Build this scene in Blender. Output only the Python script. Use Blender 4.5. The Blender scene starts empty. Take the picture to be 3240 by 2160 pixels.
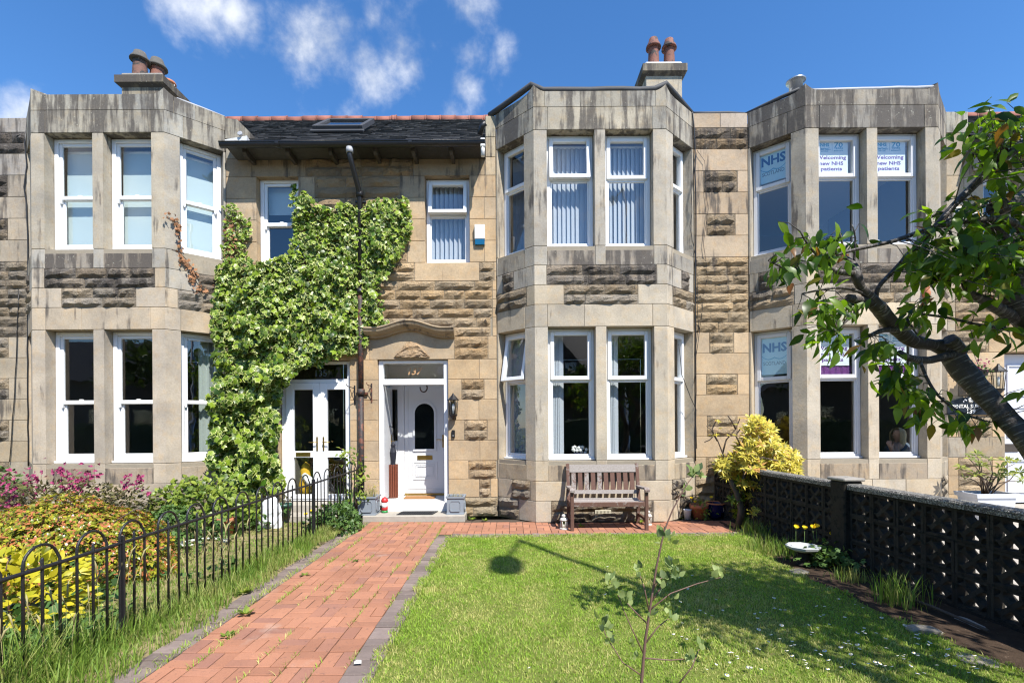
import bpy, bmesh, math, random
import numpy as np
from mathutils import Vector, Matrix, noise
R = math.radians
rnd = random.Random(11)
nr = np.random.RandomState(5)
S = bpy.context.scene
COL = S.collection

# ---------------------------------------------------------------- camera, sky, sun, exposure
F = 1111.0            # focal length in the units of a 2352 px wide picture (17 mm shift lens)
EYE = 1.545
ROLL = 0.0065
cam_d = bpy.data.cameras.new('camera'); cam = bpy.data.objects.new('camera', cam_d); COL.objects.link(cam)
cam_d.sensor_width = 36.0; cam_d.lens = F / 2352 * 36; cam_d.shift_y = 191 / 2352
cam_d.clip_start = 0.05; cam_d.clip_end = 2000
cam.location = (0, 0, EYE); cam.rotation_euler = (math.pi / 2, ROLL, 0)
S.camera = cam
SUN_H = Vector((0.516, -0.857)).normalized(); EL = R(53)
sun_dir = Vector((SUN_H.x * math.cos(EL), SUN_H.y * math.cos(EL), math.sin(EL)))
sd = bpy.data.lights.new('sun', 'SUN'); sd.energy = 5.0; sd.angle = R(0.53); sd.color = (1.0, 0.955, 0.88)
sun = bpy.data.objects.new('sun', sd); COL.objects.link(sun)
sun.rotation_euler = sun_dir.to_track_quat('Z', 'Y').to_euler(); sun.location = (8, -12, 20)
S.view_settings.view_transform = 'Standard'; S.view_settings.look = 'None'
S.view_settings.exposure = 0.72; S.view_settings.gamma = 1.0; S.view_settings.use_curve_mapping = False
S.cycles.max_bounces = 8; S.cycles.transparent_max_bounces = 16; S.cycles.use_denoising = True; S.cycles.filter_width = 1.2; S.cycles.sample_clamp_indirect = 6.0

def nd(nt, t, inp=None, **props):
    n = nt.nodes.new(t)
    for k, v in props.items(): setattr(n, k, v)
    for k, v in (inp or {}).items():
        s = n.inputs[k]
        if isinstance(v, bpy.types.NodeSocket): nt.links.new(v, s)
        else: s.default_value = v
    return n
def c4(c): return (c[0], c[1], c[2], 1.0)
def mixc(nt, f, a, b, blend='MIX'):
    n = nt.nodes.new('ShaderNodeMix'); n.data_type = 'RGBA'; n.blend_type = blend
    for i, v in ((0, f), (6, a), (7, b)):
        if isinstance(v, bpy.types.NodeSocket): nt.links.new(v, n.inputs[i])
        else: n.inputs[i].default_value = v if i == 0 else c4(v)
    return n.outputs[2]
def mth(nt, op, a, b=0.0, clamp=False, c=None):
    n = nt.nodes.new('ShaderNodeMath'); n.operation = op; n.use_clamp = clamp
    for i, v in ((0, a), (1, b), (2, c)):
        if v is None: continue
        if isinstance(v, bpy.types.NodeSocket): nt.links.new(v, n.inputs[i])
        else: n.inputs[i].default_value = v
    return n.outputs[0]
def ramp(nt, f, lo, hi, a=0.0, b=1.0, smooth=True):
    n = nt.nodes.new('ShaderNodeMapRange'); n.interpolation_type = 'SMOOTHSTEP' if smooth else 'LINEAR'
    nt.links.new(f, n.inputs[0])
    for i, v in ((1, lo), (2, hi), (3, a), (4, b)): n.inputs[i].default_value = v
    return n.outputs[0]
def vscale(nt, v, s):
    return nd(nt, 'ShaderNodeVectorMath', {0: v, 1: s}, operation='MULTIPLY').outputs[0]
def nz(nt, v, scale, detail=4.0, rough=0.55, dist=0.0):
    return nd(nt, 'ShaderNodeTexNoise', {'Vector': v, 'Scale': scale, 'Detail': detail, 'Roughness': rough, 'Distortion': dist}).outputs[0]

W = bpy.data.worlds.new('World'); S.world = W; W.use_nodes = True
wt = W.node_tree; wt.nodes.clear()
sky = nd(wt, 'ShaderNodeTexSky', sky_type='NISHITA', sun_disc=False, sun_elevation=EL,
         sun_rotation=math.atan2(SUN_H.x, SUN_H.y), altitude=0.0, air_density=1.0, dust_density=0.15, ozone_density=4.0)
gen = nd(wt, 'ShaderNodeTexCoord').outputs['Generated']
# clouds drift over the whole dome: open groups towards the north, scattered ones elsewhere
def sky_dir(x, y): return Vector(((x - 1176) / F, 1.0, (975 - y) / F)).normalized()
cl = None
for (x, y, r, w) in ((780, 105, .12, .52), (900, 140, .10, .52), (1010, 140, .10, .42), (670, 112, .05, .8), (705, 100, .065, 1), (755, 85, .075, 1), (800, 60, .06, .9), (860, 40, .05, .75), (840, 125, .06, .85), (925, 100, .07, .95), (955, 145, .05, .8), (860, 180, .055, .9), (895, 195, .035, .7), (1000, 105, .045, .6),
                     (1085, 128, .05, .75), (1155, 148, .045, .65), (1072, 192, .045, .8), (1080, 20, .055, .8), (440, -25, .07, .75), (490, 5, .062, .78), (545, 38, .055, .8), (590, 60, .035, .65), (45, 245, .055, .8), (1036, 250, .042, .75), (810, 258, .035, .65), (0, 262, .03, .4)):
    d = nd(wt, 'ShaderNodeVectorMath', {0: gen, 1: sky_dir(x, y)}, operation='DISTANCE').outputs['Value']
    m = mth(wt, 'MULTIPLY', ramp(wt, d, r * 1.35, 0.0, smooth=False), w)
    cl = m if cl is None else mth(wt, 'MAXIMUM', cl, m)
sep = nd(wt, 'ShaderNodeSeparateXYZ', {0: gen})
gm = nz(wt, gen, 2.6, 3.0)
back = mth(wt, 'MULTIPLY', ramp(wt, sep.outputs[1], 0.25, -0.15), ramp(wt, gm, 0.52, 0.74))
back = mth(wt, 'MULTIPLY', back, ramp(wt, sep.outputs[2], 0.0, 0.12))
cl = mth(wt, 'MAXIMUM', cl, back)
n1 = nz(wt, gen, 11.0, 12.0, 0.60, 0.1)
n2 = nz(wt, gen, 4.0, 4.0, 0.5)
den = mth(wt, 'ADD', cl, mth(wt, 'MULTIPLY', mth(wt, 'SUBTRACT', n1, 0.5), 1.85))
den = mth(wt, 'MULTIPLY', ramp(wt, den, 0.30, 1.30), ramp(wt, cl, 0.0, 0.25))
sat = nd(wt, 'ShaderNodeHueSaturation', {'Hue': 0.503, 'Saturation': 1.22, 'Value': 1.34, 'Color': sky.outputs[0]})
ccol = mixc(wt, ramp(wt, n1, 0.35, 0.7), (4.4, 4.7, 5.1), (7.4, 7.5, 7.6))
skyc = mixc(wt, mth(wt, 'MULTIPLY', den, 0.84), sat.outputs[0], (0, 0, 0))
wt.links.new(ccol, skyc.node.inputs[7])
bg = nd(wt, 'ShaderNodeBackground', {'Color': skyc, 'Strength': 0.105})
out = nd(wt, 'ShaderNodeOutputWorld'); wt.links.new(bg.outputs[0], out.inputs[0])

# ---------------------------------------------------------------- measuring helpers
def at(x, y, Y):
    dx, dy = x - 1176, y - 975
    tx, ty = dx - ROLL * dy, dy + ROLL * dx
    return Vector((tx / F * Y, Y, EYE - ty / F * Y))
def gr(x, y, z=0.0):
    dx, dy = x - 1176, y - 975
    tx, ty = dx - ROLL * dy, dy + ROLL * dx
    Y = (EYE - z) * F / ty
    return Vector((tx / F * Y, Y, z))

# ---------------------------------------------------------------- materials
def new_mat(name):
    m = bpy.data.materials.new(name); m.use_nodes = True
    nt = m.node_tree; b = nt.nodes['Principled BSDF']
    return m, nt, b
def gpos(nt): return nd(nt, 'ShaderNodeNewGeometry').outputs['Position']
def bump(nt, b, h, strength=0.4, dist=0.01):
    n = nd(nt, 'ShaderNodeBump', {'Height': h, 'Strength': strength, 'Distance': dist})
    nt.links.new(n.outputs[0], b.inputs['Normal']); return n
def stone_mat(name, rough_bump, grain=1.0):
    m, nt, b = new_mat(name)
    p = gpos(nt); oi = nd(nt, 'ShaderNodeObjectInfo')
    n1 = nz(nt, p, 2.4, 6.0, 0.6); n2 = nz(nt, p, 38.0, 4.0, 0.65); n3 = nz(nt, p, 9.0, 5.0, 0.6)
    col = mixc(nt, 1.0, oi.outputs['Color'], mixc(nt, n1, (0.50, 0.51, 0.55), (1.45, 1.40, 1.32)), 'MULTIPLY')
    col = mixc(nt, 1.0, col, mixc(nt, n2, (0.72, 0.72, 0.72), (1.26, 1.26, 1.26)), 'MULTIPLY')
    warm = mixc(nt, 1.0, col, (1.06, 0.98, 0.87), 'MULTIPLY')
    col = mixc(nt, ramp(nt, n3, 0.45, 0.75), col, warm)
    st = nz(nt, vscale(nt, p, (5.5, 5.5, 0.55)), 1.6, 5.0, 0.65)
    st2 = nz(nt, vscale(nt, p, (1.0, 1.0, 0.8)), 1.9, 4.0, 0.6)
    a = oi.outputs['Alpha']
    thr = mth(nt, 'SUBTRACT', 0.74, mth(nt, 'MULTIPLY', a, 0.40))
    soot = nd(nt, 'ShaderNodeMapRange', {0: mth(nt, 'ADD', mth(nt, 'MULTIPLY', st, 1.1), mth(nt, 'SUBTRACT', mth(nt, 'MULTIPLY', st2, 0.7), 0.40)), 1: thr, 2: mth(nt, 'ADD', thr, 0.20), 3: 0.0, 4: 1.0}, interpolation_type='SMOOTHSTEP').outputs[0]
    soot = mth(nt, 'MULTIPLY', soot, ramp(nt, n2, 0.15, 0.6, 0.72, 1.0))
    col = mixc(nt, mth(nt, 'MULTIPLY', soot, 0.88), col, (0.075, 0.066, 0.060))
    lich = nz(nt, p, 26.0, 2.0, 0.5)
    lm = mth(nt, 'MULTIPLY', ramp(nt, lich, 0.69, 0.74), mth(nt, 'MULTIPLY', a, 0.5))
    col = mixc(nt, lm, col, (0.42, 0.41, 0.33))
    nt.links.new(col, b.inputs['Base Color']); b.inputs['Roughness'].default_value = 0.93
    b.inputs['Specular IOR Level'].default_value = 0.2
    f = nz(nt, p, 120.0 * grain, 3.0, 0.6)
    h = mth(nt, 'ADD', mth(nt, 'ADD', mth(nt, 'MULTIPLY', f, 0.35), mth(nt, 'MULTIPLY', n2, 0.65)), mth(nt, 'MULTIPLY', n3, 1.2))
    if rough_bump > 0.5:
        h = mth(nt, 'ADD', h, mth(nt, 'MULTIPLY', nz(nt, vscale(nt, p, (1, 1, 1.5)), 17.0, 6.0, 0.72, 0.8), 3.4))
    bump(nt, b, h, 0.9 if rough_bump > 0.5 else 0.6, 0.02 if rough_bump > 0.5 else 0.006)
    return m
M = {}
M['stone'] = stone_mat('dressed sandstone', 0.0)
M['rock'] = stone_mat('rock faced sandstone', 1.0)
def simple(name, col, rough=0.6, metal=0.0, var=0.15, scale=8.0, col2=None, thr=None, bmp=0.0, bscale=60.0, spec=0.5, rand=0.0):
    """base colour with mottling, optional second colour where a noise passes thr, optional per object variation"""
    m, nt, b = new_mat(name); p = gpos(nt)
    n = nz(nt, p, scale, 5.0, 0.6)
    c = mixc(nt, n, tuple(x * (1 - var) for x in col), tuple(x * (1 + var) for x in col))
    if col2 is not None:
        k = nz(nt, p, scale * 1.7, 6.0, 0.65)
        c = mixc(nt, ramp(nt, k, thr, thr + 0.1), c, col2)
    if rand > 0:
        r = nd(nt, 'ShaderNodeObjectInfo').outputs['Random']
        isl = nd(nt, 'ShaderNodeNewGeometry').outputs['Random Per Island']
        r = mth(nt, 'FRACT', mth(nt, 'ADD', r, isl))
        c = mixc(nt, 1.0, c, mixc(nt, r, (1 - rand,) * 3, (1 + rand,) * 3), 'MULTIPLY')
    nt.links.new(c, b.inputs['Base Color']); b.inputs['Roughness'].default_value = rough; b.inputs['Metallic'].default_value = metal
    b.inputs['Specular IOR Level'].default_value = spec
    if bmp > 0: bump(nt, b, nz(nt, p, bscale, 5.0, 0.65), bmp, 0.01)
    return m
M['mortar'] = simple('lime mortar', (0.30, 0.26, 0.20), 0.95, bmp=0.5, spec=0.1)
M['upvc'] = simple('white upvc', (0.80, 0.81, 0.82), 0.28, var=0.02)
M['upvc_old'] = simple('greyed white upvc', (0.66, 0.66, 0.67), 0.35, var=0.05)
M['door_white'] = simple('white door skin', (0.66, 0.67, 0.68), 0.33, var=0.02)
M['door_grey'] = simple('pale grey painted door', (0.60, 0.62, 0.68), 0.5, var=0.04)
M['lead'] = simple('lead sheet', (0.045, 0.047, 0.052), 0.7, var=0.3, scale=5, bmp=0.3, bscale=14)
M['lead_light'] = simple('pale flashing', (0.33, 0.34, 0.36), 0.6, var=0.2)
M['slate'] = simple('slate', (0.060, 0.058, 0.056), 0.62, var=0.5, scale=14, col2=(0.12, 0.125, 0.09), thr=0.66, bmp=0.6, bscale=70, rand=0.45)
M['ridge'] = simple('red ridge tile', (0.27, 0.10, 0.070), 0.85, var=0.25, scale=7, col2=(0.16, 0.09, 0.07), thr=0.58, bmp=0.4, rand=0.2)
M['pot_red'] = simple('chimney clay', (0.20, 0.082, 0.058), 0.8, var=0.3, scale=5, col2=(0.05, 0.04, 0.038), thr=0.50, bmp=0.3)
M['pot_soot'] = simple('sooty chimney clay', (0.17, 0.085, 0.065), 0.85, var=0.35, scale=4, col2=(0.045, 0.042, 0.04), thr=0.45, bmp=0.4)
M['pot_cowl'] = simple('weathered cowl clay', (0.10, 0.095, 0.085), 0.9, var=0.3, scale=9, col2=(0.24, 0.15, 0.11), thr=0.6, bmp=0.5)
M['whitewash'] = simple('whitewashed cope', (0.66, 0.65, 0.62), 0.9, var=0.2, scale=14, bmp=0.6, bscale=25)
M['black_iron'] = simple('black painted iron', (0.014, 0.014, 0.016), 0.38, var=0.3, scale=22, col2=(0.09, 0.035, 0.02), thr=0.62, bmp=0.35, bscale=90)
M['rust_iron'] = simple('rusting cast iron', (0.035, 0.026, 0.024), 0.6, var=0.4, scale=9, col2=(0.16, 0.055, 0.03), thr=0.5, bmp=0.6, bscale=60)
M['grey_plastic'] = simple('grey plastic', (0.42, 0.44, 0.46), 0.45, var=0.06)
M['black_plastic'] = simple('black plastic', (0.012, 0.012, 0.013), 0.4)
M['terracotta'] = simple('terracotta', (0.42, 0.16, 0.075), 0.8, var=0.15, scale=12, bmp=0.2, col2=(0.52, 0.33, 0.22), thr=0.68)
M['blue_glaze'] = simple('dark blue glaze', (0.006, 0.012, 0.07), 0.12, var=0.3)
M['brass'] = simple('brass', (0.55, 0.38, 0.12), 0.3, metal=1.0, var=0.1)
M['steel'] = simple('galvanised steel', (0.5, 0.52, 0.54), 0.35, metal=0.9, var=0.15)
M['concrete'] = simple('aged concrete', (0.30, 0.28, 0.25), 0.95, var=0.3, scale=9, col2=(0.14, 0.135, 0.12), thr=0.6, bmp=0.6, bscale=80, spec=0.1)
M['screen_block'] = simple('dark weathered concrete block', (0.042, 0.037, 0.030), 0.95, var=0.35, scale=11, col2=(0.022, 0.023, 0.020), thr=0.52, bmp=0.7, bscale=120, spec=0.1, rand=0.25)
M['white_step'] = simple('white painted step', (0.74, 0.73, 0.70), 0.6, var=0.05)
M['tile_floor'] = simple('pale grey floor tile', (0.50, 0.50, 0.49), 0.5, var=0.08, scale=20)
M['mat_black'] = simple('black rubber', (0.016, 0.016, 0.018), 0.7, bmp=0.6, bscale=70)
M['coir'] = simple('coir', (0.33, 0.16, 0.055), 0.95, var=0.2, scale=60, bmp=0.8, bscale=200)
M['planter'] = simple('grey lead-look plastic', (0.23, 0.265, 0.30), 0.5, var=0.08)
M['white_planter'] = simple('white plastic planter', (0.62, 0.65, 0.70), 0.45, var=0.05)
M['green_pot'] = simple('dark green plastic', (0.03, 0.09, 0.06), 0.45)
M['cream'] = simple('cream plastic', (0.62, 0.59, 0.47), 0.6, var=0.1)
M['dark'] = simple('dark slot', (0.02, 0.02, 0.02), 0.9)
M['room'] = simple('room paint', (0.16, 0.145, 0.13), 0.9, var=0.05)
M['room_white'] = simple('white room paint', (0.55, 0.55, 0.54), 0.9, var=0.03)
M['blind_white'] = simple('roller blind cloth', (0.50, 0.59, 0.61), 0.85, var=0.02)
M['slat_cloth'] = simple('vertical blind cloth', (0.46, 0.49, 0.55), 0.85, var=0.03)
M['curtain'] = simple('grey green curtain', (0.42, 0.47, 0.45), 0.95, var=0.06)
M['voile'] = simple('purple cloth', (0.14, 0.035, 0.18), 0.9)
M['poster'] = simple('white poster', (0.74, 0.79, 0.80), 0.6, var=0.01)
M['poster_blue'] = simple('pale blue poster', (0.50, 0.68, 0.74), 0.6, var=0.02)
M['ink_purple'] = simple('purple ink', (0.12, 0.035, 0.24), 0.6, var=0.0)
M['ink_navy'] = simple('navy ink', (0.02, 0.10, 0.27), 0.6, var=0.0)
M['ink_blue'] = simple('mid blue ink', (0.09, 0.33, 0.50), 0.6, var=0.0)
M['ink_grey'] = simple('slate ink', (0.10, 0.14, 0.20), 0.6, var=0.0)
M['gold'] = simple('dull gold letters', (0.42, 0.25, 0.12), 0.5, var=0.05)
M['white_ink'] = simple('white letters', (0.72, 0.71, 0.66), 0.6, var=0.0)
M['sign_black'] = simple('navy black sign', (0.010, 0.014, 0.022), 0.35)
M['alarm_white'] = simple('cream alarm plastic', (0.74, 0.73, 0.66), 0.4, var=0.02)
M['alarm_blue'] = simple('blue plastic lens', (0.01, 0.13, 0.27), 0.25, var=0.05)
M['soil'] = simple('dark soil', (0.060, 0.042, 0.030), 0.98, var=0.5, scale=13, col2=(0.15, 0.11, 0.08), thr=0.60, bmp=1.0, bscale=45, spec=0.05)
M['bed'] = simple('dry bed soil', (0.26, 0.21, 0.11), 0.98, var=0.4, scale=7, col2=(0.07, 0.085, 0.025), thr=0.5, bmp=1.0, bscale=40, spec=0.05)
M['turf'] = simple('turf soil', (0.14, 0.17, 0.04), 0.98, var=0.4, scale=3.5, col2=(0.17, 0.14, 0.07), thr=0.62, bmp=1.0, bscale=60, spec=0.05)
M['land'] = simple('land', (0.10, 0.12, 0.05), 0.95, var=0.3, scale=0.5)
M['road'] = simple('asphalt', (0.055, 0.055, 0.057), 0.9, var=0.2, scale=3, bmp=0.5, bscale=90)
M['drive'] = simple('pale monoblock drive', (0.40, 0.36, 0.31), 0.9, var=0.2, scale=6, bmp=0.4)
M['sand_joint'] = simple('sandy joint', (0.07, 0.05, 0.035), 0.98, var=0.4, scale=14, col2=(0.06, 0.08, 0.03), thr=0.6, bmp=0.6)
M['kerb'] = simple('charcoal block', (0.21, 0.165, 0.145), 0.92, var=0.25, scale=16, col2=(0.30, 0.27, 0.24), thr=0.62, bmp=0.6, bscale=130, rand=0.22, spec=0.15)
M['hedge'] = simple('opposite hedge', (0.035, 0.065, 0.018), 0.8, var=0.4, scale=9)
M['slab_stone'] = simple('worn step stone', (0.36, 0.33, 0.28), 0.95, var=0.25, scale=8, col2=(0.19, 0.18, 0.15), thr=0.62, bmp=0.6, bscale=60)
M['stone_grey'] = simple('edging stone', (0.24, 0.215, 0.17), 0.95, var=0.3, scale=9, bmp=0.9, bscale=30)
M['skin'] = simple('skin', (0.55, 0.33, 0.24), 0.55, var=0.05)
M['hair'] = simple('blonde hair', (0.58, 0.46, 0.27), 0.55, var=0.3, scale=60)
M['tunic'] = simple('slate blue tunic', (0.10, 0.13, 0.18), 0.85, var=0.1)
M['red'] = simple('red paint', (0.48, 0.03, 0.03), 0.4)
M['white_gloss'] = simple('white gloss', (0.78, 0.78, 0.76), 0.35)
M['green_gloss'] = simple('green gloss', (0.03, 0.25, 0.06), 0.35)
M['umbrella'] = simple('black umbrella cloth', (0.008, 0.010, 0.02), 0.7)
M['basket'] = simple('dark red wood slats', (0.16, 0.045, 0.022), 0.45, var=0.3, scale=20)
M['plastic_bag'] = simple('white plastic bag', (0.74, 0.76, 0.78), 0.35, var=0.05, col2=(0.12, 0.06, 0.30), thr=0.70, scale=5, bmp=0.6, bscale=12)
M['yellow_toy'] = simple('yellow plush', (0.70, 0.42, 0.03), 0.9)
M['petal_yellow'] = simple('yellow petal', (0.75, 0.56, 0.015), 0.6, var=0.05)
M['petal_white'] = simple('white petal', (0.78, 0.78, 0.76), 0.6, var=0.03)
M['stem_green'] = simple('green stem', (0.10, 0.17, 0.04), 0.7)
M['stem_red'] = simple('reddish twig', (0.15, 0.085, 0.065), 0.7, var=0.3, scale=40, col2=(0.24, 0.19, 0.13), thr=0.6)
M['stem_brown'] = simple('brown stem', (0.10, 0.07, 0.05), 0.85, var=0.35, scale=30, bmp=0.6, bscale=80)
M['dead_leaf'] = simple('dead ivy leaf', (0.27, 0.13, 0.06), 0.9, var=0.4, scale=30, rand=0.4)
M['dark_stone'] = simple('sooty stone', (0.12, 0.10, 0.085), 0.95, var=0.3, scale=1.5)
M['straw'] = simple('straw', (0.33, 0.29, 0.13), 0.9, var=0.2)
M['timber'] = None
# weathered bench wood: brown stain flaking to silver grey
def bench_mat():
    m, nt, b = new_mat('flaking bench wood'); p = gpos(nt); oi = nd(nt, 'ShaderNodeObjectInfo')
    g = nz(nt, vscale(nt, p, (1.0, 1.0, 1.0)), 7.0, 8.0, 0.72, 1.2)
    n2 = nz(nt, p, 45.0, 5.0, 0.6, 2.0)
    k = mth(nt, 'ADD', mth(nt, 'MULTIPLY', g, 0.6), mth(nt, 'MULTIPLY', n2, 0.4))
    k = mth(nt, 'ADD', k, mth(nt, 'MULTIPLY', mth(nt, 'SUBTRACT', oi.outputs['Alpha'], 0.5), 0.5))
    c = mixc(nt, nz(nt, p, 30.0), (0.085, 0.042, 0.030), (0.15, 0.075, 0.052))
    gcol = mixc(nt, nz(nt, p, 60.0), (0.17, 0.14, 0.12), (0.40, 0.365, 0.34))
    c = mixc(nt, ramp(nt, k, 0.48, 0.58), c, gcol)
    nt.links.new(c, b.inputs['Base Color']); b.inputs['Roughness'].default_value = 0.8
    bump(nt, b, k, 0.5, 0.004); return m
M['timber'] = bench_mat()
def paver_mat():
    m, nt, b = new_mat('red clay paver'); p = gpos(nt)
    r = mth(nt, 'FRACT', mth(nt, 'ADD', nd(nt, 'ShaderNodeObjectInfo').outputs['Random'], nd(nt, 'ShaderNodeNewGeometry').outputs['Random Per Island']))
    c = mixc(nt, r, (0.33, 0.155, 0.096), (0.43, 0.205, 0.126))
    r2 = mth(nt, 'FRACT', mth(nt, 'MULTIPLY', r, 7.31))
    c = mixc(nt, ramp(nt, r2, 0.72, 0.95, 0.0, 0.6), c, (0.27, 0.14, 0.11))
    c = mixc(nt, 1.0, c, mixc(nt, nz(nt, p, 1.6, 5.0), (0.62, 0.62, 0.64), (1.28, 1.26, 1.22)), 'MULTIPLY')
    c = mixc(nt, 1.0, c, mixc(nt, nz(nt, p, 170.0, 3.0, 0.7), (0.68, 0.68, 0.68), (1.3, 1.3, 1.3)), 'MULTIPLY')
    c = mixc(nt, mth(nt, 'MULTIPLY', ramp(nt, nz(nt, p, 20.0, 5.0, 0.7), 0.56, 0.70), 0.55), c, (0.10, 0.07, 0.06))
    c = mixc(nt, mth(nt, 'MULTIPLY', ramp(nt, nz(nt, p, 2.3, 4.0, 0.6), 0.60, 0.75), 0.3), c, (0.50, 0.40, 0.33))
    nt.links.new(c, b.inputs['Base Color']); b.inputs['Roughness'].default_value = 0.92; b.inputs['Specular IOR Level'].default_value = 0.2
    bump(nt, b, nz(nt, p, 230.0, 3.0, 0.6), 0.5, 0.004); return m
M['paver'] = paver_mat()
def pebble_mat():
    m, nt, b = new_mat('pebbled cope'); p = gpos(nt)
    v = nd(nt, 'ShaderNodeTexVoronoi', {'Vector': p, 'Scale': 85.0})
    r = nd(nt, 'ShaderNodeSeparateColor', {0: v.outputs['Color']}).outputs[0]
    c = mixc(nt, r, (0.08, 0.073, 0.065), (0.42, 0.40, 0.35))
    c = mixc(nt, ramp(nt, v.outputs['Distance'], 0.45, 0.7), c, (0.07, 0.065, 0.06))
    nt.links.new(c, b.inputs['Base Color']); b.inputs['Roughness'].default_value = 0.85
    bump(nt, b, mth(nt, 'SUBTRACT', 1.0, v.outputs['Distance']), 0.9, 0.01); return m
M['pebble'] = pebble_mat()
def glass_mat(name, refl=1.75, rough=0.0, tint=(0.86, 0.90, 0.90)):
    m = bpy.data.materials.new(name); m.use_nodes = True; nt = m.node_tree; nt.nodes.clear()
    p = gpos(nt)
    bm = nd(nt, 'ShaderNodeBump', {'Height': nz(nt, p, 1.7, 2.0, 0.5), 'Strength': 0.10, 'Distance': 0.03})
    fr = nd(nt, 'ShaderNodeFresnel', {'IOR': refl, 'Normal': bm.outputs[0]})
    fr = mth(nt, 'MULTIPLY', fr.outputs[0], mth(nt, 'SUBTRACT', 1.0, nd(nt, 'ShaderNodeNewGeometry').outputs['Backfacing'])).node
    t = nd(nt, 'ShaderNodeBsdfTransparent', {'Color': c4(tint)})
    g = nd(nt, 'ShaderNodeBsdfGlossy', {'Color': (1, 1, 1, 1), 'Roughness': rough, 'Normal': bm.outputs[0]})
    mx = nd(nt, 'ShaderNodeMixShader', {0: fr.outputs[0], 1: t.outputs[0], 2: g.outputs[0]})
    o = nd(nt, 'ShaderNodeOutputMaterial', {0: mx.outputs[0]}); return m
M['glass'] = glass_mat('window glass', 2.0, 0.0, (0.95, 0.965, 0.96))
M['glass_dark'] = glass_mat('obscured door glass', 1.7, 0.05, (0.35, 0.37, 0.37))
def leaf_mat(name, a, b_, rim=None, rlo=0.55, rhi=0.8, gloss=0.35, trans=0.3, tcol=None, tip=None, tipamt=0.0, old=0.25):
    m = bpy.data.materials.new(name); m.use_nodes = True; nt = m.node_tree; nt.nodes.clear()
    geo = nd(nt, 'ShaderNodeNewGeometry'); oi = nd(nt, 'ShaderNodeObjectInfo')
    r = mth(nt, 'FRACT', mth(nt, 'ADD', oi.outputs['Random'], geo.outputs['Random Per Island']))
    c = mixc(nt, r, a, b_)
    c = mixc(nt, 1.0, c, mixc(nt, nz(nt, geo.outputs['Position'], 1.7, 3.0), (0.75, 0.78, 0.75), (1.25, 1.22, 1.2)), 'MULTIPLY')
    r2 = mth(nt, 'FRACT', mth(nt, 'MULTIPLY', r, 13.7))
    if old > 0:
        r3 = mth(nt, 'FRACT', mth(nt, 'MULTIPLY', r, 31.3)); c = mixc(nt, ramp(nt, r3, 1 - old, 1 - old + 0.1), c, mixc(nt, 1.0, c, (0.36, 0.42, 0.5), 'MULTIPLY'))
    if tip is not None:
        c = mixc(nt, ramp(nt, r2, 1 - tipamt, 1 - tipamt + 0.12), c, tip)
    if rim is not None:
        e = nd(nt, 'ShaderNodeAttribute', attribute_name='rim').outputs['Fac']
        e = mth(nt, 'ADD', e, mth(nt, 'MULTIPLY', mth(nt, 'SUBTRACT', nz(nt, geo.outputs['Position'], 45.0, 2.0), 0.5), 0.5))
        e = mth(nt, 'ADD', e, mth(nt, 'MULTIPLY', mth(nt, 'SUBTRACT', r2, 0.6), 0.5))
        c = mixc(nt, ramp(nt, e, rlo, rhi), c, rim)
    p = nd(nt, 'ShaderNodeBsdfPrincipled', {'Base Color': c, 'Roughness': gloss, 'Specular IOR Level': 0.32})
    tc = mixc(nt, 1.0, c, tcol or (1.35, 1.45, 0.55), 'MULTIPLY')
    t = nd(nt, 'ShaderNodeBsdfTranslucent', {'Color': tc})
    mx = nd(nt, 'ShaderNodeMixShader', {0: trans, 1: p.outputs[0], 2: t.outputs[0]})
    nd(nt, 'ShaderNodeOutputMaterial', {0: mx.outputs[0]}); return m
M['ivy'] = leaf_mat('variegated ivy leaf', (0.055, 0.125, 0.012), (0.27, 0.37, 0.032), (0.50, 0.53, 0.19), 0.72, 1.02, 0.36, 0.22, old=0.48)
M['cherry'] = leaf_mat('cherry leaf', (0.045, 0.105, 0.012), (0.155, 0.245, 0.022), None, gloss=0.36, trans=0.46, tcol=(2.2, 2.3, 0.5), tip=(0.20, 0.080, 0.035), tipamt=0.10, old=0.35)
M['pieris'] = leaf_mat('yellow shoot leaf', (0.46, 0.40, 0.045), (0.62, 0.52, 0.10), None, gloss=0.35, trans=0.25, tcol=(1.2, 1.2, 0.5), tip=(0.55, 0.30, 0.10), tipamt=0.14)
M['pieris_low'] = leaf_mat('green shoot leaf', (0.10, 0.17, 0.02), (0.27, 0.32, 0.04), None, gloss=0.35, trans=0.25)
M['orange_leaf'] = leaf_mat('orange tipped leaf', (0.13, 0.18, 0.016), (0.42, 0.38, 0.035), None, gloss=0.27, trans=0.2, tip=(0.44, 0.16, 0.065), tipamt=0.36)
M['gold_leaf'] = leaf_mat('golden leaf', (0.36, 0.36, 0.02), (0.62, 0.50, 0.035), None, gloss=0.4, trans=0.3, tcol=(1.2, 1.2, 0.4))
M['lime_leaf'] = leaf_mat('lime leaf', (0.12, 0.19, 0.03), (0.30, 0.36, 0.06), None, gloss=0.38, trans=0.3)
M['bronze_leaf'] = leaf_mat('bronze leaf', (0.075, 0.062, 0.030), (0.15, 0.14, 0.045), None, gloss=0.5, trans=0.25)
M['pink_petal'] = leaf_mat('deep pink petal', (0.24, 0.02, 0.085), (0.44, 0.07, 0.19), None, gloss=0.6, trans=0.2, tcol=(1.2, 0.8, 1.0))
M['mid_leaf'] = leaf_mat('mid green leaf', (0.06, 0.13, 0.03), (0.14, 0.23, 0.06), None, gloss=0.45, trans=0.3)
M['pale_leaf'] = leaf_mat('pale silvery leaf', (0.17, 0.24, 0.09), (0.36, 0.42, 0.17), None, gloss=0.5, trans=0.35)
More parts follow.
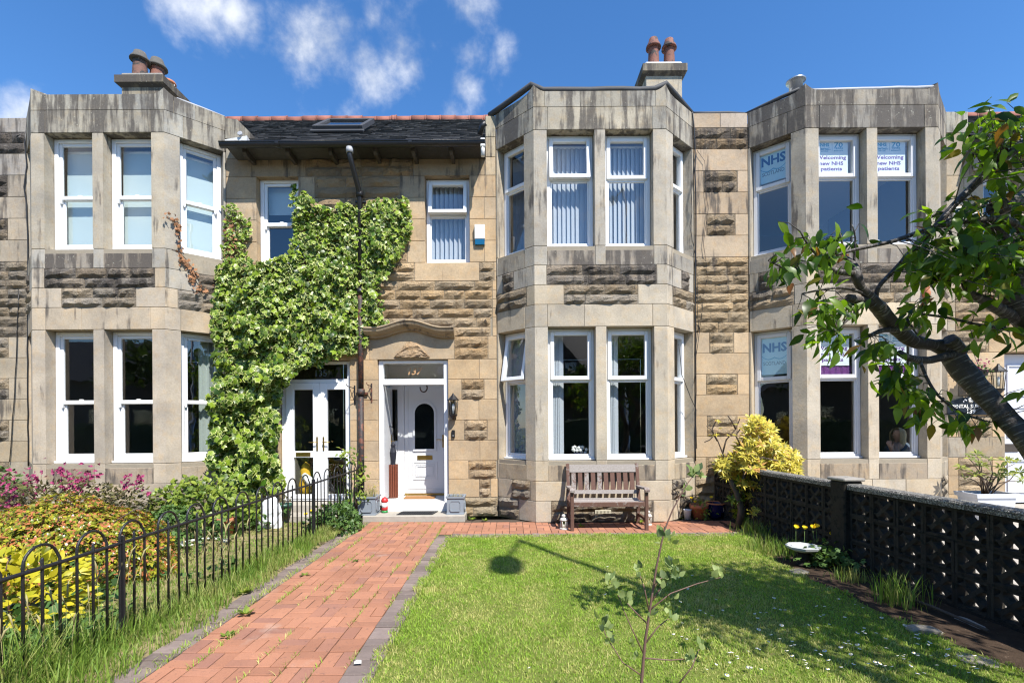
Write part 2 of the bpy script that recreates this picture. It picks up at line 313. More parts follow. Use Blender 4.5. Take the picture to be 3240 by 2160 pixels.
M['tree_leaf'] = leaf_mat('street tree leaf', (0.04, 0.08, 0.015), (0.09, 0.14, 0.03), None, gloss=0.5, trans=0.3)
M['rhodo'] = leaf_mat('rhododendron leaf', (0.12, 0.17, 0.04), (0.34, 0.36, 0.08), None, gloss=0.35, trans=0.25)
def grass_mat(name, g1, g2, dry, amt, far=1.0):
    m = bpy.data.materials.new(name); m.use_nodes = True; nt = m.node_tree; nt.nodes.clear()
    geo = nd(nt, 'ShaderNodeNewGeometry'); r = geo.outputs['Random Per Island']; p = geo.outputs['Position']
    c = mixc(nt, r, g1, g2)
    k = mth(nt, 'ADD', mth(nt, 'ADD', mth(nt, 'MULTIPLY', nz(nt, p, 3.4, 6.0, 0.7), 0.95), mth(nt, 'MULTIPLY', nz(nt, p, 0.9, 3.0, 0.6), 0.85)), mth(nt, 'SUBTRACT', mth(nt, 'MULTIPLY', mth(nt, 'FRACT', mth(nt, 'MULTIPLY', r, 9.7)), 0.32), 0.58))
    c = mixc(nt, mth(nt, 'MULTIPLY', ramp(nt, k, 0.42, 0.66), amt), c, dry)
    c = mixc(nt, 1.0, c, mixc(nt, nz(nt, p, 5.0, 4.0, 0.6), (0.72, 0.76, 0.7), (1.3, 1.25, 1.2)), 'MULTIPLY')
    b = nd(nt, 'ShaderNodeBsdfPrincipled', {'Base Color': c, 'Roughness': 0.55, 'Specular IOR Level': 0.3})
    t = nd(nt, 'ShaderNodeBsdfTranslucent', {'Color': mixc(nt, 1.0, c, (1.3, 1.4, 0.6), 'MULTIPLY')})
    mx = nd(nt, 'ShaderNodeMixShader', {0: 0.3, 1: b.outputs[0], 2: t.outputs[0]})
    nd(nt, 'ShaderNodeOutputMaterial', {0: mx.outputs[0]}); return m
M['grass'] = grass_mat('lawn blade', (0.17, 0.31, 0.028), (0.34, 0.46, 0.070), (0.54, 0.48, 0.21), 0.9)
M['tall_grass'] = grass_mat('rough grass blade', (0.10, 0.20, 0.025), (0.24, 0.34, 0.06), (0.42, 0.36, 0.16), 0.6)
def bark_mat(name, a, b_, band, bandamt):
    m, nt, b = new_mat(name); al = nd(nt, 'ShaderNodeAttribute', attribute_name='along').outputs['Fac']; p = gpos(nt)
    sp = nd(nt, 'ShaderNodeSeparateXYZ', {0: p})
    tc = nd(nt, 'ShaderNodeCombineXYZ', {0: sp.outputs[0], 1: sp.outputs[1], 2: mth(nt, 'MULTIPLY', al, 9.0)}).outputs[0]
    c = mixc(nt, nz(nt, p, 14.0, 6.0, 0.65), a, b_)
    k = nz(nt, vscale(nt, tc, (9.0, 9.0, 9.0)), 1.0, 4.0, 0.6)
    c = mixc(nt, mth(nt, 'MULTIPLY', ramp(nt, k, 0.54, 0.62), bandamt), c, band)
    nt.links.new(c, b.inputs['Base Color']); b.inputs['Roughness'].default_value = 0.55
    bump(nt, b, mth(nt, 'ADD', nz(nt, p, 60.0, 5.0, 0.6), k), 0.6, 0.01); return m
M['cherry_bark'] = bark_mat('cherry bark', (0.020, 0.016, 0.013), (0.070, 0.056, 0.048), (0.26, 0.24, 0.22), 0.6)
M['dark_bark'] = bark_mat('dark bark', (0.045, 0.035, 0.028), (0.10, 0.08, 0.06), (0.03, 0.025, 0.02), 0.5)

# ---------------------------------------------------------------- mesh helpers
class MB:
    """collects boxes, prisms, tubes and lathes into one mesh"""
    def __init__(s): s.v = []; s.f = []; s.al = []; s.sm = []
    def add(s, vs, fs, smooth=False, al=None):
        o = len(s.v); s.v += [tuple(p) for p in vs]
        s.f += [tuple(i + o for i in f) for f in fs]; s.sm += [smooth] * len(fs)
        s.al += al if al else [0.0] * len(vs); return s
    def box(s, x0, x1, y0, y1, z0, z1, T=None):
        v = [Vector(p) for p in ((x0, y0, z0), (x1, y0, z0), (x1, y1, z0), (x0, y1, z0), (x0, y0, z1), (x1, y0, z1), (x1, y1, z1), (x0, y1, z1))]
        if T: v = [T @ p for p in v]
        return s.add(v, [(0, 3, 2, 1), (4, 5, 6, 7), (0, 1, 5, 4), (1, 2, 6, 5), (2, 3, 7, 6), (3, 0, 4, 7)])
    def bbox(s, x0, x1, y0, y1, z0, z1, c=0.004, T=None):
        """a box whose eight edges round the front (y0), top and sides are chamfered"""
        c = min(c, (x1 - x0) * .3, (y1 - y0) * .3, (z1 - z0) * .3)
        pts = []
        for z, i in ((z0, c), (z0 + c, 0), (z1 - c, 0), (z1, c)):
            for (x, y) in ((x0 + c + i * .0, y0 + i), (x1 - c, y0 + i), (x1 - i, y0 + c), (x1 - i, y1 - c), (x1 - c, y1 - i), (x0 + c, y1 - i), (x0 + i, y1 - c), (x0 + i, y0 + c)):
                pts.append(Vector((x, y, z)))
        if T: pts = [T @ p for p in pts]
        fs = [tuple(reversed(range(8))), tuple(range(24, 32))]
        for r in range(3):
            for k in range(8):
                a = r * 8 + k; b = r * 8 + (k + 1) % 8
                fs.append((a, b, b + 8, a + 8))
        return s.add(pts, fs)
    def prism(s, poly, h0, h1, axis='z', T=None):
        """polygon extruded along an axis: z: (x,y) poly, y: (x,z) poly, x: (y,z) poly"""
        n = len(poly)
        mk = {'z': lambda a, b, h: (a, b, h), 'y': lambda a, b, h: (a, h, b), 'x': lambda a, b, h: (h, a, b)}[axis]
        v = [Vector(mk(a, b, h0)) for a, b in poly] + [Vector(mk(a, b, h1)) for a, b in poly]
        if T: v = [T @ p for p in v]
        fs = [tuple(range(n))[::-1], tuple(range(n, 2 * n))] + [(i, (i + 1) % n, n + (i + 1) % n, n + i) for i in range(n)]
        return s.add(v, fs)
    def tube(s, pts, r, n=8, smooth=True, cap=True, jit=0.0):
        pts = [Vector(p) for p in pts]; m = len(pts)
        rr = r if isinstance(r, (list, tuple)) else [r] * m
        vs = []; al = []; up = None; L = 0
        for i, p in enumerate(pts):
            t = (pts[min(i + 1, m - 1)] - pts[max(i - 1, 0)]).normalized()
            if up is None:
                up = Vector((0, 0, 1)) if abs(t.z) < .9 else Vector((1, 0, 0))
            a = t.cross(up)
            if a.length < 1e-4: a = t.cross(Vector((0, 1, 0)))
            a.normalize(); b = a.cross(t).normalized(); up = b
            if i: L += (p - pts[i - 1]).length
            for k in range(n):
                q = 2 * math.pi * k / n; rad = rr[i] * (1 + (rnd.uniform(-jit, jit) if jit else 0))
                vs.append(p + (a * math.cos(q) + b * math.sin(q)) * rad); al.append(L)
        fs = [(i * n + k, i * n + (k + 1) % n, (i + 1) * n + (k + 1) % n, (i + 1) * n + k) for i in range(m - 1) for k in range(n)]
        s.add(vs, fs, smooth, al)
        if cap:
            o = len(s.v) - m * n
            s.f += [tuple(o + k for k in range(n))[::-1], tuple(o + (m - 1) * n + k for k in range(n))]; s.sm += [False, False]
        return s
    def lathe(s, prof, n=16, c=(0, 0, 0), smooth=True, T=None, a0=0.0, cap=True):
        vs = []
        for r, z in prof:
            for k in range(n):
                q = 2 * math.pi * k / n + a0
                vs.append(Vector((c[0] + r * math.cos(q), c[1] + r * math.sin(q), c[2] + z)))
        if T: vs = [T @ p for p in vs]
        m = len(prof)
        fs = [(i * n + k, i * n + (k + 1) % n, (i + 1) * n + (k + 1) % n, (i + 1) * n + k) for i in range(m - 1) for k in range(n)]
        s.add(vs, fs, smooth)
        if cap:
            o = len(s.v) - m * n
            s.f += [tuple(o + k for k in range(n))[::-1], tuple(o + (m - 1) * n + k for k in range(n))]; s.sm += [False, False]
        return s
    def mesh(s, name):
        me = bpy.data.meshes.new(name); me.from_pydata(s.v, [], s.f)
        me.polygons.foreach_set('use_smooth', s.sm)
        if any(s.al):
            me.attributes.new('along', 'FLOAT', 'POINT').data.foreach_set('value', s.al)
        me.update(); return me
    def build(s, name, mat, parent=None, **kw): return link(s.mesh(name), name, mat, parent, **kw)
def tag(o, label=None, cat=None, group=None, kind=None):
    for k, v in (('label', label), ('category', cat), ('group', group), ('kind', kind)):
        if v: o[k] = v
    return o
def link(me, name, mat, parent=None, loc=None, rz=0.0, label=None, cat=None, group=None, kind=None, color=None, basis=None):
    if mat is not None and len(me.materials) == 0: me.materials.append(M[mat] if isinstance(mat, str) else mat)
    o = bpy.data.objects.new(name, me); COL.objects.link(o)
    if parent is not None:
        o.parent = parent; o.matrix_parent_inverse = INV.get(parent.name, Matrix())
    if basis is not None: o.matrix_basis = basis
    elif loc is not None: o.location = loc; o.rotation_euler = (0, 0, rz)
    if color is not None: o.color = color
    return tag(o, label, cat, group, kind)
INV = {}       # things built where they stand keep their parts in world coordinates
def thing(name, label, cat, loc=(0, 0, 0), group=None, kind=None):
    o = bpy.data.objects.new(name, None); COL.objects.link(o); o.location = loc; o.empty_display_size = 0.1
    INV[o.name] = Matrix.Translation(-Vector(loc))
    return tag(o, label, cat, group, kind)
def lthing(name, label, cat, group=None):
    """a thing whose parts are built round its own origin; move it afterwards"""
    o = bpy.data.objects.new(name, None); COL.objects.link(o); o.empty_display_size = 0.1
    return tag(o, label, cat, group)
def dup(root, loc, rz=0.0, label=None):
    r = root.copy(); COL.objects.link(r); r.location = loc; r.rotation_euler = (0, 0, rz)
    if label: r['label'] = label
    for ch in list(root.children):
        c = ch.copy(); COL.objects.link(c); c.parent = r
        for g in ch.children:
            d = g.copy(); COL.objects.link(d); d.parent = c
    return r
def sub(parent_part):
    """parts of a part built in the same coordinates"""
    INV[parent_part.name] = Matrix(); return parent_part
def np_mesh(name, V, Fc, attrs=None, smooth=False):
    k = Fc.shape[1]; me = bpy.data.meshes.new(name)
    me.vertices.add(len(V)); me.vertices.foreach_set('co', np.asarray(V, np.float32).ravel())
    me.loops.add(len(Fc) * k); me.loops.foreach_set('vertex_index', np.asarray(Fc, np.int32).ravel())
    me.polygons.add(len(Fc)); me.polygons.foreach_set('loop_start', np.arange(0, len(Fc) * k, k, dtype=np.int32))
    for a, d in (attrs or {}).items():
        me.attributes.new(a, 'FLOAT', 'POINT').data.foreach_set('value', np.asarray(d, np.float32))
    me.update(calc_edges=True)
    if smooth: me.polygons.foreach_set('use_smooth', np.ones(len(Fc), bool))
    return me
def basis(d, n):
    d = d / (np.linalg.norm(d, axis=1, keepdims=True) + 1e-9)
    n = n - d * (n * d).sum(1, keepdims=True); n = n / (np.linalg.norm(n, axis=1, keepdims=True) + 1e-9)
    return np.stack([np.cross(d, n), d, n], axis=2)
def tmpl(pts, faces, rim=None):
    return (np.array(pts, float), np.array(faces, int), np.array(rim if rim else [0] * len(pts), float))
def leaf_t(w, l=1.0, fold=0.12, droop=0.15, rimmid=True):
    """simple leaf with a folded midrib: 8 triangles"""
    st = ((0, 0), (.20, .70), (.46, 1.0), (.76, .58), (1, 0))
    P = []; rim = []
    for y, k in st:
        z = -droop * y * y * l
        P += [(0, y * l, z)]; rim += [0.0 if 0 < y < 1 else 1.0]
        if k: P += [(-w * k, y * l, z + fold * w * k), (w * k, y * l, z + fold * w * k)]; rim += [1, 1]
    f = [(0, 2, 1), (1 - 1, 3, 2), (0, 1, 3)]
    f = [(0, 1, 2), (0, 3, 1), (1, 4, 5), (1, 5, 2), (1, 3, 6), (1, 6, 4), (4, 7, 8), (4, 8, 5), (4, 6, 9), (4, 9, 7), (7, 10, 8), (7, 9, 10)]
    P2 = [(0, 0, 0)]; r2 = [1.0]
    for y, k in st[1:4]:
        z = -droop * y * y * l
        P2 += [(0, y * l, z), (-w * k, y * l, z + fold * w * k), (w * k, y * l, z + fold * w * k)]; r2 += [0, 1, 1]
    P2 += [(0, l, -droop * l)]; r2 += [1.0]
    F2 = [(0, 1, 2), (0, 3, 1), (1, 4, 5), (1, 5, 2), (1, 3, 6), (1, 6, 4), (4, 7, 8), (4, 8, 5), (4, 6, 9), (4, 9, 7), (7, 10, 8), (7, 9, 10)]
    F2 = [(a, c, b) for a, b, c in F2]
    return tmpl(P2, F2, r2)
def ivy_t(k=0):
    g = random.Random(k)
    out = [(0, -.02), (.30, -.16), (.52, .12), (.40, .30), (.58, .62), (.24, .66), (0, 1.0), (-.24, .66), (-.58, .62), (-.40, .30), (-.52, .12), (-.30, -.16)]
    P = [(x * g.uniform(.88, 1.12), y * g.uniform(.92, 1.08), -.30 * (x * x) - .18 * y * y + g.uniform(-.05, .05)) for x, y in out]; n = len(P)
    P += [(0, .3, .03)]
    return tmpl(P, [(n, i, (i + 1) % n) for i in range(n)], [1] * n + [0])
IVY = [ivy_t(k) for k in range(4)]
def inst(T, locs, B, sc):
    P, Fc, rim = T; n, k = len(locs), len(P)
    V = np.einsum('nij,kj->nki', B, P) * np.asarray(sc).reshape(-1, 1, 1) + np.asarray(locs)[:, None, :]
    FF = Fc[None] + (np.arange(n) * k)[:, None, None]
    return V.reshape(-1, 3), FF.reshape(-1, Fc.shape[1]), np.tile(rim, n)
def scatter(parent, ts, locs, d, n, sc, mat, name='leaf', maxobj=300, mass='leaves', objects=True, smooth=True):
    """many leaves on one thing: those that show largest are parts of their own, the rest one joined part"""
    locs = np.asarray(locs, float); B = basis(np.asarray(d, float), np.asarray(n, float)); sc = np.asarray(sc, float)
    ti = nr.randint(0, len(ts), len(locs))
    pri = sc / np.maximum(np.linalg.norm(locs - np.array([0, 0, EYE]), axis=1), .3)
    px = 1176 + F * locs[:, 0] / np.maximum(locs[:, 1], .2); py = 975 - F * (locs[:, 2] - EYE) / np.maximum(locs[:, 1], .2)
    pri = np.where((px < -30) | (px > 2390) | (py < -30) | (py > 1600) | (locs[:, 1] < .3), -1, pri) * nr.uniform(.97, 1.03, len(locs))
    order = np.argsort(-pri); k = min(maxobj, int((pri > 0).sum())) if objects else 0
    if k:
        mes = []
        for T in ts:
            me = np_mesh(name, T[0], T[1], {'rim': T[2]}, smooth); me.materials.append(M[mat]); mes.append(me)
        for i in order[:k]:
            bm_ = Matrix(np.vstack([np.hstack([B[i] * sc[i], locs[i].reshape(3, 1)]), [0, 0, 0, 1]]).tolist())
            link(mes[ti[i]], name, None, parent, basis=bm_)
    rest = order[k:]
    if len(rest):
        V = []; Fc = []; A = []; o = 0
        for t, T in enumerate(ts):
            q = rest[ti[rest] == t]
            if not len(q): continue
            v, f, a = inst(T, locs[q], B[q], sc[q]); V.append(v); Fc.append(f + o); A.append(a); o += len(v)
        me = np_mesh(mass, np.vstack(V), np.vstack(Fc), {'rim': np.concatenate(A)}, smooth)
        link(me, mass, mat, parent, kind='stuff')
def rv(n, s=1.0): return nr.normal(0, s, (n, 3))

_txt = {}
def text(body, size, mat, parent, loc, rx=R(90), rz=0.0, bold=0.0, shear=0.0, align='CENTER', depth=0.001, name='lettering', width=None, spacing=1.0):
    c = bpy.data.curves.new(name, 'FONT'); c.body = body; c.size = size; c.align_x = align; c.offset = bold * size; c.shear = shear
    c.extrude = depth; c.space_line = 1.0; c.space_character = spacing; c.resolution_u = 2
    t = bpy.data.objects.new(name, c); COL.objects.link(t)
    me = bpy.data.meshes.new_from_object(t.evaluated_get(bpy.context.evaluated_depsgraph_get()))
    bpy.data.objects.remove(t); bpy.data.curves.remove(c)
    sx = 1.0
    if width:
        xs = [v.co.x for v in me.vertices]; sx = width / max(1e-4, max(xs) - min(xs))
    o = link(me, name, mat, parent)
    o.matrix_basis = Matrix.Translation(Vector(loc)) @ Matrix.Rotation(rz, 4, 'Z') @ Matrix.Rotation(rx, 4, 'X') @ Matrix.Diagonal((sx, 1, 1, 1))
    return o

# ---------------------------------------------------------------- ground and setting
def sheet(name, pts, z, mat, kind='structure', wav=0.0):
    mb = MB(); mb.prism(pts, z - 0.04, z)
    return mb.build(name, mat, None, kind=kind)
sheet('ground', [(-300, -300), (300, -300), (300, 300), (-300, 300)], -0.10, 'land')
LAWN_R = ((1.5, 3.32), (3.15, 3.12), (3.77, 3.0), (5.12, 2.93), (6.0, 3.05), (6.84, 3.28))     # lawn edge: (Y, X)
def lawn_x(y): return float(np.interp(y, [a for a, b in LAWN_R], [b for a, b in LAWN_R]))
def wall_x(y): return 4.033 - 0.078 * y                                                        # screen wall line
def hgt(x, y): return 0.018 * noise.noise(Vector((x * .9, y * .9, 3.1))) + 0.010 * noise.noise(Vector((x * 3, y * 3, 1.7)))
def terrain(name, xf, y0, y1, nx, ny, mat, base=0.0, amp=1.0, drop=0.0):
    V = []; Fq = []
    for j in range(ny + 1):
        y = y0 + (y1 - y0) * j / ny; a, b = xf(y)
        for i in range(nx + 1):
            x = a + (b - a) * i / nx
            e = min(i, nx - i, 3) / 3.0
            V.append((x, y, base + hgt(x, y) * amp * e - (drop if i == nx else 0)))
    for j in range(ny):
        for i in range(nx):
            o = j * (nx + 1) + i; Fq.append((o, o + 1, o + nx + 2, o + nx + 1))
    me = np_mesh(name, np.array(V), np.array(Fq), smooth=True)
    return link(me, name, mat, None, kind='structure')
terrain('lawn', lambda y: (-0.86, lawn_x(y)), 0.2, 6.70, 50, 70, 'turf', 0.0)
terrain('soil_bed', lambda y: (lawn_x(y) - 0.10, wall_x(y) + 0.05), 0.2, 7.9, 14, 80, 'soil', -0.012, 1.6)
def fence_x(y): return -2.83 + (y - 2.4) * 0.31 / 5.6
terrain('garden_bed', lambda y: (-9.0, -2.44), 0.2, 8.16, 60, 60, 'bed', 0.02, 2.0, .045)
terrain('neighbour_bed', lambda y: (-16.0, -9.02), 0.2, 8.16, 8, 8, 'bed', 0.01, 1.0)
sheet('driveway', [(3.60, -0.6), (14, -0.6), (14, 8.16), (3.36, 8.16)], -0.02, 'drive')
sheet('pavement', [(-40, -3.4), (40, -3.4), (40, -0.62), (-40, -0.62)], -0.05, 'concrete')
sheet('road', [(-40, -10.0), (40, -10.0), (40, -3.41), (-40, -3.41)], -0.09, 'road')

# ---------------------------------------------------------------- masonry
class Fr:
    def __init__(s, x0, y0, x1, y1):
        s.o = Vector((x0, y0, 0)); d = Vector((x1 - x0, y1 - y0, 0)); s.L = d.length; s.d = d.normalized()
        s.n = Vector((-s.d.y, s.d.x, 0)); s.a = math.atan2(s.d.y, s.d.x)
        s.T = Matrix.Translation(s.o) @ Matrix.Rotation(s.a, 4, 'Z')
    def p(s, u, v, z): return s.o + s.d * u + s.n * v + Vector((0, 0, z))
def jit(c, a=0.10, al=0.0, w=0.06):
    k = rnd.uniform(1 - a, 1 + a); h = rnd.uniform(-w, w)
    return (c[0] * k * (1 + h * .6), c[1] * k, c[2] * k * (1 - h), max(0.0, min(1.0, (c[3] if len(c) > 3 else 0) + rnd.uniform(-.15, .15) + al)))
G = 0.003
def dressed(hs, fr, u0, u1, z0, z1, col, e0=1, e1=1, dep=0.24, v0=0.0, name='stone'):
    if u1 - u0 < 0.02: return
    a, b = u0 + G * e0, u1 - G * e1; c = 0.005; h = z1 - z0 - 2 * G
    w = b - a; ca, cb = c * e0, c * e1
    v = [(ca, 0, c), (w - cb, 0, c), (w - cb, 0, h - c), (ca, 0, h - c), (0, c, 0), (w, c, 0), (w, c, h), (0, c, h), (0, dep, 0), (w, dep, 0), (w, dep, h), (0, dep, h)]
    f = [(0, 1, 2, 3)] + [(i, i + 4, (i + 1) % 4 + 4, (i + 1) % 4) for i in range(4)] + [(i + 4, i + 8, (i + 1) % 4 + 8, (i + 1) % 4 + 4) for i in range(4)] + [(11, 10, 9, 8)]
    me = bpy.data.meshes.new(name); me.from_pydata(v, [], f)
    return link(me, name, 'stone', hs, loc=fr.p(a, v0, z0 + G) , rz=fr.a, color=jit(col))
def rock(hs, fr, u0, u1, z0, z1, col, dep=0.22, out=0.060, name='stone'):
    if u1 - u0 < 0.03: return
    a, b = u0 + G * 1.3, u1 - G * 1.3; h = z1 - z0 - 2.6 * G; w = b - a
    nx, nz_ = (6 if w > .3 else 4), 3
    P = []; seed = rnd.uniform(0, 100); lean = rnd.uniform(-.3, .5)
    for j in range(nz_ + 1):
        for i in range(nx + 1):
            edge = i in (0, nx) or j in (0, nz_)
            x = w * i / nx; z = h * j / nz_
            if edge: y = 0.002
            else:
                x += rnd.uniform(-.25, .25) * w / nx; z += rnd.uniform(-.28, .28) * h / nz_
                k = noise.noise(Vector((x * 7 + seed, z * 11, seed))) * .5 + .5
                y = -out * (0.25 + k * .9 + lean * (z / h - .5)) * rnd.uniform(.55, 1.15)
            P.append((x, y, z))
    Fc = [(j * (nx + 1) + i, j * (nx + 1) + i + 1, (j + 1) * (nx + 1) + i + 1, (j + 1) * (nx + 1) + i) for j in range(nz_) for i in range(nx)]
    Fc = [t for q in Fc for t in ((q[0], q[1], q[2]), (q[0], q[2], q[3]))]
    o = len(P); P += [(0, dep, 0), (w, dep, 0), (w, dep, h), (0, dep, h)]
    bl, br, tl, tr = 0, nx, nz_ * (nx + 1), nz_ * (nx + 1) + nx
    Fc += [tuple([o, o + 1] + [nx - i for i in range(nx + 1)]), tuple([o + 2, o + 3] + [tl + i for i in range(nx + 1)]),
           tuple([o + 3, o] + [j * (nx + 1) for j in range(nz_ + 1)]), tuple([o + 1, o + 2] + [(nz_ - j) * (nx + 1) + nx for j in range(nz_ + 1)])]
    me = bpy.data.meshes.new(name); me.from_pydata(P, [], Fc)
    return link(me, name, 'rock', hs, loc=fr.p(a, 0, z0 + 1.3 * G), rz=fr.a, color=jit(col, .16, w=.10))
def rocks(hs, fr, u0, u1, z0, z1, col, rows=2, wmin=.32, wmax=.72):
    for r in range(rows):
        a, b = z0 + (z1 - z0) * r / rows, z0 + (z1 - z0) * (r + 1) / rows
        u = u0
        while u < u1 - 0.01:
            w = rnd.uniform(wmin, wmax)
            if u1 - (u + w) < wmin * .75: w = u1 - u
            rock(hs, fr, u, min(u1, u + w), a, b, col); u += w
def ashlar(hs, fr, cuts, z0, z1, col, e0=1, e1=1):
    for i in range(len(cuts) - 1):
        dressed(hs, fr, cuts[i], cuts[i + 1], z0, z1, col, e0 if i == 0 else 1, e1 if i == len(cuts) - 2 else 1)
def backing(hs, fr, u0, u1, z0, z1, ops=(), v0=0.009, v1=0.235):
    """mortar core behind the stones, with openings"""
    us = sorted({u0, u1, *[k for o in ops for k in (o[0] - .006, o[1] + .006)]}); zs = sorted({z0, z1, *[k for o in ops for k in (o[2] - .006, o[3] + .006)]})
    us = [u for u in us if u0 <= u <= u1]; zs = [z for z in zs if z0 <= z <= z1]
    mb = MB()
    for j in range(len(zs) - 1):
        run = None
        for i in range(len(us)):
            solid = i < len(us) - 1 and not any(o[0] - .007 < (us[i] + us[i + 1]) / 2 < o[1] + .007 and o[2] - .007 < (zs[j] + zs[j + 1]) / 2 < o[3] + .007 for o in ops)
            if solid and run is None: run = us[i]
            if not solid and run is not None: mb.box(run, us[i], v0, v1, zs[j], zs[j + 1], fr.T); run = None
    mb.build('wall', 'mortar', hs)
def sill(hs, fr, u0, u1, z0, z1, col, name='sill', slope=0.075):
    mb = MB(); mb.prism([(0, z0 + G), (0, z1 - slope), (0.17, z1), (0.26, z1), (0.26, z0 + G)], u0 + G, u1 - G, 'x')
    me = mb.mesh(name); me.transform(Matrix.Rotation(0, 4, 'Z'))
    return link(me, name, 'stone', hs, loc=fr.p(0, 0, 0), rz=fr.a, color=jit(col))

WP, FP = 8.20, 7.63                    # wall plane and bay front plane
LIN, MID = (3.085, 3.435), 3.745
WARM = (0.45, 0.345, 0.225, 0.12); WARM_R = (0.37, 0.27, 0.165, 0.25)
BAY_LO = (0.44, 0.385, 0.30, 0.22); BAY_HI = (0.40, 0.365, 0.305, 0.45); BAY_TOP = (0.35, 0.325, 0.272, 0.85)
DARK = (0.235, 0.20, 0.16, 0.75); DARK2 = (0.30, 0.255, 0.195, 0.48); GREY = (0.36, 0.31, 0.235, 0.3); GREY_R = (0.28, 0.24, 0.185, 0.5)

# ------------------------------------------------ windows
def ring(mb, u0, u1, z0, z1, w, v0, v1, T, wb=None, wt=None, c=0.006):
    wb = w if wb is None else wb; wt = w if wt is None else wt
    mb.bbox(u0, u0 + w, v0, v1, z0, z1, c, T); mb.bbox(u1 - w, u1, v0, v1, z0, z1, c, T)
    mb.bbox(u0 + w + .0005, u1 - w - .0005, v0 + .0006, v1 - .0006, z0 + .0006, z0 + wb, c, T); mb.bbox(u0 + w + .0005, u1 - w - .0005, v0 + .0006, v1 - .0006, z1 - wt, z1 - .0006, c, T)
def pane(parent, u0, u1, z0, z1, v, T, mat='glass', name='pane'):
    mb = MB(); mb.box(u0, u1, v, v + .006, z0, z1, T); return mb.build(name, mat, parent)
def window(hs, fr, u0, u1, z0, z1, zs, style, v=0.165, mat='upvc', tilt=0.0, bottom=True):
    T = fr.T; u0 += .004; u1 -= .004; z0 += .003; z1 -= .004
    mb = MB(); fw = 0.062
    ring(mb, u0, u1, z0, z1, fw, v, v + .10, T, wb=.07, wt=.06)
    if style == 'sash': mb.bbox(u0 - .002, u1 + .002, v - .045, v - .001, z0 - .002, z0 + .035, .008, T)
    else: mb.bbox(u0 + fw + .001, u1 - fw - .001, v + .004, v + .09, zs - .03, zs + .03, .006, T)
    w = mb.build('window', mat, hs)
    a, b = u0 + fw, u1 - fw
    if style == 'sash':
        m = MB(); ring(m, a + .001, b - .001, zs - .03, z1 - .061, .048, v + .022, v + .060, T, wb=.062)
        for s in (a + .001, b - .040): m.prism([(s, zs - .03), (s + .039, zs - .03), (s + .030, zs - .085), (s + .009, zs - .085)], v + .024, v + .058, 'y', T)
        m.build('sash', mat, w); pane(w, a + .045, b - .045, zs + .028, z1 - .105, v + .042, T)
        m = MB(); ring(m, a + .001, b - .001, z0 + .071, zs + .022, .056, v + .063, v + .098, T, wb=.075); m.build('sash', mat, w)
        pane(w, a + .05, b - .05, z0 + .14, zs - .03, v + .082, T)
        m = MB(); m.bbox(a + .12, b - .12, v - .008, v - .0005, z1 - .042, z1 - .028, .003, T); m.build('trickle_vent', mat, w)
        m = MB(); m.bbox((a + b) / 2 - .03, (a + b) / 2 + .03, v + .03, v + .06, zs + .0325, zs + .05, .004, T); m.build('catch', mat, w)
    else:
        m = MB(); T2 = T
        if tilt: T2 = T @ Matrix.Translation((0, v, z1 - .06)) @ Matrix.Rotation(-tilt, 4, 'X') @ Matrix.Translation((0, -v, -(z1 - .06)))
        ring(m, a - .018, b + .018, zs - .012, z1 - .045, .062, v - .022, v + .05, T2); m.build('hopper_sash', mat, w)
        pane(w, a + .040, b - .040, zs + .046, z1 - .103, v + .016, T2)
        m = MB(); ring(m, a + .001, b - .001, z0 + .071, zs - .031, .022, v + .012, v + .05, T); m.build('glazing_bead', mat, w)
        pane(w, a + .02, b - .02, z0 + .09, zs - .05, v + .03, T)
        if bottom:
            m = MB(); m.bbox(u0 + .004, u1 - .004, v - .05, v - .001, z0 - .001, z0 + .03, .006, T)
            m.build('window_cill', mat, w)
    return w

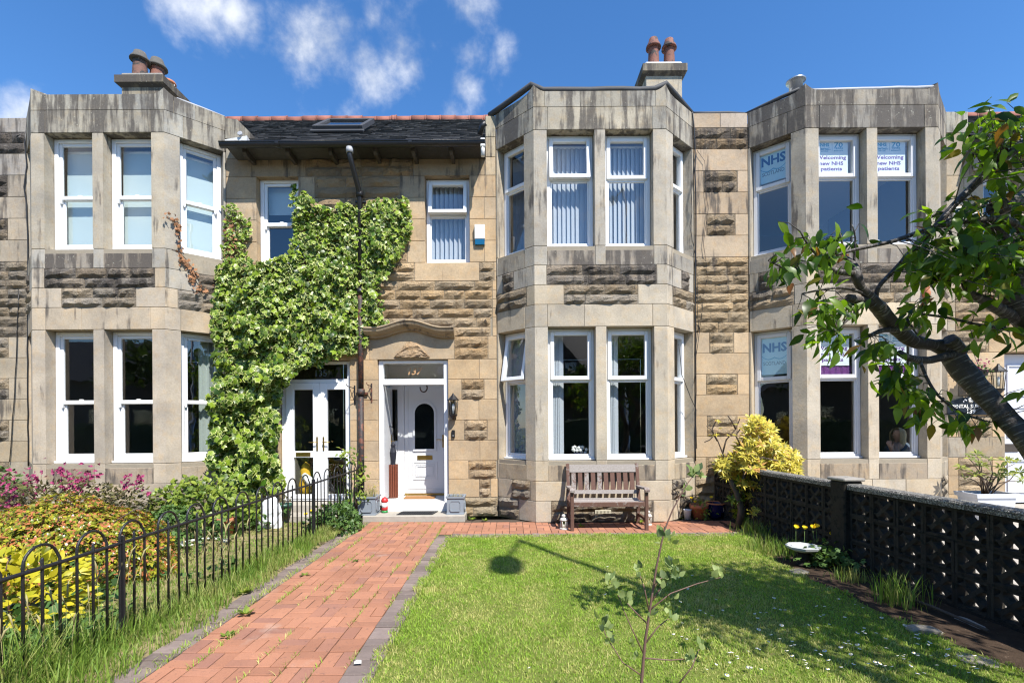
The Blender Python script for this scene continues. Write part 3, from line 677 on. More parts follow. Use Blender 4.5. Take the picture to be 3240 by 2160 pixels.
# ------------------------------------------------ bays
def bay(hs, xa, xb, xf0, xf1, kind, lo=BAY_LO, hi=BAY_HI, top=BAY_TOP, left=True, right=True, warmth=1.0, tilts=None):
    FL, FF, FRt = Fr(xa, WP, xf0, FP), Fr(xf0, FP, xf1, FP), Fr(xf1, FP, xb, WP)
    w = FF.L; p, m0, m1 = .205, w / 2 - .083, w / 2 + .083
    ops = [(p, m0), (m1, w - p)]
    zg, zu = (0.97, LIN[0]), (4.36, 6.19)
    # front
    f = FF
    dressed(hs, f, 0, .24, 0, .336, lo, 0); rocks(hs, f, .24, w - .24, 0, .336, GREY_R); dressed(hs, f, w - .24, w, 0, .336, lo, 1, 0)
    ashlar(hs, f, [0, .5, 1.02, 1.55, w], .336, .65, lo, 0, 0)
    for (z0, z1, col, nm) in ((.65, .97, lo, 0), (4.055, 4.36, hi, 1)):
        dressed(hs, f, 0, p, z0, z1, col, 0); dressed(hs, f, m0, m1, z0, z1, col); dressed(hs, f, w - p, w, z0, z1, col, 1, 0)
        cc = (col[0] * .74, col[1] * .72, col[2] * .72, min(1, col[3] + .45))
        for a, b in ops: sill(hs, f, a, b, z0, z1, cc)
    for (z0, z1), col in ((zg, lo), (zu, hi)):
        dressed(hs, f, 0, p, z0, z1, col, 0, 0); dressed(hs, f, m0, m1, z0, z1, col, 0, 0); dressed(hs, f, w - p, w, z0, z1, col, 0, 0)
    ashlar(hs, f, [0, .2, .78, 1.86, w], LIN[0], LIN[1], lo, 0, 0)
    dressed(hs, f, 0, .46, LIN[1], MID, lo, 0); rocks(hs, f, .46, w - .46, LIN[1], MID, DARK2); dressed(hs, f, w - .46, w, LIN[1], MID, lo, 1, 0)
    dressed(hs, f, 0, .19, MID, 4.055, lo, 0); rocks(hs, f, .19, w - .16, MID, 4.055, DARK); dressed(hs, f, w - .16, w, MID, 4.055, lo, 1, 0)
    ashlar(hs, f, [0, .22, w - .22, w], 6.19, 6.55, top, 0, 0)
    tops = [0, .18, .74, 1.38, w - .16, w]
    prof = lambda u, L: 6.795 + .10 * max(0, 1 - u / .17) ** 1.6 + .10 * max(0, 1 - (L - u) / .17) ** 1.6
    def parapet(fr, cuts, pf, col, e=(0, 0)):
        for i in range(len(cuts) - 1):
            a, b = cuts[i] + G, cuts[i + 1] - G
            if i == 0: a = cuts[0]
            if i == len(cuts) - 2: b = cuts[-1]
            n = 5 if (i in (0, len(cuts) - 2)) else 2
            us = [a + (b - a) * k / n for k in range(n + 1)]
            poly = [(a, 6.55 + G), (b, 6.55 + G)] + [(u, pf(u, fr.L)) for u in reversed(us)]
            mb = MB(); mb.prism([(x - a, z) for x, z in poly], 0, .22, 'y')
            link(mb.mesh('parapet_stone'), 'parapet_stone', 'stone', hs, loc=fr.p(a, 0, 0), rz=fr.a, color=jit(col))
    parapet(f, tops, prof, top)
    backing(hs, f, .01, w - .01, 0, 6.75, [(a, b, *zg) for a, b in ops] + [(a, b, *zu) for a, b in ops])
    zsg, zsu = kind['split']
    for i, (a, b) in enumerate(ops):
        window(hs, f, a, b, *zg, zsg, kind['style'], mat=kind['mat'], tilt=(tilts or {}).get(('F', i, 0), 0))
        window(hs, f, a, b, *zu, zsu, kind['style'], mat=kind['mat'], tilt=(tilts or {}).get(('F', i, 1), 0))
    # splayed sides
    for fr, on, rev in ((FL, left, True), (FRt, right, False)):
        L = fr.L; q = lambda a, b: (L - b, L - a) if rev else (a, b)
        if rev: E = lambda e0, e1: (e1, e0)
        else: E = lambda e0, e1: (e0, e1)
        def D(a, b, z0, z1, col, e0=1, e1=1): aa, bb = q(a, b); dressed(hs, fr, aa, bb, z0, z1, col, *E(e0, e1))
        def K(a, b, z0, z1, col): aa, bb = q(a, b); rocks(hs, fr, aa, bb, z0, z1, col)
        D(0, .36, 0, .336, lo, 0); K(.36, L - .01, 0, .336, GREY_R)
        D(0, .12, .336, .65, lo, 0); K(.12, .52, .336, .65, DARK2); D(.52, L - .01, .336, .65, lo)
        D(0, .205, LIN[0], LIN[1], lo, 0); D(.205, L - .01, LIN[0], LIN[1], lo)
        D(0, .17, LIN[1], MID, lo, 0); K(.17, L - .01, LIN[1], MID, DARK2)
        D(0, .45, MID, 4.055, hi, 0); K(.45, .70, MID, 4.055, DARK); D(.70, L - .01, MID, 4.055, hi)
        D(0, .26, 6.19, 6.55, top, 0); D(.26, L - .01, 6.19, 6.55, top)
        oa, ob = q(.205, L - .035)
        for (z0, z1, col) in ((.65, .97, lo), (4.055, 4.36, hi)):
            D(0, .205, z0, z1, col, 0); sill(hs, fr, oa, ob, z0, z1, (col[0] * .8, col[1] * .8, col[2] * .8, .6)); D(L - .035, L, z0, z1, col)
        for (z0, z1), col in ((zg, lo), (zu, hi)):
            D(0, .205, z0, z1, col, 0, 0); D(L - .035, L - .004, z0, z1, col, 0, 0)
        pf = (lambda u, LL: 6.795 + .10 * max(0, 1 - (LL - u) / .2) ** 1.6) if rev else (lambda u, LL: 6.795 + .10 * max(0, 1 - u / .2) ** 1.6)
        parapet(fr, [0, L * .5, L - .13, L] if rev else [0, .13, L * .5, L], pf, top)
        backing(hs, fr, .01, L - .012, 0, 6.75, [(oa, ob, *zg), (oa, ob, *zu)])
        window(hs, fr, oa, ob, *zg, zsg, kind['style'], mat=kind['mat'], tilt=(tilts or {}).get(('L' if rev else 'R', 0, 0), 0))
        window(hs, fr, oa, ob, *zu, zsu, kind['style'], mat=kind['mat'])
    # lead roof of the bay
    mb = MB(); mb.prism([(xa + .05, WP + .2), (xf0 + .06, FP + .1), (xf1 - .06, FP + .1), (xb - .05, WP + .2), (xb - .05, WP + 1.2), (xa + .05, WP + 1.2)], 6.66, 6.72)
    mb.build('bay_roof', 'lead', hs)
    return FL, FF, FRt
def lead_roll(hs, pts, r=0.05, mat='lead', name='lead_flashing'):
    mb = MB(); q = []
    for i in range(len(pts) - 1):
        a, b = Vector(pts[i]), Vector(pts[i + 1]); n = max(1, int((b - a).length / .25))
        for k in range(n): q.append(a.lerp(b, k / n) + Vector((0, 0, rnd.uniform(-.008, .008))))
    q.append(Vector(pts[-1])); mb.tube(q, r, 7); mb.build(name, mat, hs)
UPVC_SASH = {'style': 'sash', 'split': (1.95, 5.25), 'mat': 'upvc'}
UPVC_CASE = {'style': 'case', 'split': (2.27, 5.49), 'mat': 'upvc'}
UPVC_OLD = {'style': 'case', 'split': (2.27, 5.50), 'mat': 'upvc_old'}

# ------------------------------------------------ rooms (shells that the windows look into)
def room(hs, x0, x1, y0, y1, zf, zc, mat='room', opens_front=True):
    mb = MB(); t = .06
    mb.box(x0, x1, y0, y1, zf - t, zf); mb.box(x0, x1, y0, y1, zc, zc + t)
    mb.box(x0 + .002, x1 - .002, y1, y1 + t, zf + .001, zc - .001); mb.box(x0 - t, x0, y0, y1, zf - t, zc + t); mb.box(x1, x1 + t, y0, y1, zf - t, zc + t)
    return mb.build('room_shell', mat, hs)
def bay_floor(hs, xa, xb, xf0, xf1, z, mat='room', th=.05):
    mb = MB(); k = .27
    mb.prism([(xa + .35, WP + .25), (xf0 + .12, FP + k), (xf1 - .12, FP + k), (xb - .35, WP + .25)], z - th, z); mb.build('bay_floor', mat, hs)
def bay_house_rooms(hs, xa, xb, xf0, xf1, mat_up='room', deep=4.2):
    for zf, zc, m in ((.25, 3.2, 'room'), (3.55, 6.35, mat_up)):
        room(hs, xa - .2, xb + .2, WP + .26, WP + deep, zf, zc, m); bay_floor(hs, xa, xb, xf0, xf1, zf - .004, m); bay_floor(hs, xa, xb, xf0, xf1, zc + .054, m)

# ---------------------------------------------------------------- house 135
h135 = thing('terraced_house', 'sandstone terraced house with the ivy, white sash windows and glazed double door numbered 135', 'house', (-5.6, 8.2, 0))
A_XA, A_XB, A_X0, A_X1 = -8.2, -4.824, -7.56, -5.46
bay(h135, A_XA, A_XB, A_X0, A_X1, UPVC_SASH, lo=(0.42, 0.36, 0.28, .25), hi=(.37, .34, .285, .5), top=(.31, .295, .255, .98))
bay_house_rooms(h135, A_XA, A_XB, A_X0, A_X1)
lead_roll(h135, [(A_X0 + .17, FP + .06, 6.80), (A_X1 - .17, FP + .06, 6.80)], .022, 'lead_light')
lead_roll(h135, [(A_X1 + .1, FP + .15, 6.82), (A_XB - .04, WP + .04, 6.81)], .022, 'lead_light')
# left wall strip beside the bay (house 133 beyond the cables)
h133 = thing('terraced_house', 'strip of sandstone house wall at the left edge with two black cables', 'house', (-9.6, 8.2, 0))
def strip_wall(hs, x0, x1, col, colr, jl=True, jr=True, zmax=6.80, upto=None):
    f = Fr(x0, WP, x1, WP); L = f.L
    zs = [0, .33, .65, .97] + [.97 + .3525 * k for k in range(1, 7)] + [3.435, 3.745, 4.055, 4.36] + [4.36 + .366 * k for k in range(1, 6)] + [6.55, zmax]
    for i in range(len(zs) - 1):
        a, b = zs[i], zs[i + 1]; zmid = (a + b) / 2
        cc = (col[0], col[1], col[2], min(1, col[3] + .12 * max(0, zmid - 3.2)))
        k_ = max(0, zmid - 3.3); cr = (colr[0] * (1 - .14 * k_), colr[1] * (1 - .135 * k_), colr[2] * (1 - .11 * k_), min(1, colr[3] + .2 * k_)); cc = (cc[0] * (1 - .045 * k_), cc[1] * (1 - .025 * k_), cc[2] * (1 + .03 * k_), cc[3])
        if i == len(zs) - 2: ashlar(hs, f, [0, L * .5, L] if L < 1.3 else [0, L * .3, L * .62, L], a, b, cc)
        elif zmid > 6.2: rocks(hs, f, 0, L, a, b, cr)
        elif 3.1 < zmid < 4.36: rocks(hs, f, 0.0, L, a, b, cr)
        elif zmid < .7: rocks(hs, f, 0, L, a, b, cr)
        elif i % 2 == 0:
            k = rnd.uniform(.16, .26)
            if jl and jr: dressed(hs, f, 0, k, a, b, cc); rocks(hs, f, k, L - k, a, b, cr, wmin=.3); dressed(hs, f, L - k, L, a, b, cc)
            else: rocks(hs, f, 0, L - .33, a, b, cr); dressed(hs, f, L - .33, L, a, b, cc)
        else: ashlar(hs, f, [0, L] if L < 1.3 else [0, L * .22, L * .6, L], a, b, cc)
    backing(hs, f, 0, L, 0, zmax - .05)
    return f
strip_wall(h133, -12.0, -8.2, GREY, GREY_R, True, False)
lead_roll(h133, [(-12, WP + .06, 6.81), (-8.25, WP + .06, 6.81)], .02, 'lead_light')

# main wall between the two bays: 135 to the left of the pipe, 137 to the right
CX0, CX1, PARTY = -4.824, -0.25, -2.53
fc = Fr(CX0, WP, CX1, WP); U = lambda x: x - CX0
h137 = thing('terraced_house', 'sandstone terraced house with pale bay window, bench in front and open white doorway numbered 137', 'house', (-0.5, 8.2, 0))
oWa, oWb = (U(-4.31), U(-3.60), 4.30, 5.79), (U(-1.454), U(-.70), 4.30, 5.77)
oD5, oD7 = (U(-3.95), U(-2.75), 0.10, 2.66), (U(-2.275), U(-1.083), 0.10, 2.66)
def house_of(u): return h135 if u < U(PARTY) else h137
def wsplit(fn, u0, u1, *a, **k):
    if u0 < U(PARTY) - .05 and u1 > U(PARTY) + .05:
        fn(h135, fc, u0, U(PARTY), *a, **k); fn(h137, fc, U(PARTY), u1, *a, **k)
    else: fn(house_of((u0 + u1) / 2), fc, u0, u1, *a, **k)
zs = [0, .16, .32, .63, .94, 1.285, 1.63, 1.975, 2.32, 2.66]
for i in range(len(zs) - 1):
    a, b = zs[i], zs[i + 1]; L = fc.L
    wsplit(dressed, U(-2.75), U(PARTY), a, b, WARM) if a > .09 else None
    wsplit(dressed, U(PARTY), U(-2.275), a, b, WARM) if a > .09 else None
    if i < 2: rocks(h137, fc, oD7[1], L, a, b, (.34, .28, .19, .35), rows=1); rocks(h135, fc, 0, oD5[0], a, b, WARM_R, rows=1)
    else:
        k = oD7[1]
        if i in (4, 6, 8): ashlar(h137, fc, [k, L - .30 if i != 6 else k + .52, L], a, b, WARM)
        else:
            w0 = {2: .52, 3: .34, 5: .27, 7: .23}[i]; w1 = {2: .12, 3: .02, 5: .17, 7: .22}[i]
            dressed(h137, fc, k, k + w0, a, b, WARM); rocks(h137, fc, k + w0, L - w1, a, b, (0.40, .30, .19, .25)); dressed(h137, fc, L - w1, L, a, b, WARM)
        ashlar(h135, fc, [0, .45, oD5[0]] if i % 2 else [0, .6, oD5[0]], a, b, (.38, .30, .20, .2))
# lintels and the carved panel over door 137
wsplit(ashlar_one := (lambda hs, f, u0, u1, a, b, c: dressed(hs, f, u0, u1, a, b, c)), U(-4.25), U(-2.62), 2.66, 3.05, WARM)
dressed(h135, fc, 0, U(-4.25), 2.66, 3.05, WARM_R)
dressed(h137, fc, U(-2.62), U(-2.42), 2.66, 3.05, WARM)
dressed(h137, fc, U(-2.42), U(-.97), 2.66, 3.16, WARM)
rocks(h137, fc, U(-.97), U(-.40), 2.66, 3.05, (0.40, .30, .19, .25)); dressed(h137, fc, U(-.40), fc.L, 2.66, 3.05, WARM)
dressed(h137, fc, U(-2.62), U(-2.42), 3.05, 3.206, WARM_R)
# rock faced rows between the floors
z = 3.05
for r in range(8):
    a, b = 3.05 + .15625 * r, 3.05 + .15625 * (r + 1)
    cr = (0.40, 0.305, 0.195, .32)
    if r < 2:
        rocks(h135, fc, 0, U(PARTY) - .1, a, b, WARM_R, rows=1)
        rocks(h137, fc, U(-.97), fc.L - .1, a, b, cr, rows=1)
        if r == 1: rocks(h137, fc, U(-2.42), U(-.97), 3.206, b, cr, rows=1)
    elif r >= 6:
        rocks(h135, fc, 0, U(PARTY), a, b, WARM_R, rows=1)
        rocks(h137, fc, U(PARTY), oWb[0] - .18, a, b, cr, rows=1); rocks(h137, fc, oWb[1] + .16, fc.L - .04, a, b, cr, rows=1)
    else:
        rocks(h135, fc, 0, U(PARTY), a, b, WARM_R, rows=1); rocks(h137, fc, U(PARTY), fc.L - .07, a, b, cr, rows=1)
    if r < 6: dressed(h137, fc, fc.L - .07, fc.L, a, b, WARM)
    else: dressed(h137, fc, fc.L - .04, fc.L, a, b, WARM)
dressed(h137, fc, oWb[0] - .18, oWb[1] + .16, 3.9875, 4.30, WARM, dep=.30)
# window storey
for r in range(4):
    a, b = 4.30 + .3675 * r, 4.30 + .3675 * (r + 1)
    sh = .08 * r
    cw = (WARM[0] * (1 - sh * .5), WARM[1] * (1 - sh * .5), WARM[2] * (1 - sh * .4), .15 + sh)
    k = (.30, .42)[r % 2]; k2 = (.34, .28)[r % 2]
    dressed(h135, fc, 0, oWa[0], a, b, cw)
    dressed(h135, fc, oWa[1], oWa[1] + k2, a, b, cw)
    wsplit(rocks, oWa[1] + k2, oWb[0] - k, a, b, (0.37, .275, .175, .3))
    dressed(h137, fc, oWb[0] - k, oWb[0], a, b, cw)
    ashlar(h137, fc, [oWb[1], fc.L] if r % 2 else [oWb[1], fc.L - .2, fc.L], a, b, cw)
cw = (.34, .26, .17, .45)
dressed(h135, fc, 0, U(-3.47), 5.77, 6.08, cw); wsplit(rocks, U(-3.47), U(-1.65), 5.77, 6.08, (0.33, .25, .165, .4)); dressed(h137, fc, U(-1.65), U(-.42), 5.77, 6.08, cw); dressed(h137, fc, U(-.42), fc.L, 5.77, 6.08, (.36, .30, .22, .3))
wsplit(rocks, U(-4.55), U(-.42), 6.08, 6.30, (0.30, .23, .155, .5), rows=1)
dressed(h135, fc, 0, U(-4.55), 6.08, 6.42, (.33, .30, .24, .6)); dressed(h137, fc, U(-.42), fc.L, 6.08, 6.42, (.34, .30, .23, .45))
dressed(h137, fc, U(-.42), fc.L, 6.42, 6.78, (.34, .31, .24, .6), dep=.5)
# raking block against the roof end on the left
mb = MB(); mb.prism([(0, 6.42), (.42, 6.42), (.42, 6.52), (.20, 6.74), (0, 6.76)], 0, .35, 'y')
link(mb.mesh('skew_stone'), 'skew_stone', 'stone', h135, loc=fc.p(0, -.01, 0), rz=0, color=(.30, .28, .23, .8))
backing(h135, fc, 0, U(PARTY) - .001, 0, 6.3, [oWa, oD5]); backing(h137, fc, U(PARTY), fc.L, 0, 6.3, [oWb, oD7])
window(h135, fc, *oWa, 5.02, 'sash', v=.12); window(h137, fc, *oWb, 5.16, 'case', v=.13, tilt=R(9), bottom=False)
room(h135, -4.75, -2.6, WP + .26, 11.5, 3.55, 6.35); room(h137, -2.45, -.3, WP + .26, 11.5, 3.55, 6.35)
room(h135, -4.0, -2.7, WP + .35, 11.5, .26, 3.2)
# ---------------------------------------------------------------- bay of 137 and the strip to its right
B_XA, B_XB, B_X0, B_X1 = -0.25, 3.10, 0.37, 2.46
bay(h137, B_XA, B_XB, B_X0, B_X1, UPVC_CASE, tilts={('F', 0, 1): R(5), ('L', 0, 0): R(11)})
bay_house_rooms(h137, B_XA, B_XB, B_X0, B_X1)
lead_roll(h137, [(B_XA - .1, WP + .06, 6.82), (B_X0 - .03, FP + .05, 6.93), (B_X0 + .16, FP + .06, 6.85), (B_X1 - .16, FP + .06, 6.85), (B_X1 + .02, FP + .05, 6.93), (B_XB, WP + .06, 6.83)], .048)
S_X1 = 4.026
strip_wall(h137, B_XB, S_X1, WARM, (0.40, 0.305, 0.19, .22))
lead_roll(h137, [(B_XB, WP + .07, 6.83), (S_X1 - .3, WP + .07, 6.84), (S_X1, WP + .07, 6.82)], .03)
# ---------------------------------------------------------------- house 139
h139 = thing('terraced_house', 'sandstone terraced house behind the cherry tree, with health posters in its bay windows', 'house', (6.6, 8.2, 0))
C_XA, C_XB, C_X0, C_X1 = 4.026, 7.39, 4.66, 6.756
bay(h139, C_XA, C_XB, C_X0, C_X1, UPVC_OLD, top=(0.27, 0.245, 0.205, 1.0), hi=(0.37, 0.335, 0.275, .55))
bay_house_rooms(h139, C_XA, C_XB, C_X0, C_X1, 'room_white')
lead_roll(h139, [(C_XA, WP + .06, 6.82), (C_X0 - .04, FP + .08, 6.86)], .03); lead_roll(h139, [(C_X0 + .1, FP + .08, 6.83), (C_X1 - .03, FP + .06, 6.86)], .03, 'lead_light')
fd = Fr(C_XB, WP, 12.0, WP); UD = lambda x: x - C_XB
oD9, oW9 = (UD(8.36), UD(9.5), .10, 2.72), (UD(8.02), UD(8.62), 4.55, 5.72)
zs = [0, .32, .63, .94, 1.285, 1.63, 1.975, 2.32, 2.72]
for i in range(len(zs) - 1):
    a, b = zs[i], zs[i + 1]; k = oD9[0]
    if i % 2 == 0 or i < 2: dressed(h139, fd, 0, .18, a, b, WARM); rocks(h139, fd, .18, k - .22, a, b, (0.38, .30, .20, .35)); dressed(h139, fd, k - .22, k, a, b, WARM)
    else: ashlar(h139, fd, [0, .3, k], a, b, WARM if i > 3 else (.30, .26, .2, .6))
    ashlar(h139, fd, [oD9[1], oD9[1] + .5, fd.L], a, b, WARM)
rocks(h139, fd, 0, .7, 2.72, 3.08, (0.38, .30, .20, .35)); dressed(h139, fd, .7, 2.6, 2.72, 3.08, WARM); dressed(h139, fd, 2.6, fd.L, 2.72, 3.08, WARM)
for r in range(9):
    a, b = 3.08 + .163 * r, 3.08 + .163 * (r + 1); rocks(h139, fd, .14, fd.L, a, b, (0.37, .29, .195, .4), rows=1); dressed(h139, fd, 0, .14, a, b, GREY)
for r in range(3):
    a, b = 4.547 + .39 * r, 4.547 + .39 * (r + 1)
    ashlar(h139, fd, [0, .30, oW9[0]], a, b, GREY); ashlar(h139, fd, [oW9[1], oW9[1] + .4, fd.L], a, b, GREY)
ashlar(h139, fd, [0, .40, 1.6, fd.L], 5.717, 6.10, (.32, .27, .20, .4)); ashlar(h139, fd, [0, .38], 6.10, 6.44, GREY, 1, 1); dressed(h139, fd, 0, .38, 6.44, 6.80, (.30, .28, .23, .7), dep=.5)
rocks(h139, fd, .38, fd.L, 6.10, 6.30, (0.30, .23, .155, .5), rows=1)
backing(h139, fd, 0, fd.L, 0, 6.28, [oD9, oW9])
window(h139, fd, *oW9, 5.3, 'case', v=.13, mat='upvc_old', bottom=False)
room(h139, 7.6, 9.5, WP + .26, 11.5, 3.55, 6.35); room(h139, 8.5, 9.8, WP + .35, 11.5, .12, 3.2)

# ---------------------------------------------------------------- roofs
PITCH = math.tan(R(37)); EAVE_Y, EAVE_Z = 7.83, 6.10
def roof(hs, x0, x1, rows=30, r0=0):
    sl = MB(); Yr = 10.85; n = rows; ang = math.atan(PITCH); Ls = (Yr - EAVE_Y) / math.cos(ang)
    ex = Ls / n; g = random.Random(3)
    for r in range(r0, n):
        s0 = r * ex; x = x0 - g.uniform(0, .2)
        while x < x1:
            w = g.uniform(.17, .30); a, b = max(x, x0), min(x + w, x1)
            if b - a > .03:
                lift = .014 + g.uniform(0, .010); ln = ex * 2.0; sk = g.uniform(-.012, .012)
                def P(u, s, h): return (u, EAVE_Y + s * math.cos(ang) - h * math.sin(ang), EAVE_Z + s * math.sin(ang) + h * math.cos(ang))
                v = [P(a + .002, s0 + sk, lift + .009), P(b - .002, s0 + sk + g.uniform(-.006, .006), lift + .009), P(b - .002, s0 + ln, .004), P(a + .002, s0 + ln, .004), P(a + .002, s0 + sk, lift - .004), P(b - .002, s0 + sk, lift - .004)]
                sl.add(v, [(0, 1, 2, 3), (4, 5, 1, 0)])
            x += w
    o = sl.build('slates', 'slate', hs, kind='stuff')
    mb = MB(); ys_ = EAVE_Y + .02 + r0 * ex * math.cos(ang); mb.prism([(ys_, EAVE_Z - .012 + (ys_ - EAVE_Y - .02) * PITCH), (Yr, EAVE_Z + (Yr - EAVE_Y) * PITCH - .012), (Yr + 3, EAVE_Z + (Yr - EAVE_Y) * PITCH - 2.2), (ys_ + .3, EAVE_Z - .05 + (ys_ - EAVE_Y - .02) * PITCH * .5)], x0, x1, 'x'); mb.build('roof', 'slate', hs)
    zr = EAVE_Z + (Yr - EAVE_Y) * PITCH
    x = x0
    while x < x1 - .05:
        w = .33 + rnd.uniform(-.01, .01); t = MB(); dz = rnd.uniform(-.012, .012); e = min(x + w, x1)
        t.tube([(x + .003, Yr, zr - .02 + dz), (e - .03, Yr, zr - .02 + dz)], .115, 10); t.tube([(e - .03, Yr, zr - .02 + dz), (e - .002, Yr, zr - .02 + dz)], .121, 10)
        t.build('ridge_tile', 'ridge', hs); x += w
def eaves(hs, x0, x1, mat, brk=0.7, corb=True, outlet=None):
    mb = MB(); n = 9
    prof = [(EAVE_Y - .045 + .062 * math.cos(math.pi + math.pi * k / n), EAVE_Z - .005 + .075 * math.sin(math.pi + math.pi * k / n)) for k in range(n + 1)]
    inner = [(EAVE_Y - .045 + (a - EAVE_Y + .045) * .86, EAVE_Z - .001 + (b - EAVE_Z) * .86) for a, b in prof]
    mb.prism(prof + inner[::-1], x0, x1, 'x')
    mb.tube([(x0, EAVE_Y - .107, EAVE_Z - .006), (x1, EAVE_Y - .107, EAVE_Z - .006)], .010, 6)
    x = x0 + .9
    while x < x1: mb.prism([(a + (a - EAVE_Y + .045) * .12, b - .006) for a, b in prof] , x, x + .06, 'x'); x += 1.55
    mb.build('gutter', mat, hs)
    if corb:
        x = x0 + .3
        while x < x1 - .02:
            m = MB(); m.prism([(EAVE_Y + .04, EAVE_Z - .02), (EAVE_Y + .04, EAVE_Z - .10), (EAVE_Y + .09, EAVE_Z - .135), (WP + .02, EAVE_Z - .135), (WP + .02, EAVE_Z - .02)], x, x + .055, 'x')
            m.build('rafter_foot', 'timber_dark', hs); x += brk
M['timber_dark'] = simple('dark stained eaves timber', (0.055, 0.045, 0.036), 0.8, var=0.4, scale=12, col2=(0.20, 0.17, 0.13), thr=0.62)
roof(h135, -4.62, PARTY); roof(h135, -8.9, -4.622, r0=9); roof(h137, PARTY + .002, -.42)
eaves(h135, -4.66, PARTY - .002, 'black_iron'); eaves(h137, PARTY, -.40, 'black_iron', brk=.62)
roof(h139, 7.78, 13.0); eaves(h139, 7.80, 13.0, 'grey_plastic', brk=.8)
m = MB(); m.bbox(7.82, 8.13, EAVE_Y + .0, WP - .01, EAVE_Z - .32, EAVE_Z - .09, .02); m.build('eaves_box', 'grey_plastic', h139)
m = MB(); m.tube([(7.79, EAVE_Y + .95, EAVE_Z + .78), (13, EAVE_Y + .95, EAVE_Z + .78)], .014, 6); m.build('roof_pipe', 'lead_light', h139)
# skylight standing a little open on the slates of 135
def on_roof(x, s, h=0.0):
    a = math.atan(PITCH); return Vector((x, EAVE_Y + s * math.cos(a) - h * math.sin(a), EAVE_Z + s * math.sin(a) + h * math.cos(a)))
ra = math.atan(PITCH)
Tk = Matrix.Translation(on_roof(-3.62, 1.35, .05)) @ Matrix.Rotation(ra + R(1.5), 4, 'X')
mb = MB(); ring(mb, 0, .92, -.0, 0.02, .06, 0, 1.0, Tk)
mb = MB(); mb.bbox(0, .07, 0, 1.0, 0, .09, .006, Tk); mb.bbox(.85, .92, 0, 1.0, 0, .09, .006, Tk); mb.bbox(.071, .849, 0, .08, 0, .09, .006, Tk); mb.bbox(.071, .849, .92, 1.0, 0, .09, .006, Tk)
sk = mb.build('skylight', 'lead', h135); m = MB(); m.box(.07, .85, .08, .92, .05, .056, Tk); m.build('pane', 'glass', sk)
m = MB(); m.bbox(-.03, .95, -.09, -.001, -.01, .03, .01, Tk); m.build('skylight_apron', 'lead', sk)
m = MB(); m.prism([(-4.72, 8.0), (-4.30, 7.9), (-4.34, 8.16), (-4.72, 8.16)], 6.20, 6.29); m.build('mortar_fillet', 'whitewash', h135)
m = MB(); m.lathe([(.035, 0), (.042, .02), (.035, .03)], 10, T=Matrix.Translation((-4.42, 7.93, 6.33)) @ Matrix.Rotation(R(80), 4, 'X')); m.build('pipe_end', 'lead_light', h135)
m = MB(); m.tube([(-.44, 7.78, 6.06), (-.44, 7.78, 5.86)], .035, 6); m.bbox(-.48, -.40, 7.74, 7.80, 6.0, 6.14, .01); m.build('gutter_end', 'whitewash', h137)
m = MB(); m.tube([(-.50, 7.95, 6.30), (-.46, 7.90, 6.42), (-.40, 7.88, 6.46)], .045, 7); m.build('pipe_bend', 'black_iron', h137)

# ---------------------------------------------------------------- chimneys
def cowl_pot(hs, x, y, z, mat, cowl, h=.55, r=.14, cap=True):
    mb = MB(); mb.lathe([(r * .98, 0), (r, .03), (r * .96, h * .2), (r * .84, h * .72), (r * .88, h * .78), (r * .80, h * .80)], 16, (x, y, z))
    p = mb.build('chimney_pot', mat, hs)
    m = MB()
    for k in range(4):
        q = k * math.pi / 2 + .5; m.bbox(x + r * .8 * math.cos(q) - .015, x + r * .8 * math.cos(q) + .015, y + r * .8 * math.sin(q) - .015, y + r * .8 * math.sin(q) + .015, z + h * .74, z + h * .92, .003)
    m.lathe([(r * 1.28, h * .80), (r * 1.24, h * .86), (r * .84, h * 1.03), (r * .72, h * 1.14), (r * .62, h * 1.15)], 16, (x, y, z)); m.build('cowl', cowl, p)
    return p
def chimney(hs, x0, x1, y0, y1, z0, z1, cope_mat, ccol):
    mb = MB(); mb.bbox(x0, x1, y0, y1, z0, z1, .01); st = link(mb.mesh('chimney'), 'chimney', 'stone', hs, color=ccol)
    c = MB(); o = .085; c.prism([(x0 - o, y0 - o), (x1 + o, y0 - o), (x1 + o, y1 + o), (x0 - o, y1 + o)], z1 + .05, z1 + .20)
    c.add([(x0, y0, z1 - .01), (x1, y0, z1 - .01), (x1, y1, z1 - .01), (x0, y1, z1 - .01), (x0 - o, y0 - o, z1 + .051), (x1 + o, y0 - o, z1 + .051), (x1 + o, y1 + o, z1 + .051), (x0 - o, y1 + o, z1 + .051)], [(i, (i + 1) % 4, (i + 1) % 4 + 4, i + 4) for i in range(4)])
    link(c.mesh('chimney_cornice'), 'chimney_cornice', 'stone', st, color=(ccol[0] * .5, ccol[1] * .5, ccol[2] * .5, .95))
    c = MB(); c.bbox(x0 - .01, x1 + .01, y0 - .01, y1 + .01, z1 + .203, z1 + .30, .025); c.build('chimney_cope', cope_mat, st)
    return st
p0 = at(279, 212, 10.1); p1 = at(372, 205, 10.1)
zc = at(330, 190, 10.0).z
ch = chimney(h135, p0.x, p1.x, 10.1, 11.35, 6.4, zc - .02, 'concrete', (.33, .29, .22, .75))
cowl_pot(ch, at(317, 158, 10.3).x, 10.36, zc + .28, 'pot_soot', 'pot_cowl', .54, .15)
cowl_pot(ch, at(350, 158, 10.5).x + .02, 10.62, zc + .28, 'pot_red', 'pot_cowl', .58, .155)
pp = MB(); c3 = at(384, 190, 11.05); pp.lathe([(.14, 0), (.15, .03), (.135, .3), (.15, .34), (.15, .37), (.12, .38)], 16, (c3.x, 11.08, zc + .28)); p3 = pp.build('chimney_pot', 'pot_red', ch)
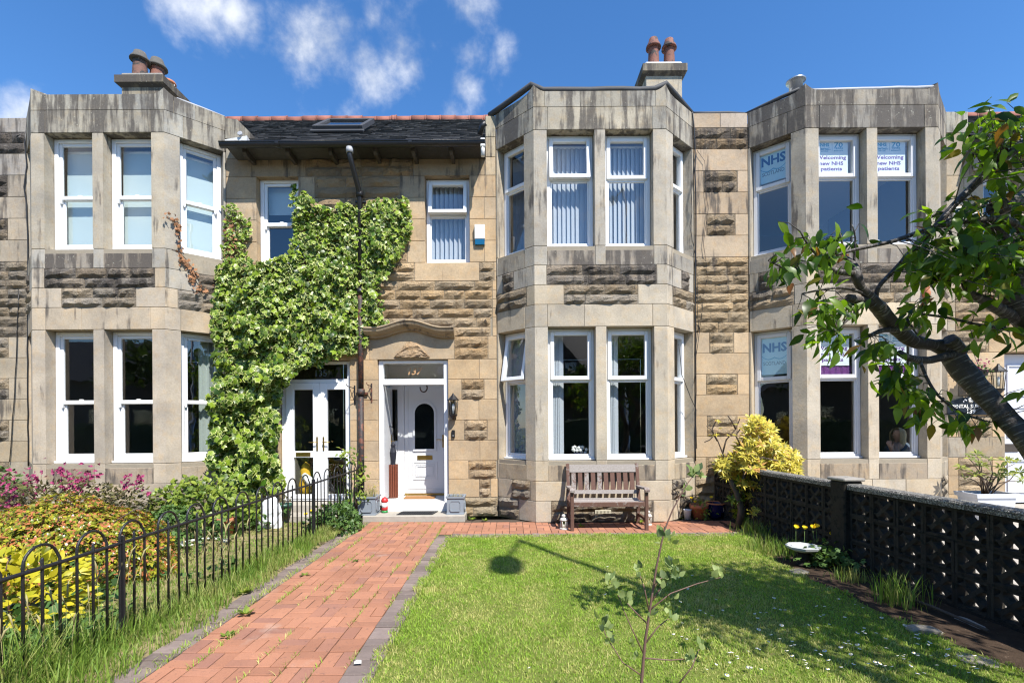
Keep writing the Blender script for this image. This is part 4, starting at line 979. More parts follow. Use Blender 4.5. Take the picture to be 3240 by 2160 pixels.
pp = MB(); pp.lathe([(.155, .44), (.165, .46), (.15, .50), (.09, .52)], 16, (c3.x, 11.08, zc + .28)); pp.build('pot_cap', 'terracotta', p3)
pp = MB()
for k in range(5): q = k * 1.256; pp.bbox(c3.x + .14 * math.cos(q) - .01, c3.x + .14 * math.cos(q) + .01, 11.08 + .14 * math.sin(q) - .01, 11.08 + .14 * math.sin(q) + .01, zc + .62, zc + .735, .002)
pp.build('cap_clip', 'white_gloss', p3)
p0 = at(1484, 240, 10.1); p1 = at(1567, 240, 10.1); zc = at(1525, 172, 10.1).z
ch = chimney(h137, p0.x, p1.x, 10.1, 11.5, 6.4, zc - .02, 'whitewash', (.40, .36, .29, .55))
cowl_pot(ch, at(1502, 150, 10.35).x, 10.38, zc + .28, 'pot_red', 'pot_red', .60, .125); cowl_pot(ch, at(1538, 150, 10.35).x, 10.38, zc + .28, 'pot_red', 'pot_red', .58, .125)
cowl_pot(ch, at(1489, 176, 11.3).x, 11.25, zc + .18, 'pot_soot', 'pot_cowl', .45, .125)
m = MB(); vp = at(1828, 205, 8.9); m.lathe([(.10, -.25), (.10, .0), (.115, .0), (.115, .10), (.16, .12), (.17, .14), (.10, .19)], 18, (vp.x, 8.9, vp.z)); m.build('flue_vent', 'steel', h139)

# ---------------------------------------------------------------- doors
def handle(parent, x, y, z, dirx, mat='brass'):
    m = MB(); m.bbox(x - .014, x + .014, y - .012, y, z - .12, z + .12, .004); m.tube([(x, y - .012, z + .03), (x, y - .05, z + .03), (x + dirx * .12, y - .052, z + .03)], .008, 6)
    return m.build('handle', mat, parent)
def letterbox(parent, x0, x1, y, z0, z1):
    m = MB(); m.bbox(x0, x1, y - .012, y, z0, z1, .004); m.bbox(x0 + .015, x1 - .015, y - .018, y - .0125, z0 + .014, z1 - .014, .003)
    return m.build('letterbox', 'brass', parent)
# 135: white frame, fanlight, two glazed leaves
I4 = Matrix(); DY = WP + .09
m = MB(); ring(m, -3.945, -2.755, .262, 2.652, .065, DY, DY + .10, I4, wb=.03, wt=.05); m.bbox(-3.879, -2.821, DY + .003, DY + .09, 2.285, 2.345, .006)
fr5 = m.build('door_frame', 'upvc', h135)
pane(fr5, -3.882, -2.818, 2.34, 2.605, DY + .045, I4, 'glass', 'fanlight')
text('135', .155, 'ink_grey', fr5, (-3.29, DY + .038, 2.40), bold=.01, name='house_number')
for s, (a, b) in enumerate(((-3.878, -3.292), (-3.288, -2.822))):
    a2 = a if s == 0 else -3.287; b2 = -3.289 if s == 0 else b
    g0, g1 = (-3.74, -3.41) if s == 0 else (-3.165, -2.85)
    m = MB(); m.bbox(a2, g0, DY - .012, DY + .05, .295, 2.283, .006); m.bbox(g1, b2, DY - .012, DY + .05, .295, 2.283, .006)
    for z0, z1 in ((.295, .375), (1.005, 1.115), (2.165, 2.283)): m.bbox(g0 + .0005, g1 - .0005, DY - .0115, DY + .0495, z0 + .0005, z1 - .0005, .006)
    d = m.build('door', 'upvc', h135)
    pane(d, g0 - .01, g1 + .01, 1.10, 2.17, DY + .02, I4); pane(d, g0 - .01, g1 + .01, .37, 1.01, DY + .02, I4)
    handle(d, -3.335 if s == 0 else -3.225, DY - .012, 1.24, -1 if s == 0 else 1)
    if s == 0: letterbox(d, -3.70, -3.45, DY - .012, 1.03, 1.095)
m = MB(); m.bbox(-4.0, -2.62, 7.98, WP + .08, .0, .255, .015); st5 = m.build('door_step', 'slab_stone', h135)
m = MB(); m.bbox(-4.15, -2.72, 7.66, 7.979, .0, .13, .015); m.build('lower_step', 'slab_stone', h135)
# 137: open outer frame, vestibule, inner door
VY = 9.05; DY7 = WP + .06
m = MB(); m.bbox(-2.272, -2.195, DY7, DY7 + .10, .245, 2.655, .006); m.bbox(-1.163, -1.086, DY7, DY7 + .10, .245, 2.655, .006)
m.bbox(-2.1945, -1.1635, DY7 + .001, DY7 + .099, 2.605, 2.654, .006); m.bbox(-2.1945, -1.1635, DY7 - .012, DY7 + .098, 2.235, 2.335, .006)
fr7 = m.build('door_frame', 'upvc', h137)
pane(fr7, -2.20, -1.16, 2.33, 2.61, DY7 + .05, I4, 'glass', 'fanlight')
text('137', .165, 'gold', fr7, (-1.685, DY7 + .043, 2.415), bold=.02, shear=.3, name='house_number')
m = MB(); m.box(-2.165, -1.195, VY - .003 - .0, VY + .0, 2.33, 2.60); 
m = MB(); m.box(-2.36, -2.30, DY7 + .105, VY + .02, .24, 2.66); m.box(-1.08, -1.02, DY7 + .105, VY + .02, .24, 2.66); m.box(-2.36, -1.02, DY7 + .11, VY + .02, 2.665, 2.72); m.box(-2.299, -1.081, VY + .0, VY + .05, 2.412, 2.664); m.build('vestibule', 'door_white', h137)
room(h137, -2.4, -.35, VY + .12, 11.5, .24, 3.2)
m = MB(); m.bbox(-2.35, -1.03, WP + .05, VY + .05, .18, .243, .006); m.build('vestibule_floor', 'tile_floor', h137)
m = MB(); m.bbox(-2.26, -2.213, DY7 + .105, DY7 + .70, .26, 2.23, .006); od = m.build('outer_door', 'door_white', h137)
m = MB(); m.tube([(-2.212, DY7 + .60, 1.26), (-2.16, DY7 + .60, 1.26), (-2.16, DY7 + .50, 1.26)], .009, 6); m.bbox(-2.2128, -2.205, DY7 + .585, DY7 + .615, 1.12, 1.38, .003); m.build('handle', 'brass', od)
m = MB(); m.bbox(-2.34, -2.285, VY - .05, VY + .04, .245, 2.41, .006); m.bbox(-2.13, -2.005, VY - .05, VY + .04, .245, 2.41, .006); m.bbox(-1.235, -1.10, VY - .05, VY + .04, .245, 2.41, .006)
m.bbox(-2.2845, -2.1305, VY - .045, VY + .035, .25, 1.255, .006); m.bbox(-2.2845, -2.1305, VY - .045, VY + .035, 2.215, 2.40, .006); m.bbox(-2.0045, -1.2355, VY - .048, VY + .035, 2.305, 2.40, .006)
ifr = m.build('inner_frame', 'door_white', h137); pane(ifr, -2.29, -2.125, 1.25, 2.22, VY - .0, I4, 'glass_dark')
m = MB(); m.bbox(-2.272, -2.145, VY - .055, VY - .0455, .34, 1.12, .003); m.build('side_panel', 'door_white', ifr)
def arch(cx, w, z0, z1, n=12):
    r = w; zc = z1 - r; return [(cx - w, z0), (cx + w, z0)] + [(cx + w * math.cos(math.pi * k / n), zc + r * math.sin(math.pi * k / n)) for k in range(n + 1)]
m = MB(); m.bbox(-2.003, -1.237, VY - .04, VY + .02, .275, 2.303, .006)
def frame_poly(m, o, i, y0, y1):
    n = len(o); vs = [(a, y0, b) for a, b in o] + [(a, y0, b) for a, b in i] + [(a, y1, b) for a, b in o] + [(a, y1, b) for a, b in i]
    for k in range(n):
        j = (k + 1) % n; m.add([vs[k], vs[j], vs[n + j], vs[n + k]], [(0, 1, 2, 3)]); m.add([vs[k], vs[j], vs[2 * n + j], vs[2 * n + k]], [(3, 2, 1, 0)]); m.add([vs[n + k], vs[n + j], vs[3 * n + j], vs[3 * n + k]], [(0, 1, 2, 3)])
for q in range(8):
    m2 = None
for (a, b, c, d, w) in ((-1.935, -1.275, .36, 2.245, .012), (-1.85, -1.395, .535, .865, .02), (-1.80, -1.445, .585, .815, .010), (-1.77, -1.475, .615, .785, .008)):
    frame_poly(m, [(a, c), (b, c), (b, d), (a, d)], [(a + w, c + w), (b - w, c + w), (b - w, d - w), (a + w, d - w)], VY - .050, VY - .0395)
idr = m.build('inner_door', 'door_white', h137)
m = MB(); frame_poly(m, arch(-1.628, .215, 1.065, 2.00), arch(-1.628, .180, 1.106, 1.95), VY - .062, VY - .0395); m.build('arch_moulding', 'door_white', idr)
m = MB(); m.prism(arch(-1.628, .1795, 1.107, 1.949), VY - .048, VY - .0405, 'y'); gp = m.build('arched_pane', 'glass_dark', idr)
m = MB(); m.prism(arch(-1.628, .1785, 1.108, 1.948), VY - .0398, VY - .0392, 'y'); m.build('arched_backing', 'dark', idr)
letterbox(idr, -1.767, -1.484, VY - .041, .905, .985); handle(idr, -1.285, VY - .04, 1.25, -1)
m = MB(); m.bbox(-2.0, -1.24, VY - .075, VY - .051, .246, .285, .004); m.build('threshold', 'brass', ifr)
# steps to 137
m = MB(); m.bbox(-2.20, -1.05, WP - .012, WP + .049, .085, .238, .006); m.build('white_step', 'white_step', h137)
m = MB(); m.bbox(-2.42, -.77, 7.78, WP - .0125, -.05, .096, .014); m.bbox(-2.42, -2.201, WP - .012, WP + .03, -.05, .0975, .004); m.build('door_slab', 'slab_stone', h137)
# curved hood over door 137
def hood_z(x):
    t = (x + 1.715) / .58; b = math.cos(min(1, abs(t)) * math.pi / 2) ** 2
    return 3.115 + .125 * b + (0.03 if abs(t) > 1.15 else 0) * (abs(t) - 1.15)
mb = MB(); n = 28; xs = [-2.46 + 1.50 * k / n for k in range(n + 1)]
prf = [(0.0, 0.07), (-.19, .065), (-.20, .045), (-.185, .03), (-.17, -.01), (-.12, -.05), (-.07, -.075), (-.05, -.10), (0.0, -.10)]
vs = []; fs = []; k = len(prf)
for x in xs:
    z = hood_z(x); vs += [(x, WP + a, z + b) for a, b in prf]
for i in range(n): fs += [(i * k + j, i * k + j + 1, (i + 1) * k + j + 1, (i + 1) * k + j) for j in range(k - 1)]
fs += [tuple(range(k)), tuple(reversed(range(n * k, n * k + k)))]
mb.add(vs, fs); link(mb.mesh('door_hood'), 'door_hood', 'stone', h137, color=(.34, .27, .185, .55))
mb = MB(); nn = 9; P = []
for j in range(7):
    for i in range(nn + 1):
        u = i / nn * 2 - 1; x = -1.69 + u * .30; top = 2.70 + .27 * (1 - abs(u) ** 1.7); z = 2.69 + (top - 2.69) * j / 6
        P.append((x + rnd.uniform(-.012, .012), WP - .004 - (.0 if i in (0, nn) or j == 6 else rnd.uniform(.012, .05)), z))
mb.add(P, [(j * (nn + 1) + i, j * (nn + 1) + i + 1, (j + 1) * (nn + 1) + i + 1, (j + 1) * (nn + 1) + i) for j in range(6) for i in range(nn)])
link(mb.mesh('rough_boss'), 'rough_boss', 'rock', h137, color=(.45, .33, .21, .1))
# 139: grey panelled door
m = MB(); m.bbox(8.365, 9.49, WP + .16, WP + .22, .14, 2.71, .01); d9 = m.build('door', 'door_grey', h139)
for z0, z1 in ((1.98, 2.52), (1.28, 1.80), (.32, .88)):
    m = MB(); frame_poly(m, [(8.55, z0), (8.98, z0), (8.98, z1), (8.55, z1)], [(8.575, z0 + .025), (8.955, z0 + .025), (8.955, z1 - .025), (8.575, z1 - .025)], WP + .14, WP + .161); m.build('door_panel', 'door_grey', d9)
m = MB(); m.bbox(8.375, 8.74, WP + .145, WP + .1595, 1.02, 1.16, .005); m.build('letterbox', 'timber_dark', d9)
m = MB(); m.bbox(8.3, 10.2, 7.55, WP + .15, -.03, .125, .012); m.build('door_step', 'slab_stone', h139)

# ---------------------------------------------------------------- rainwater pipe
mb = MB(); px, py = -2.53, WP - .085
mb.tube([(-2.585, 7.79, 6.03), (-2.585, 7.79, 5.90), (-2.57, 7.83, 5.80), (-2.535, 8.06, 5.50), (px, py, 5.40), (px, py, 3.72)], .042, 10)
for z in (5.38, 3.75): mb.tube([(px, py, z), (px, py, z + .09)], .058, 10)
mb.bbox(px - .09, px + .09, WP - .045, WP + .0, 5.30, 5.34, .005)
pp = mb.build('downpipe', 'black_iron', h135)
mb = MB(); mb.tube([(-2.585, 7.79, 5.93), (-2.585, 7.79, 6.02)], .056, 10); mb.build('pipe_outlet', 'lead_light', pp)
mb = MB(); mb.tube([(px, py, 3.72), (px, py, 2.1)], .045, 10); mb.tube([(px, py, 2.08), (px, py, .08)], .046, 10); mb.tube([(px, py, 2.05), (px, py, 2.16)], .063, 10); mb.bbox(px - .10, px + .10, WP - .05, WP + .0, 2.07, 2.11, .005); mb.build('rusty_pipe', 'rust_iron', pp)

# ---------------------------------------------------------------- fixtures on the fronts
def wall_thing(name, label, cat, x, y, z, group=None): return thing(name, label, cat, (x, y, z), group)
p = at(1102, 540, WP - .05)
t = wall_thing('alarm_box', 'cream burglar alarm box with blue lower half beside the small upper window', 'alarm', p.x, WP, p.z)
m = MB(); m.prism([(WP - .002, p.z - .07), (WP - .06, p.z - .06), (WP - .075, p.z + .17), (WP - .002, p.z + .185)], p.x - .085, p.x + .085, 'x'); m.build('body', 'alarm_white', t)
m = MB(); m.prism([(WP - .002, p.z - .155), (WP - .05, p.z - .155), (WP - .062, p.z - .0705), (WP - .002, p.z - .0705)], p.x - .08, p.x + .08, 'x'); m.build('lens', 'alarm_blue', t)
# coach lantern by door 137
p = at(1041, 935, WP - .10)
t = wall_thing('wall_lantern', 'black coach lantern on the stone right of door 137', 'lantern', p.x, WP, p.z - .2)
def coach(t, x, y, z, k=1.0):
    m = MB(); m.lathe([(.012 * k, .235 * k), (.018 * k, .215 * k), (.03 * k, .20 * k), (.075 * k, .15 * k), (.10 * k, .125 * k), (.10 * k, .118 * k)], 8, (x, y, z), smooth=False); m.build('cap', 'black_plastic', t)
    m = MB()
    for q in range(6):
        a = q * math.pi / 3; m.tube([(x + .06 * k * math.cos(a), y + .06 * k * math.sin(a), z - .12 * k), (x + .08 * k * math.cos(a), y + .08 * k * math.sin(a), z + .12 * k)], .006 * k, 4)
    m.lathe([(.07 * k, -.13 * k), (.07 * k, -.12 * k)], 6, (x, y, z), smooth=False); m.lathe([(.02 * k, -.20 * k), (.05 * k, -.16 * k), (.072 * k, -.131 * k)], 8, (x, y, z), smooth=False); m.build('cage', 'black_plastic', t)
    m = MB(); m.lathe([(.056 * k, -.118 * k), (.074 * k, .116 * k)], 6, (x, y, z), smooth=False); m.build('glass', 'glass', t)
    m = MB(); m.lathe([(.012, -.10), (.02, -.02), (.022, .03), (.008, .06)], 8, (x, y, z)); m.build('bulb', 'white_gloss', t)
coach(t, p.x, WP - .10, p.z)
m = MB(); m.bbox(p.x - .04, p.x + .04, WP - .02, WP - .001, p.z - .2, p.z + .05, .005); m.tube([(p.x, WP - .02, p.z - .17), (p.x, WP - .10, p.z - .19)], .014, 6); m.build('bracket', 'black_plastic', t)
p = at(1041, 996, WP - .02)
t = wall_thing('doorbell', 'small black video doorbell below the coach lantern of 137', 'doorbell', p.x, WP, p.z - .065)
m = MB(); m.bbox(p.x - .028, p.x + .028, WP - .035, WP - .001, p.z - .065, p.z + .065, .008); m.build('case', 'black_plastic', t)
m = MB(); m.lathe([(.014, 0), (.014, .004)], 12, T=Matrix.Translation((p.x, WP - .036, p.z - .03)) @ Matrix.Rotation(R(90), 4, 'X')); m.build('button', 'steel', t)
# horseshoe over inner door
p = at(973, 890, DY7 + .13)
t = wall_thing('horseshoe', 'rusty horseshoe hanging over the opening of door 137', 'horseshoe', p.x, DY7 + .13, p.z)
m = MB(); pts = [(p.x + .062 * math.cos(a) , DY7 + .13, p.z + .075 * math.sin(a)) for a in [R(115 - 305 * k / 16 + 0) for k in range(17)]]; m.tube(pts, [.010 + .003 * math.sin(math.pi * k / 16) for k in range(17)], 6); m.build('shoe', 'rust_iron', t)
# two empty basket brackets
for (x, y, lab, s) in ((806, 905, 'black iron basket bracket on the wall left of the rusty downpipe', -1), (849, 900, 'small rusty hanging hook on the wall right of the rusty downpipe', .45)):
    p = at(x, y, WP - .05); t = wall_thing('basket_bracket', lab, 'bracket', p.x, WP, p.z - .12, 'iron brackets beside the downpipe')
    xw = p.x + (.05 if s < 0 else .02)
    m = MB(); m.bbox(xw - .012, xw + .012, WP - .014, WP - .001, p.z - .17, p.z + .15, .003); m.build('plate', 'black_iron' if s < 0 else 'rust_iron', t)
    e = .26 * abs(s)
    m = MB(); m.tube([(xw, WP - .012, p.z + .10), (xw - .02, WP - e * .6, p.z + .11), (xw - .04, WP - e, p.z + .12), (xw - .045, WP - e - .03, p.z + .15)], .007, 6); m.tube([(xw, WP - .012, p.z - .13), (xw - .01, WP - e * .3, p.z - .05), (xw - .025, WP - e * .75, p.z + .10)], .006, 6)
    m.build('arm', 'black_iron' if s < 0 else 'rust_iron', t)
# 139: alarm, sign, lamp
p = at(2222, 490, WP - .06)
t = wall_thing('alarm_box', 'white security alarm box behind the cherry twigs beside the right bay', 'alarm', p.x, WP, p.z)
m = MB(); m.bbox(p.x - .22, p.x + .24, WP - .08, WP - .001, p.z - .11, p.z + .11, .03); m.build('body', 'alarm_white', t)
text('SECURITY ALARM', .05, 'ink_blue', t, (p.x + .01, WP - .0815, p.z - .07), width=.36)
p = at(2235, 937, WP - .03); q0, q1 = at(2192, 953, WP - .03), at(2282, 953, WP - .03)
t = wall_thing('house_sign', 'navy black dental surgery plaque with a white rose, half behind the cherry trunk', 'sign', p.x, WP, q0.z)
wS = .78; cx = at(2229, 940, WP - .03).x; zb = q0.z + .005
pol = [(cx - wS / 2, zb), (cx + wS / 2, zb), (cx + wS / 2, zb + .22)] + [(cx + wS / 2 * (1 - k / 12) * 1.0 if 0 else cx + wS / 2 - wS * k / 12, zb + .22 + .085 * math.sin(math.pi * k / 12) ** 2) for k in range(1, 12)] + [(cx - wS / 2, zb + .22)]
m = MB(); m.prism(pol, WP - .035, WP - .006, 'y'); m.build('plaque', 'sign_black', t)
text('DENTAL SURGERY', .085, 'white_ink', t, (cx, WP - .0365, zb + .115), bold=.02, width=.68)
text('139', .105, 'white_ink', t, (cx, WP - .0365, zb + .025), bold=.025)
m = MB()
for k in range(5):
    a = k * 2 * math.pi / 5 + .3; m.lathe([(.0, .0), (.026, .002), (.0, .006)], 8, T=Matrix.Translation((cx + .026 * math.cos(a), WP - .036, zb + .245 + .026 * math.sin(a))) @ Matrix.Rotation(R(90), 4, 'X'), cap=False)
m.build('rose', 'white_ink', t); m = MB()
for s in (-1, 1):
    for k in range(3): m.lathe([(.0, .0), (.014, .002), (.0, .004)], 6, T=Matrix.Translation((cx + s * (.075 + .024 * k), WP - .036, zb + .24 - .01 * k + .02 * (k % 2))) @ Matrix.Rotation(R(90), 4, 'X'), cap=False)
m.build('rose_leaves', 'white_planter', t)
p = at(2293, 873, WP - .25)
t = wall_thing('wall_lantern', 'black glazed lantern on a curled bracket at the door of the dental surgery', 'lantern', p.x, WP, p.z - .2)
coach(t, p.x, WP - .25, p.z, 1.15)
m = MB(); m.tube([(p.x - .10, WP - .01, p.z - .15), (p.x - .07, WP - .1, p.z - .27), (p.x, WP - .22, p.z - .27), (p.x, WP - .25, p.z - .22)], .014, 7); m.lathe([(.05, 0), (.05, .015)], 12, T=Matrix.Translation((p.x - .10, WP - .001, p.z - .15)) @ Matrix.Rotation(R(90), 4, 'X')); m.build('bracket', 'black_plastic', t)
p = at(2130, 668, FP - .05)
t = wall_thing('wall_ornament', 'small red brown owl-shaped ornament on the corner of the right bay', 'ornament', p.x, FP, p.z - .1)
m = MB(); m.lathe([(.02, -.10), (.05, -.08), (.058, -.02), (.04, .02), (.045, .06), (.03, .095), (.005, .105)], 10, (p.x, FP - .03, p.z)); m.build('figure', 'terracotta', t)
# cable bundles
def cable(lab, pts, r, n=1, name='cable'):
    t = thing(name, lab, 'cable', tuple(pts[0]), 'cables on the house fronts'); m = MB(); m.tube(pts, r, 5); m.build('wire', 'black_plastic', t)
def wig(pts, a=.012):
    out = []
    for i in range(len(pts) - 1):
        A, B = Vector(pts[i]), Vector(pts[i + 1]); k = max(1, int((B - A).length / .22))
        for q in range(k): out.append(A.lerp(B, q / k) + Vector((rnd.uniform(-a, a), 0, 0)))
    return out + [Vector(pts[-1])]
Yc = WP - .035
cable('thick black cable up the wall strip between the two right bays', wig([at(1597, 1058, Yc), at(1598, 900, Yc), at(1597, 700, Yc), at(1598, 500, Yc), at(1596, 330, Yc), at(1592, 262, Yc), at(1585, 250, Yc + .05)], .006), .012)
cable('thin black cable hanging loose from the clip at the top of the wall strip', wig([at(1601, 350, Yc), at(1590, 420, Yc), at(1587, 520, Yc), at(1600, 600, Yc), at(1604, 760, Yc), at(1594, 880, Yc)], .02), .005)
cable('thin grey cable looping right of the thick one on the wall strip', wig([at(1598, 345, Yc), at(1620, 370, Yc), at(1624, 480, Yc), at(1618, 560, Yc), at(1622, 640, Yc), at(1612, 700, Yc), at(1606, 760, Yc)], .02), .004)
cable('black cable crossing from the bay window of 137 to the thick cable', wig([at(1560, 790, Yc - .3), at(1565, 860, Yc - .2), at(1598, 940, Yc), at(1600, 1030, Yc)], .008), .006)
cable('long black cable down the wall left of the leftmost bay', wig([at(64, 275, Yc), at(58, 330, Yc), at(62, 380, Yc), at(56, 430, Yc), at(62, 470, Yc), at(64, 600, Yc), at(63, 800, Yc), at(65, 1070, Yc)], .006), .011)
cable('thin black cable on the far left wall ending in a small hole', wig([at(43, 665, Yc), at(40, 760, Yc), at(33, 900, Yc), at(22, 1060, Yc)], .008), .007)
# air vent under the bench
t = thing('air_vent', 'cream slotted air vent low on the bay behind the bench', 'vent', (1.425, FP, .03))
m = MB(); a, b, z0, z1 = 1.30, 1.55, .03, .195; n = 11; w = (b - a) / (2 * n + 1)
for k in range(n + 1): m.box(a + 2 * k * w - .0, a + (2 * k + 1) * w, FP - .016, FP - .002, z0 + .015, z1 - .015)
m.box(a, b, FP - .0165, FP - .0015, z0, z0 + .0148); m.box(a, b, FP - .0165, FP - .0015, z1 - .0148, z1); m.box(a, b, FP - .017, FP - .0012, .105, .122); m.build('grille', 'cream', t)
m = MB(); m.box(a + .01, b - .01, FP - .004, FP - .001, z0 + .01, z1 - .01); m.build('slots', 'dark', t)

# ---------------------------------------------------------------- blinds, curtains and posters behind the glass
def flat_in(name, label, cat, fr, u0, u1, z0, z1, v, mat, group=None, part_name='cloth', wav=0.0):
    t = thing(name, label, cat, tuple(fr.p((u0 + u1) / 2, v, z0)), group); m = MB()
    if wav:
        n = int((u1 - u0) / .035) + 2; us = [u0 + (u1 - u0) * k / n for k in range(n + 1)]
        pts = [(u, v + wav * math.sin(k * 2.1) * (1 if k % 2 else .6)) for k, u in enumerate(us)]
        poly = pts + [(a, b + .006) for a, b in reversed(pts)]; m.prism(poly, z0, z1, 'z', fr.T)
    else: m.box(u0, u1, v, v + .008, z0, z1, fr.T)
    m.build(part_name, mat, t); return t
fA = Fr(A_X0, FP, A_X1, FP); fAL = Fr(A_X1, FP, A_XB, WP)
for fr, a, b, lab in ((fA, .27, .90, 'pale roller blind down in the leftmost upper sash window'), (fA, 1.19, 1.83, 'pale roller blind down in the second upper sash window of the ivy house'), (fAL, .25, .78, 'pale roller blind down in the splayed upper window beside the ivy')):
    t = flat_in('roller_blind', lab, 'blind', fr, a, b, 4.50, 6.05, .33, 'blind_white', 'roller blinds in the left bay')
    m = MB(); m.tube([fr.p(a, .34, 6.06), fr.p(b, .34, 6.06)], .025, 8); m.build('roller', 'upvc', t)
flat_in('curtain', 'grey green curtain drawn aside in the lower splayed window behind the ivy', 'curtain', fAL, .50, .80, 1.05, 3.0, .36, 'curtain', wav=.03, part_name='folds')
flat_in('roller_blind', 'pale roller blind half down in the upper window over the ivy', 'blind', fc, oWa[0] + .06, oWa[1] - .06, 5.25, 5.72, .30, 'blind_white', 'roller blinds of the ivy house')
def vblind(label, fr, u0, u1, z0, z1, n, ang, v=.34, w=.085, group='vertical blinds of house 137'):
    t = thing('vertical_blind', label, 'blind', tuple(fr.p((u0 + u1) / 2, v, z0)), group)
    m = MB(); m.bbox(u0, u1, v - .02, v + .02, z1, z1 + .03, .004, fr.T); m.build('rail', 'upvc', t)
    m0 = MB(); m0.bbox(-w / 2, w / 2, -.0015, .0015, z0, z1 - .002, .0005)
    me = m0.mesh('slat'); me.materials.append(M['slat_cloth'])
    for k in range(n):
        p = fr.p(u0 + (u1 - u0) * (k + .5) / n, v, 0)
        o = link(me, 'slat', None, t, basis=Matrix.Translation(p) @ Matrix.Rotation(fr.a + ang + rnd.uniform(-.06, .06), 4, 'Z'))
    return t
fB = Fr(B_X0, FP, B_X1, FP); fBL = Fr(B_XA, WP, B_X0, FP); fBR = Fr(B_X1, FP, B_XB, WP)
vblind('vertical blind with part-open slats in the left front window of the upper bay of 137', fB, .26, .92, 4.43, 6.08, 9, R(28))
vblind('vertical blind with part-open slats in the right front window of the upper bay of 137', fB, 1.18, 1.83, 4.43, 6.08, 9, R(32))
vblind('vertical blind in the splayed upper window at the left of the bay of 137', fBL, .10, .62, 4.43, 6.08, 7, R(75))
vblind('vertical blind in the narrow splayed upper window at the right of the bay of 137', fBR, .25, .78, 4.43, 6.08, 7, R(60))
vblind('vertical blind bunched at the left of the lower left front window of 137', fB, .24, .46, 1.05, 3.0, 8, R(25))
vblind('vertical blind bunched at the left of the lower right front window of 137', fB, 1.16, 1.36, 1.05, 3.0, 8, R(25))
vblind('vertical blind bunched in the splayed lower window at the left of the bay of 137', fBL, .06, .40, 1.05, 3.0, 8, R(65))
vblind('closed vertical blind in the narrow lower window at the right of the bay of 137', fBR, .25, .78, 1.05, 3.0, 7, R(20))
vblind('vertical blind with part-open slats in the small upper window over door 137', fc, oWb[0] + .06, oWb[1] - .06, 4.38, 5.70, 8, R(40), v=.28)
# flowers in the lower bay window of 137
t = thing('flower_vase', 'white flowers on the sill inside the lower left bay window of 137', 'flowers', (1.08, 8.0, 1.0)); m = MB()
for k in range(16): m.lathe([(0, -.03), (.028, -.01), (.028, .015), (0, .03)], 7, (1.08 + rnd.uniform(-.12, .15), 8.0 + rnd.uniform(-.05, .05), 1.12 + rnd.uniform(-.05, .06)))
m.build('blooms', 'petal_white', t); m = MB(); m.lathe([(.05, .0), (.07, .05), (.06, .1)], 12, (1.08, 8.0, .97)); m.build('vase', 'blue_glaze', t)
m = MB(); m.bbox(.75, 1.95, 7.93, 8.15, .94, .969, .005); m.build('inside_ledge', 'upvc', h137)
# posters of 139
fC = Fr(C_X0, FP, C_X1, FP); fCL = Fr(C_XA, WP, C_X0, FP)
def nhs_wave(t, fr, u, z, w, v, mat='ink_blue'):
    for sgn in (-1, 1):
        m = MB(); P = []; n = 10
        for k in range(n + 1):
            s = k / n; x = u + sgn * w / 2 * s; h = -.018 * w * 8 * (math.sin(s * math.pi * .9) * .55 - s * .55) * 1.0
            th = .022 * w * (1.5 - s) + .004; P.append((x, z - .12 * w * (math.sin(s * math.pi)) * (1 if True else 0) + .10 * w * s + (.05 * w if k == 0 else 0) * 0, th))
        poly = [(a, b) for a, b, c in P] + [(a, b - c) for a, b, c in reversed(P)]
        m.prism(poly, v - .0022, v - .0002, 'y', fr.T); m.build('logo_wave', mat, t)
def on(fr, u, v, z): return fr.p(u, v, z)
def scot_poster(lab, z0, z1):
    u0, u1 = .105, .575; v = .20
    t = flat_in('poster', lab, 'poster', fCL, u0, u1, z0, z1, v, 'poster_blue', 'health service posters in the bay of 139', 'sheet')
    w = u1 - u0; h = z1 - z0; c = (u0 + u1) / 2
    text('NHS', .205, 'ink_navy', t, on(fCL, c - .0, v - .001, z0 + h * .60), rz=fCL.a, bold=.035, width=w * .78)
    nhs_wave(t, fCL, c, z0 + h * .46, w * .88, v)
    text('SCOTLAND', .085, 'ink_grey', t, on(fCL, c, v - .001, z0 + h * .25), rz=fCL.a, bold=.008, width=w * .72)
scot_poster('pale blue NHS Scotland poster in the upper splayed window of 139', 5.60, 6.09)
scot_poster('pale blue NHS Scotland poster in the lower splayed window of 139', 2.36, 3.00)
def welcome(lab, u0, z0, z1):
    w = .535; v = .21; c = u0 + w / 2; h = z1 - z0
    t = flat_in('poster', lab, 'poster', fC, u0, u0 + w, z0, z1, v, 'poster', 'health service posters in the bay of 139', 'sheet')
    T = lambda s, sz, zz, mat, wd, du=0.0, b=.02: text(s, sz, mat, t, on(fC, c + du, v - .001, z0 + h * zz), rz=0, bold=b, width=wd)
    T('NHS', .075, .86, 'ink_blue', w * .27, -w * .20, .035); nhs_wave(t, fC, c - w * .20, z0 + h * .815, w * .32, v)
    T('Greater Glasgow\nand Clyde', .030, .755, 'ink_blue', w * .36, -w * .20, .004)
    T('70', .105, .84, 'ink_blue', w * .26, w * .22, .02); T('YEARS', .04, .775, 'ink_blue', w * .27, w * .22, .02); T('#nhsscot70', .028, .71, 'ink_blue', w * .28, w * .22, .004)
    m = MB(); m.box(c + .012, c + .016, v - .0015, v - .0003, z0 + h * .72, z0 + h * .95, fC.T); m.build('rule', 'ink_blue', t)
    T('Welcoming', .083, .47, 'ink_purple', w * .90); T('new NHS', .083, .29, 'ink_purple', w * .72); T('patients', .083, .125, 'ink_purple', w * .64)
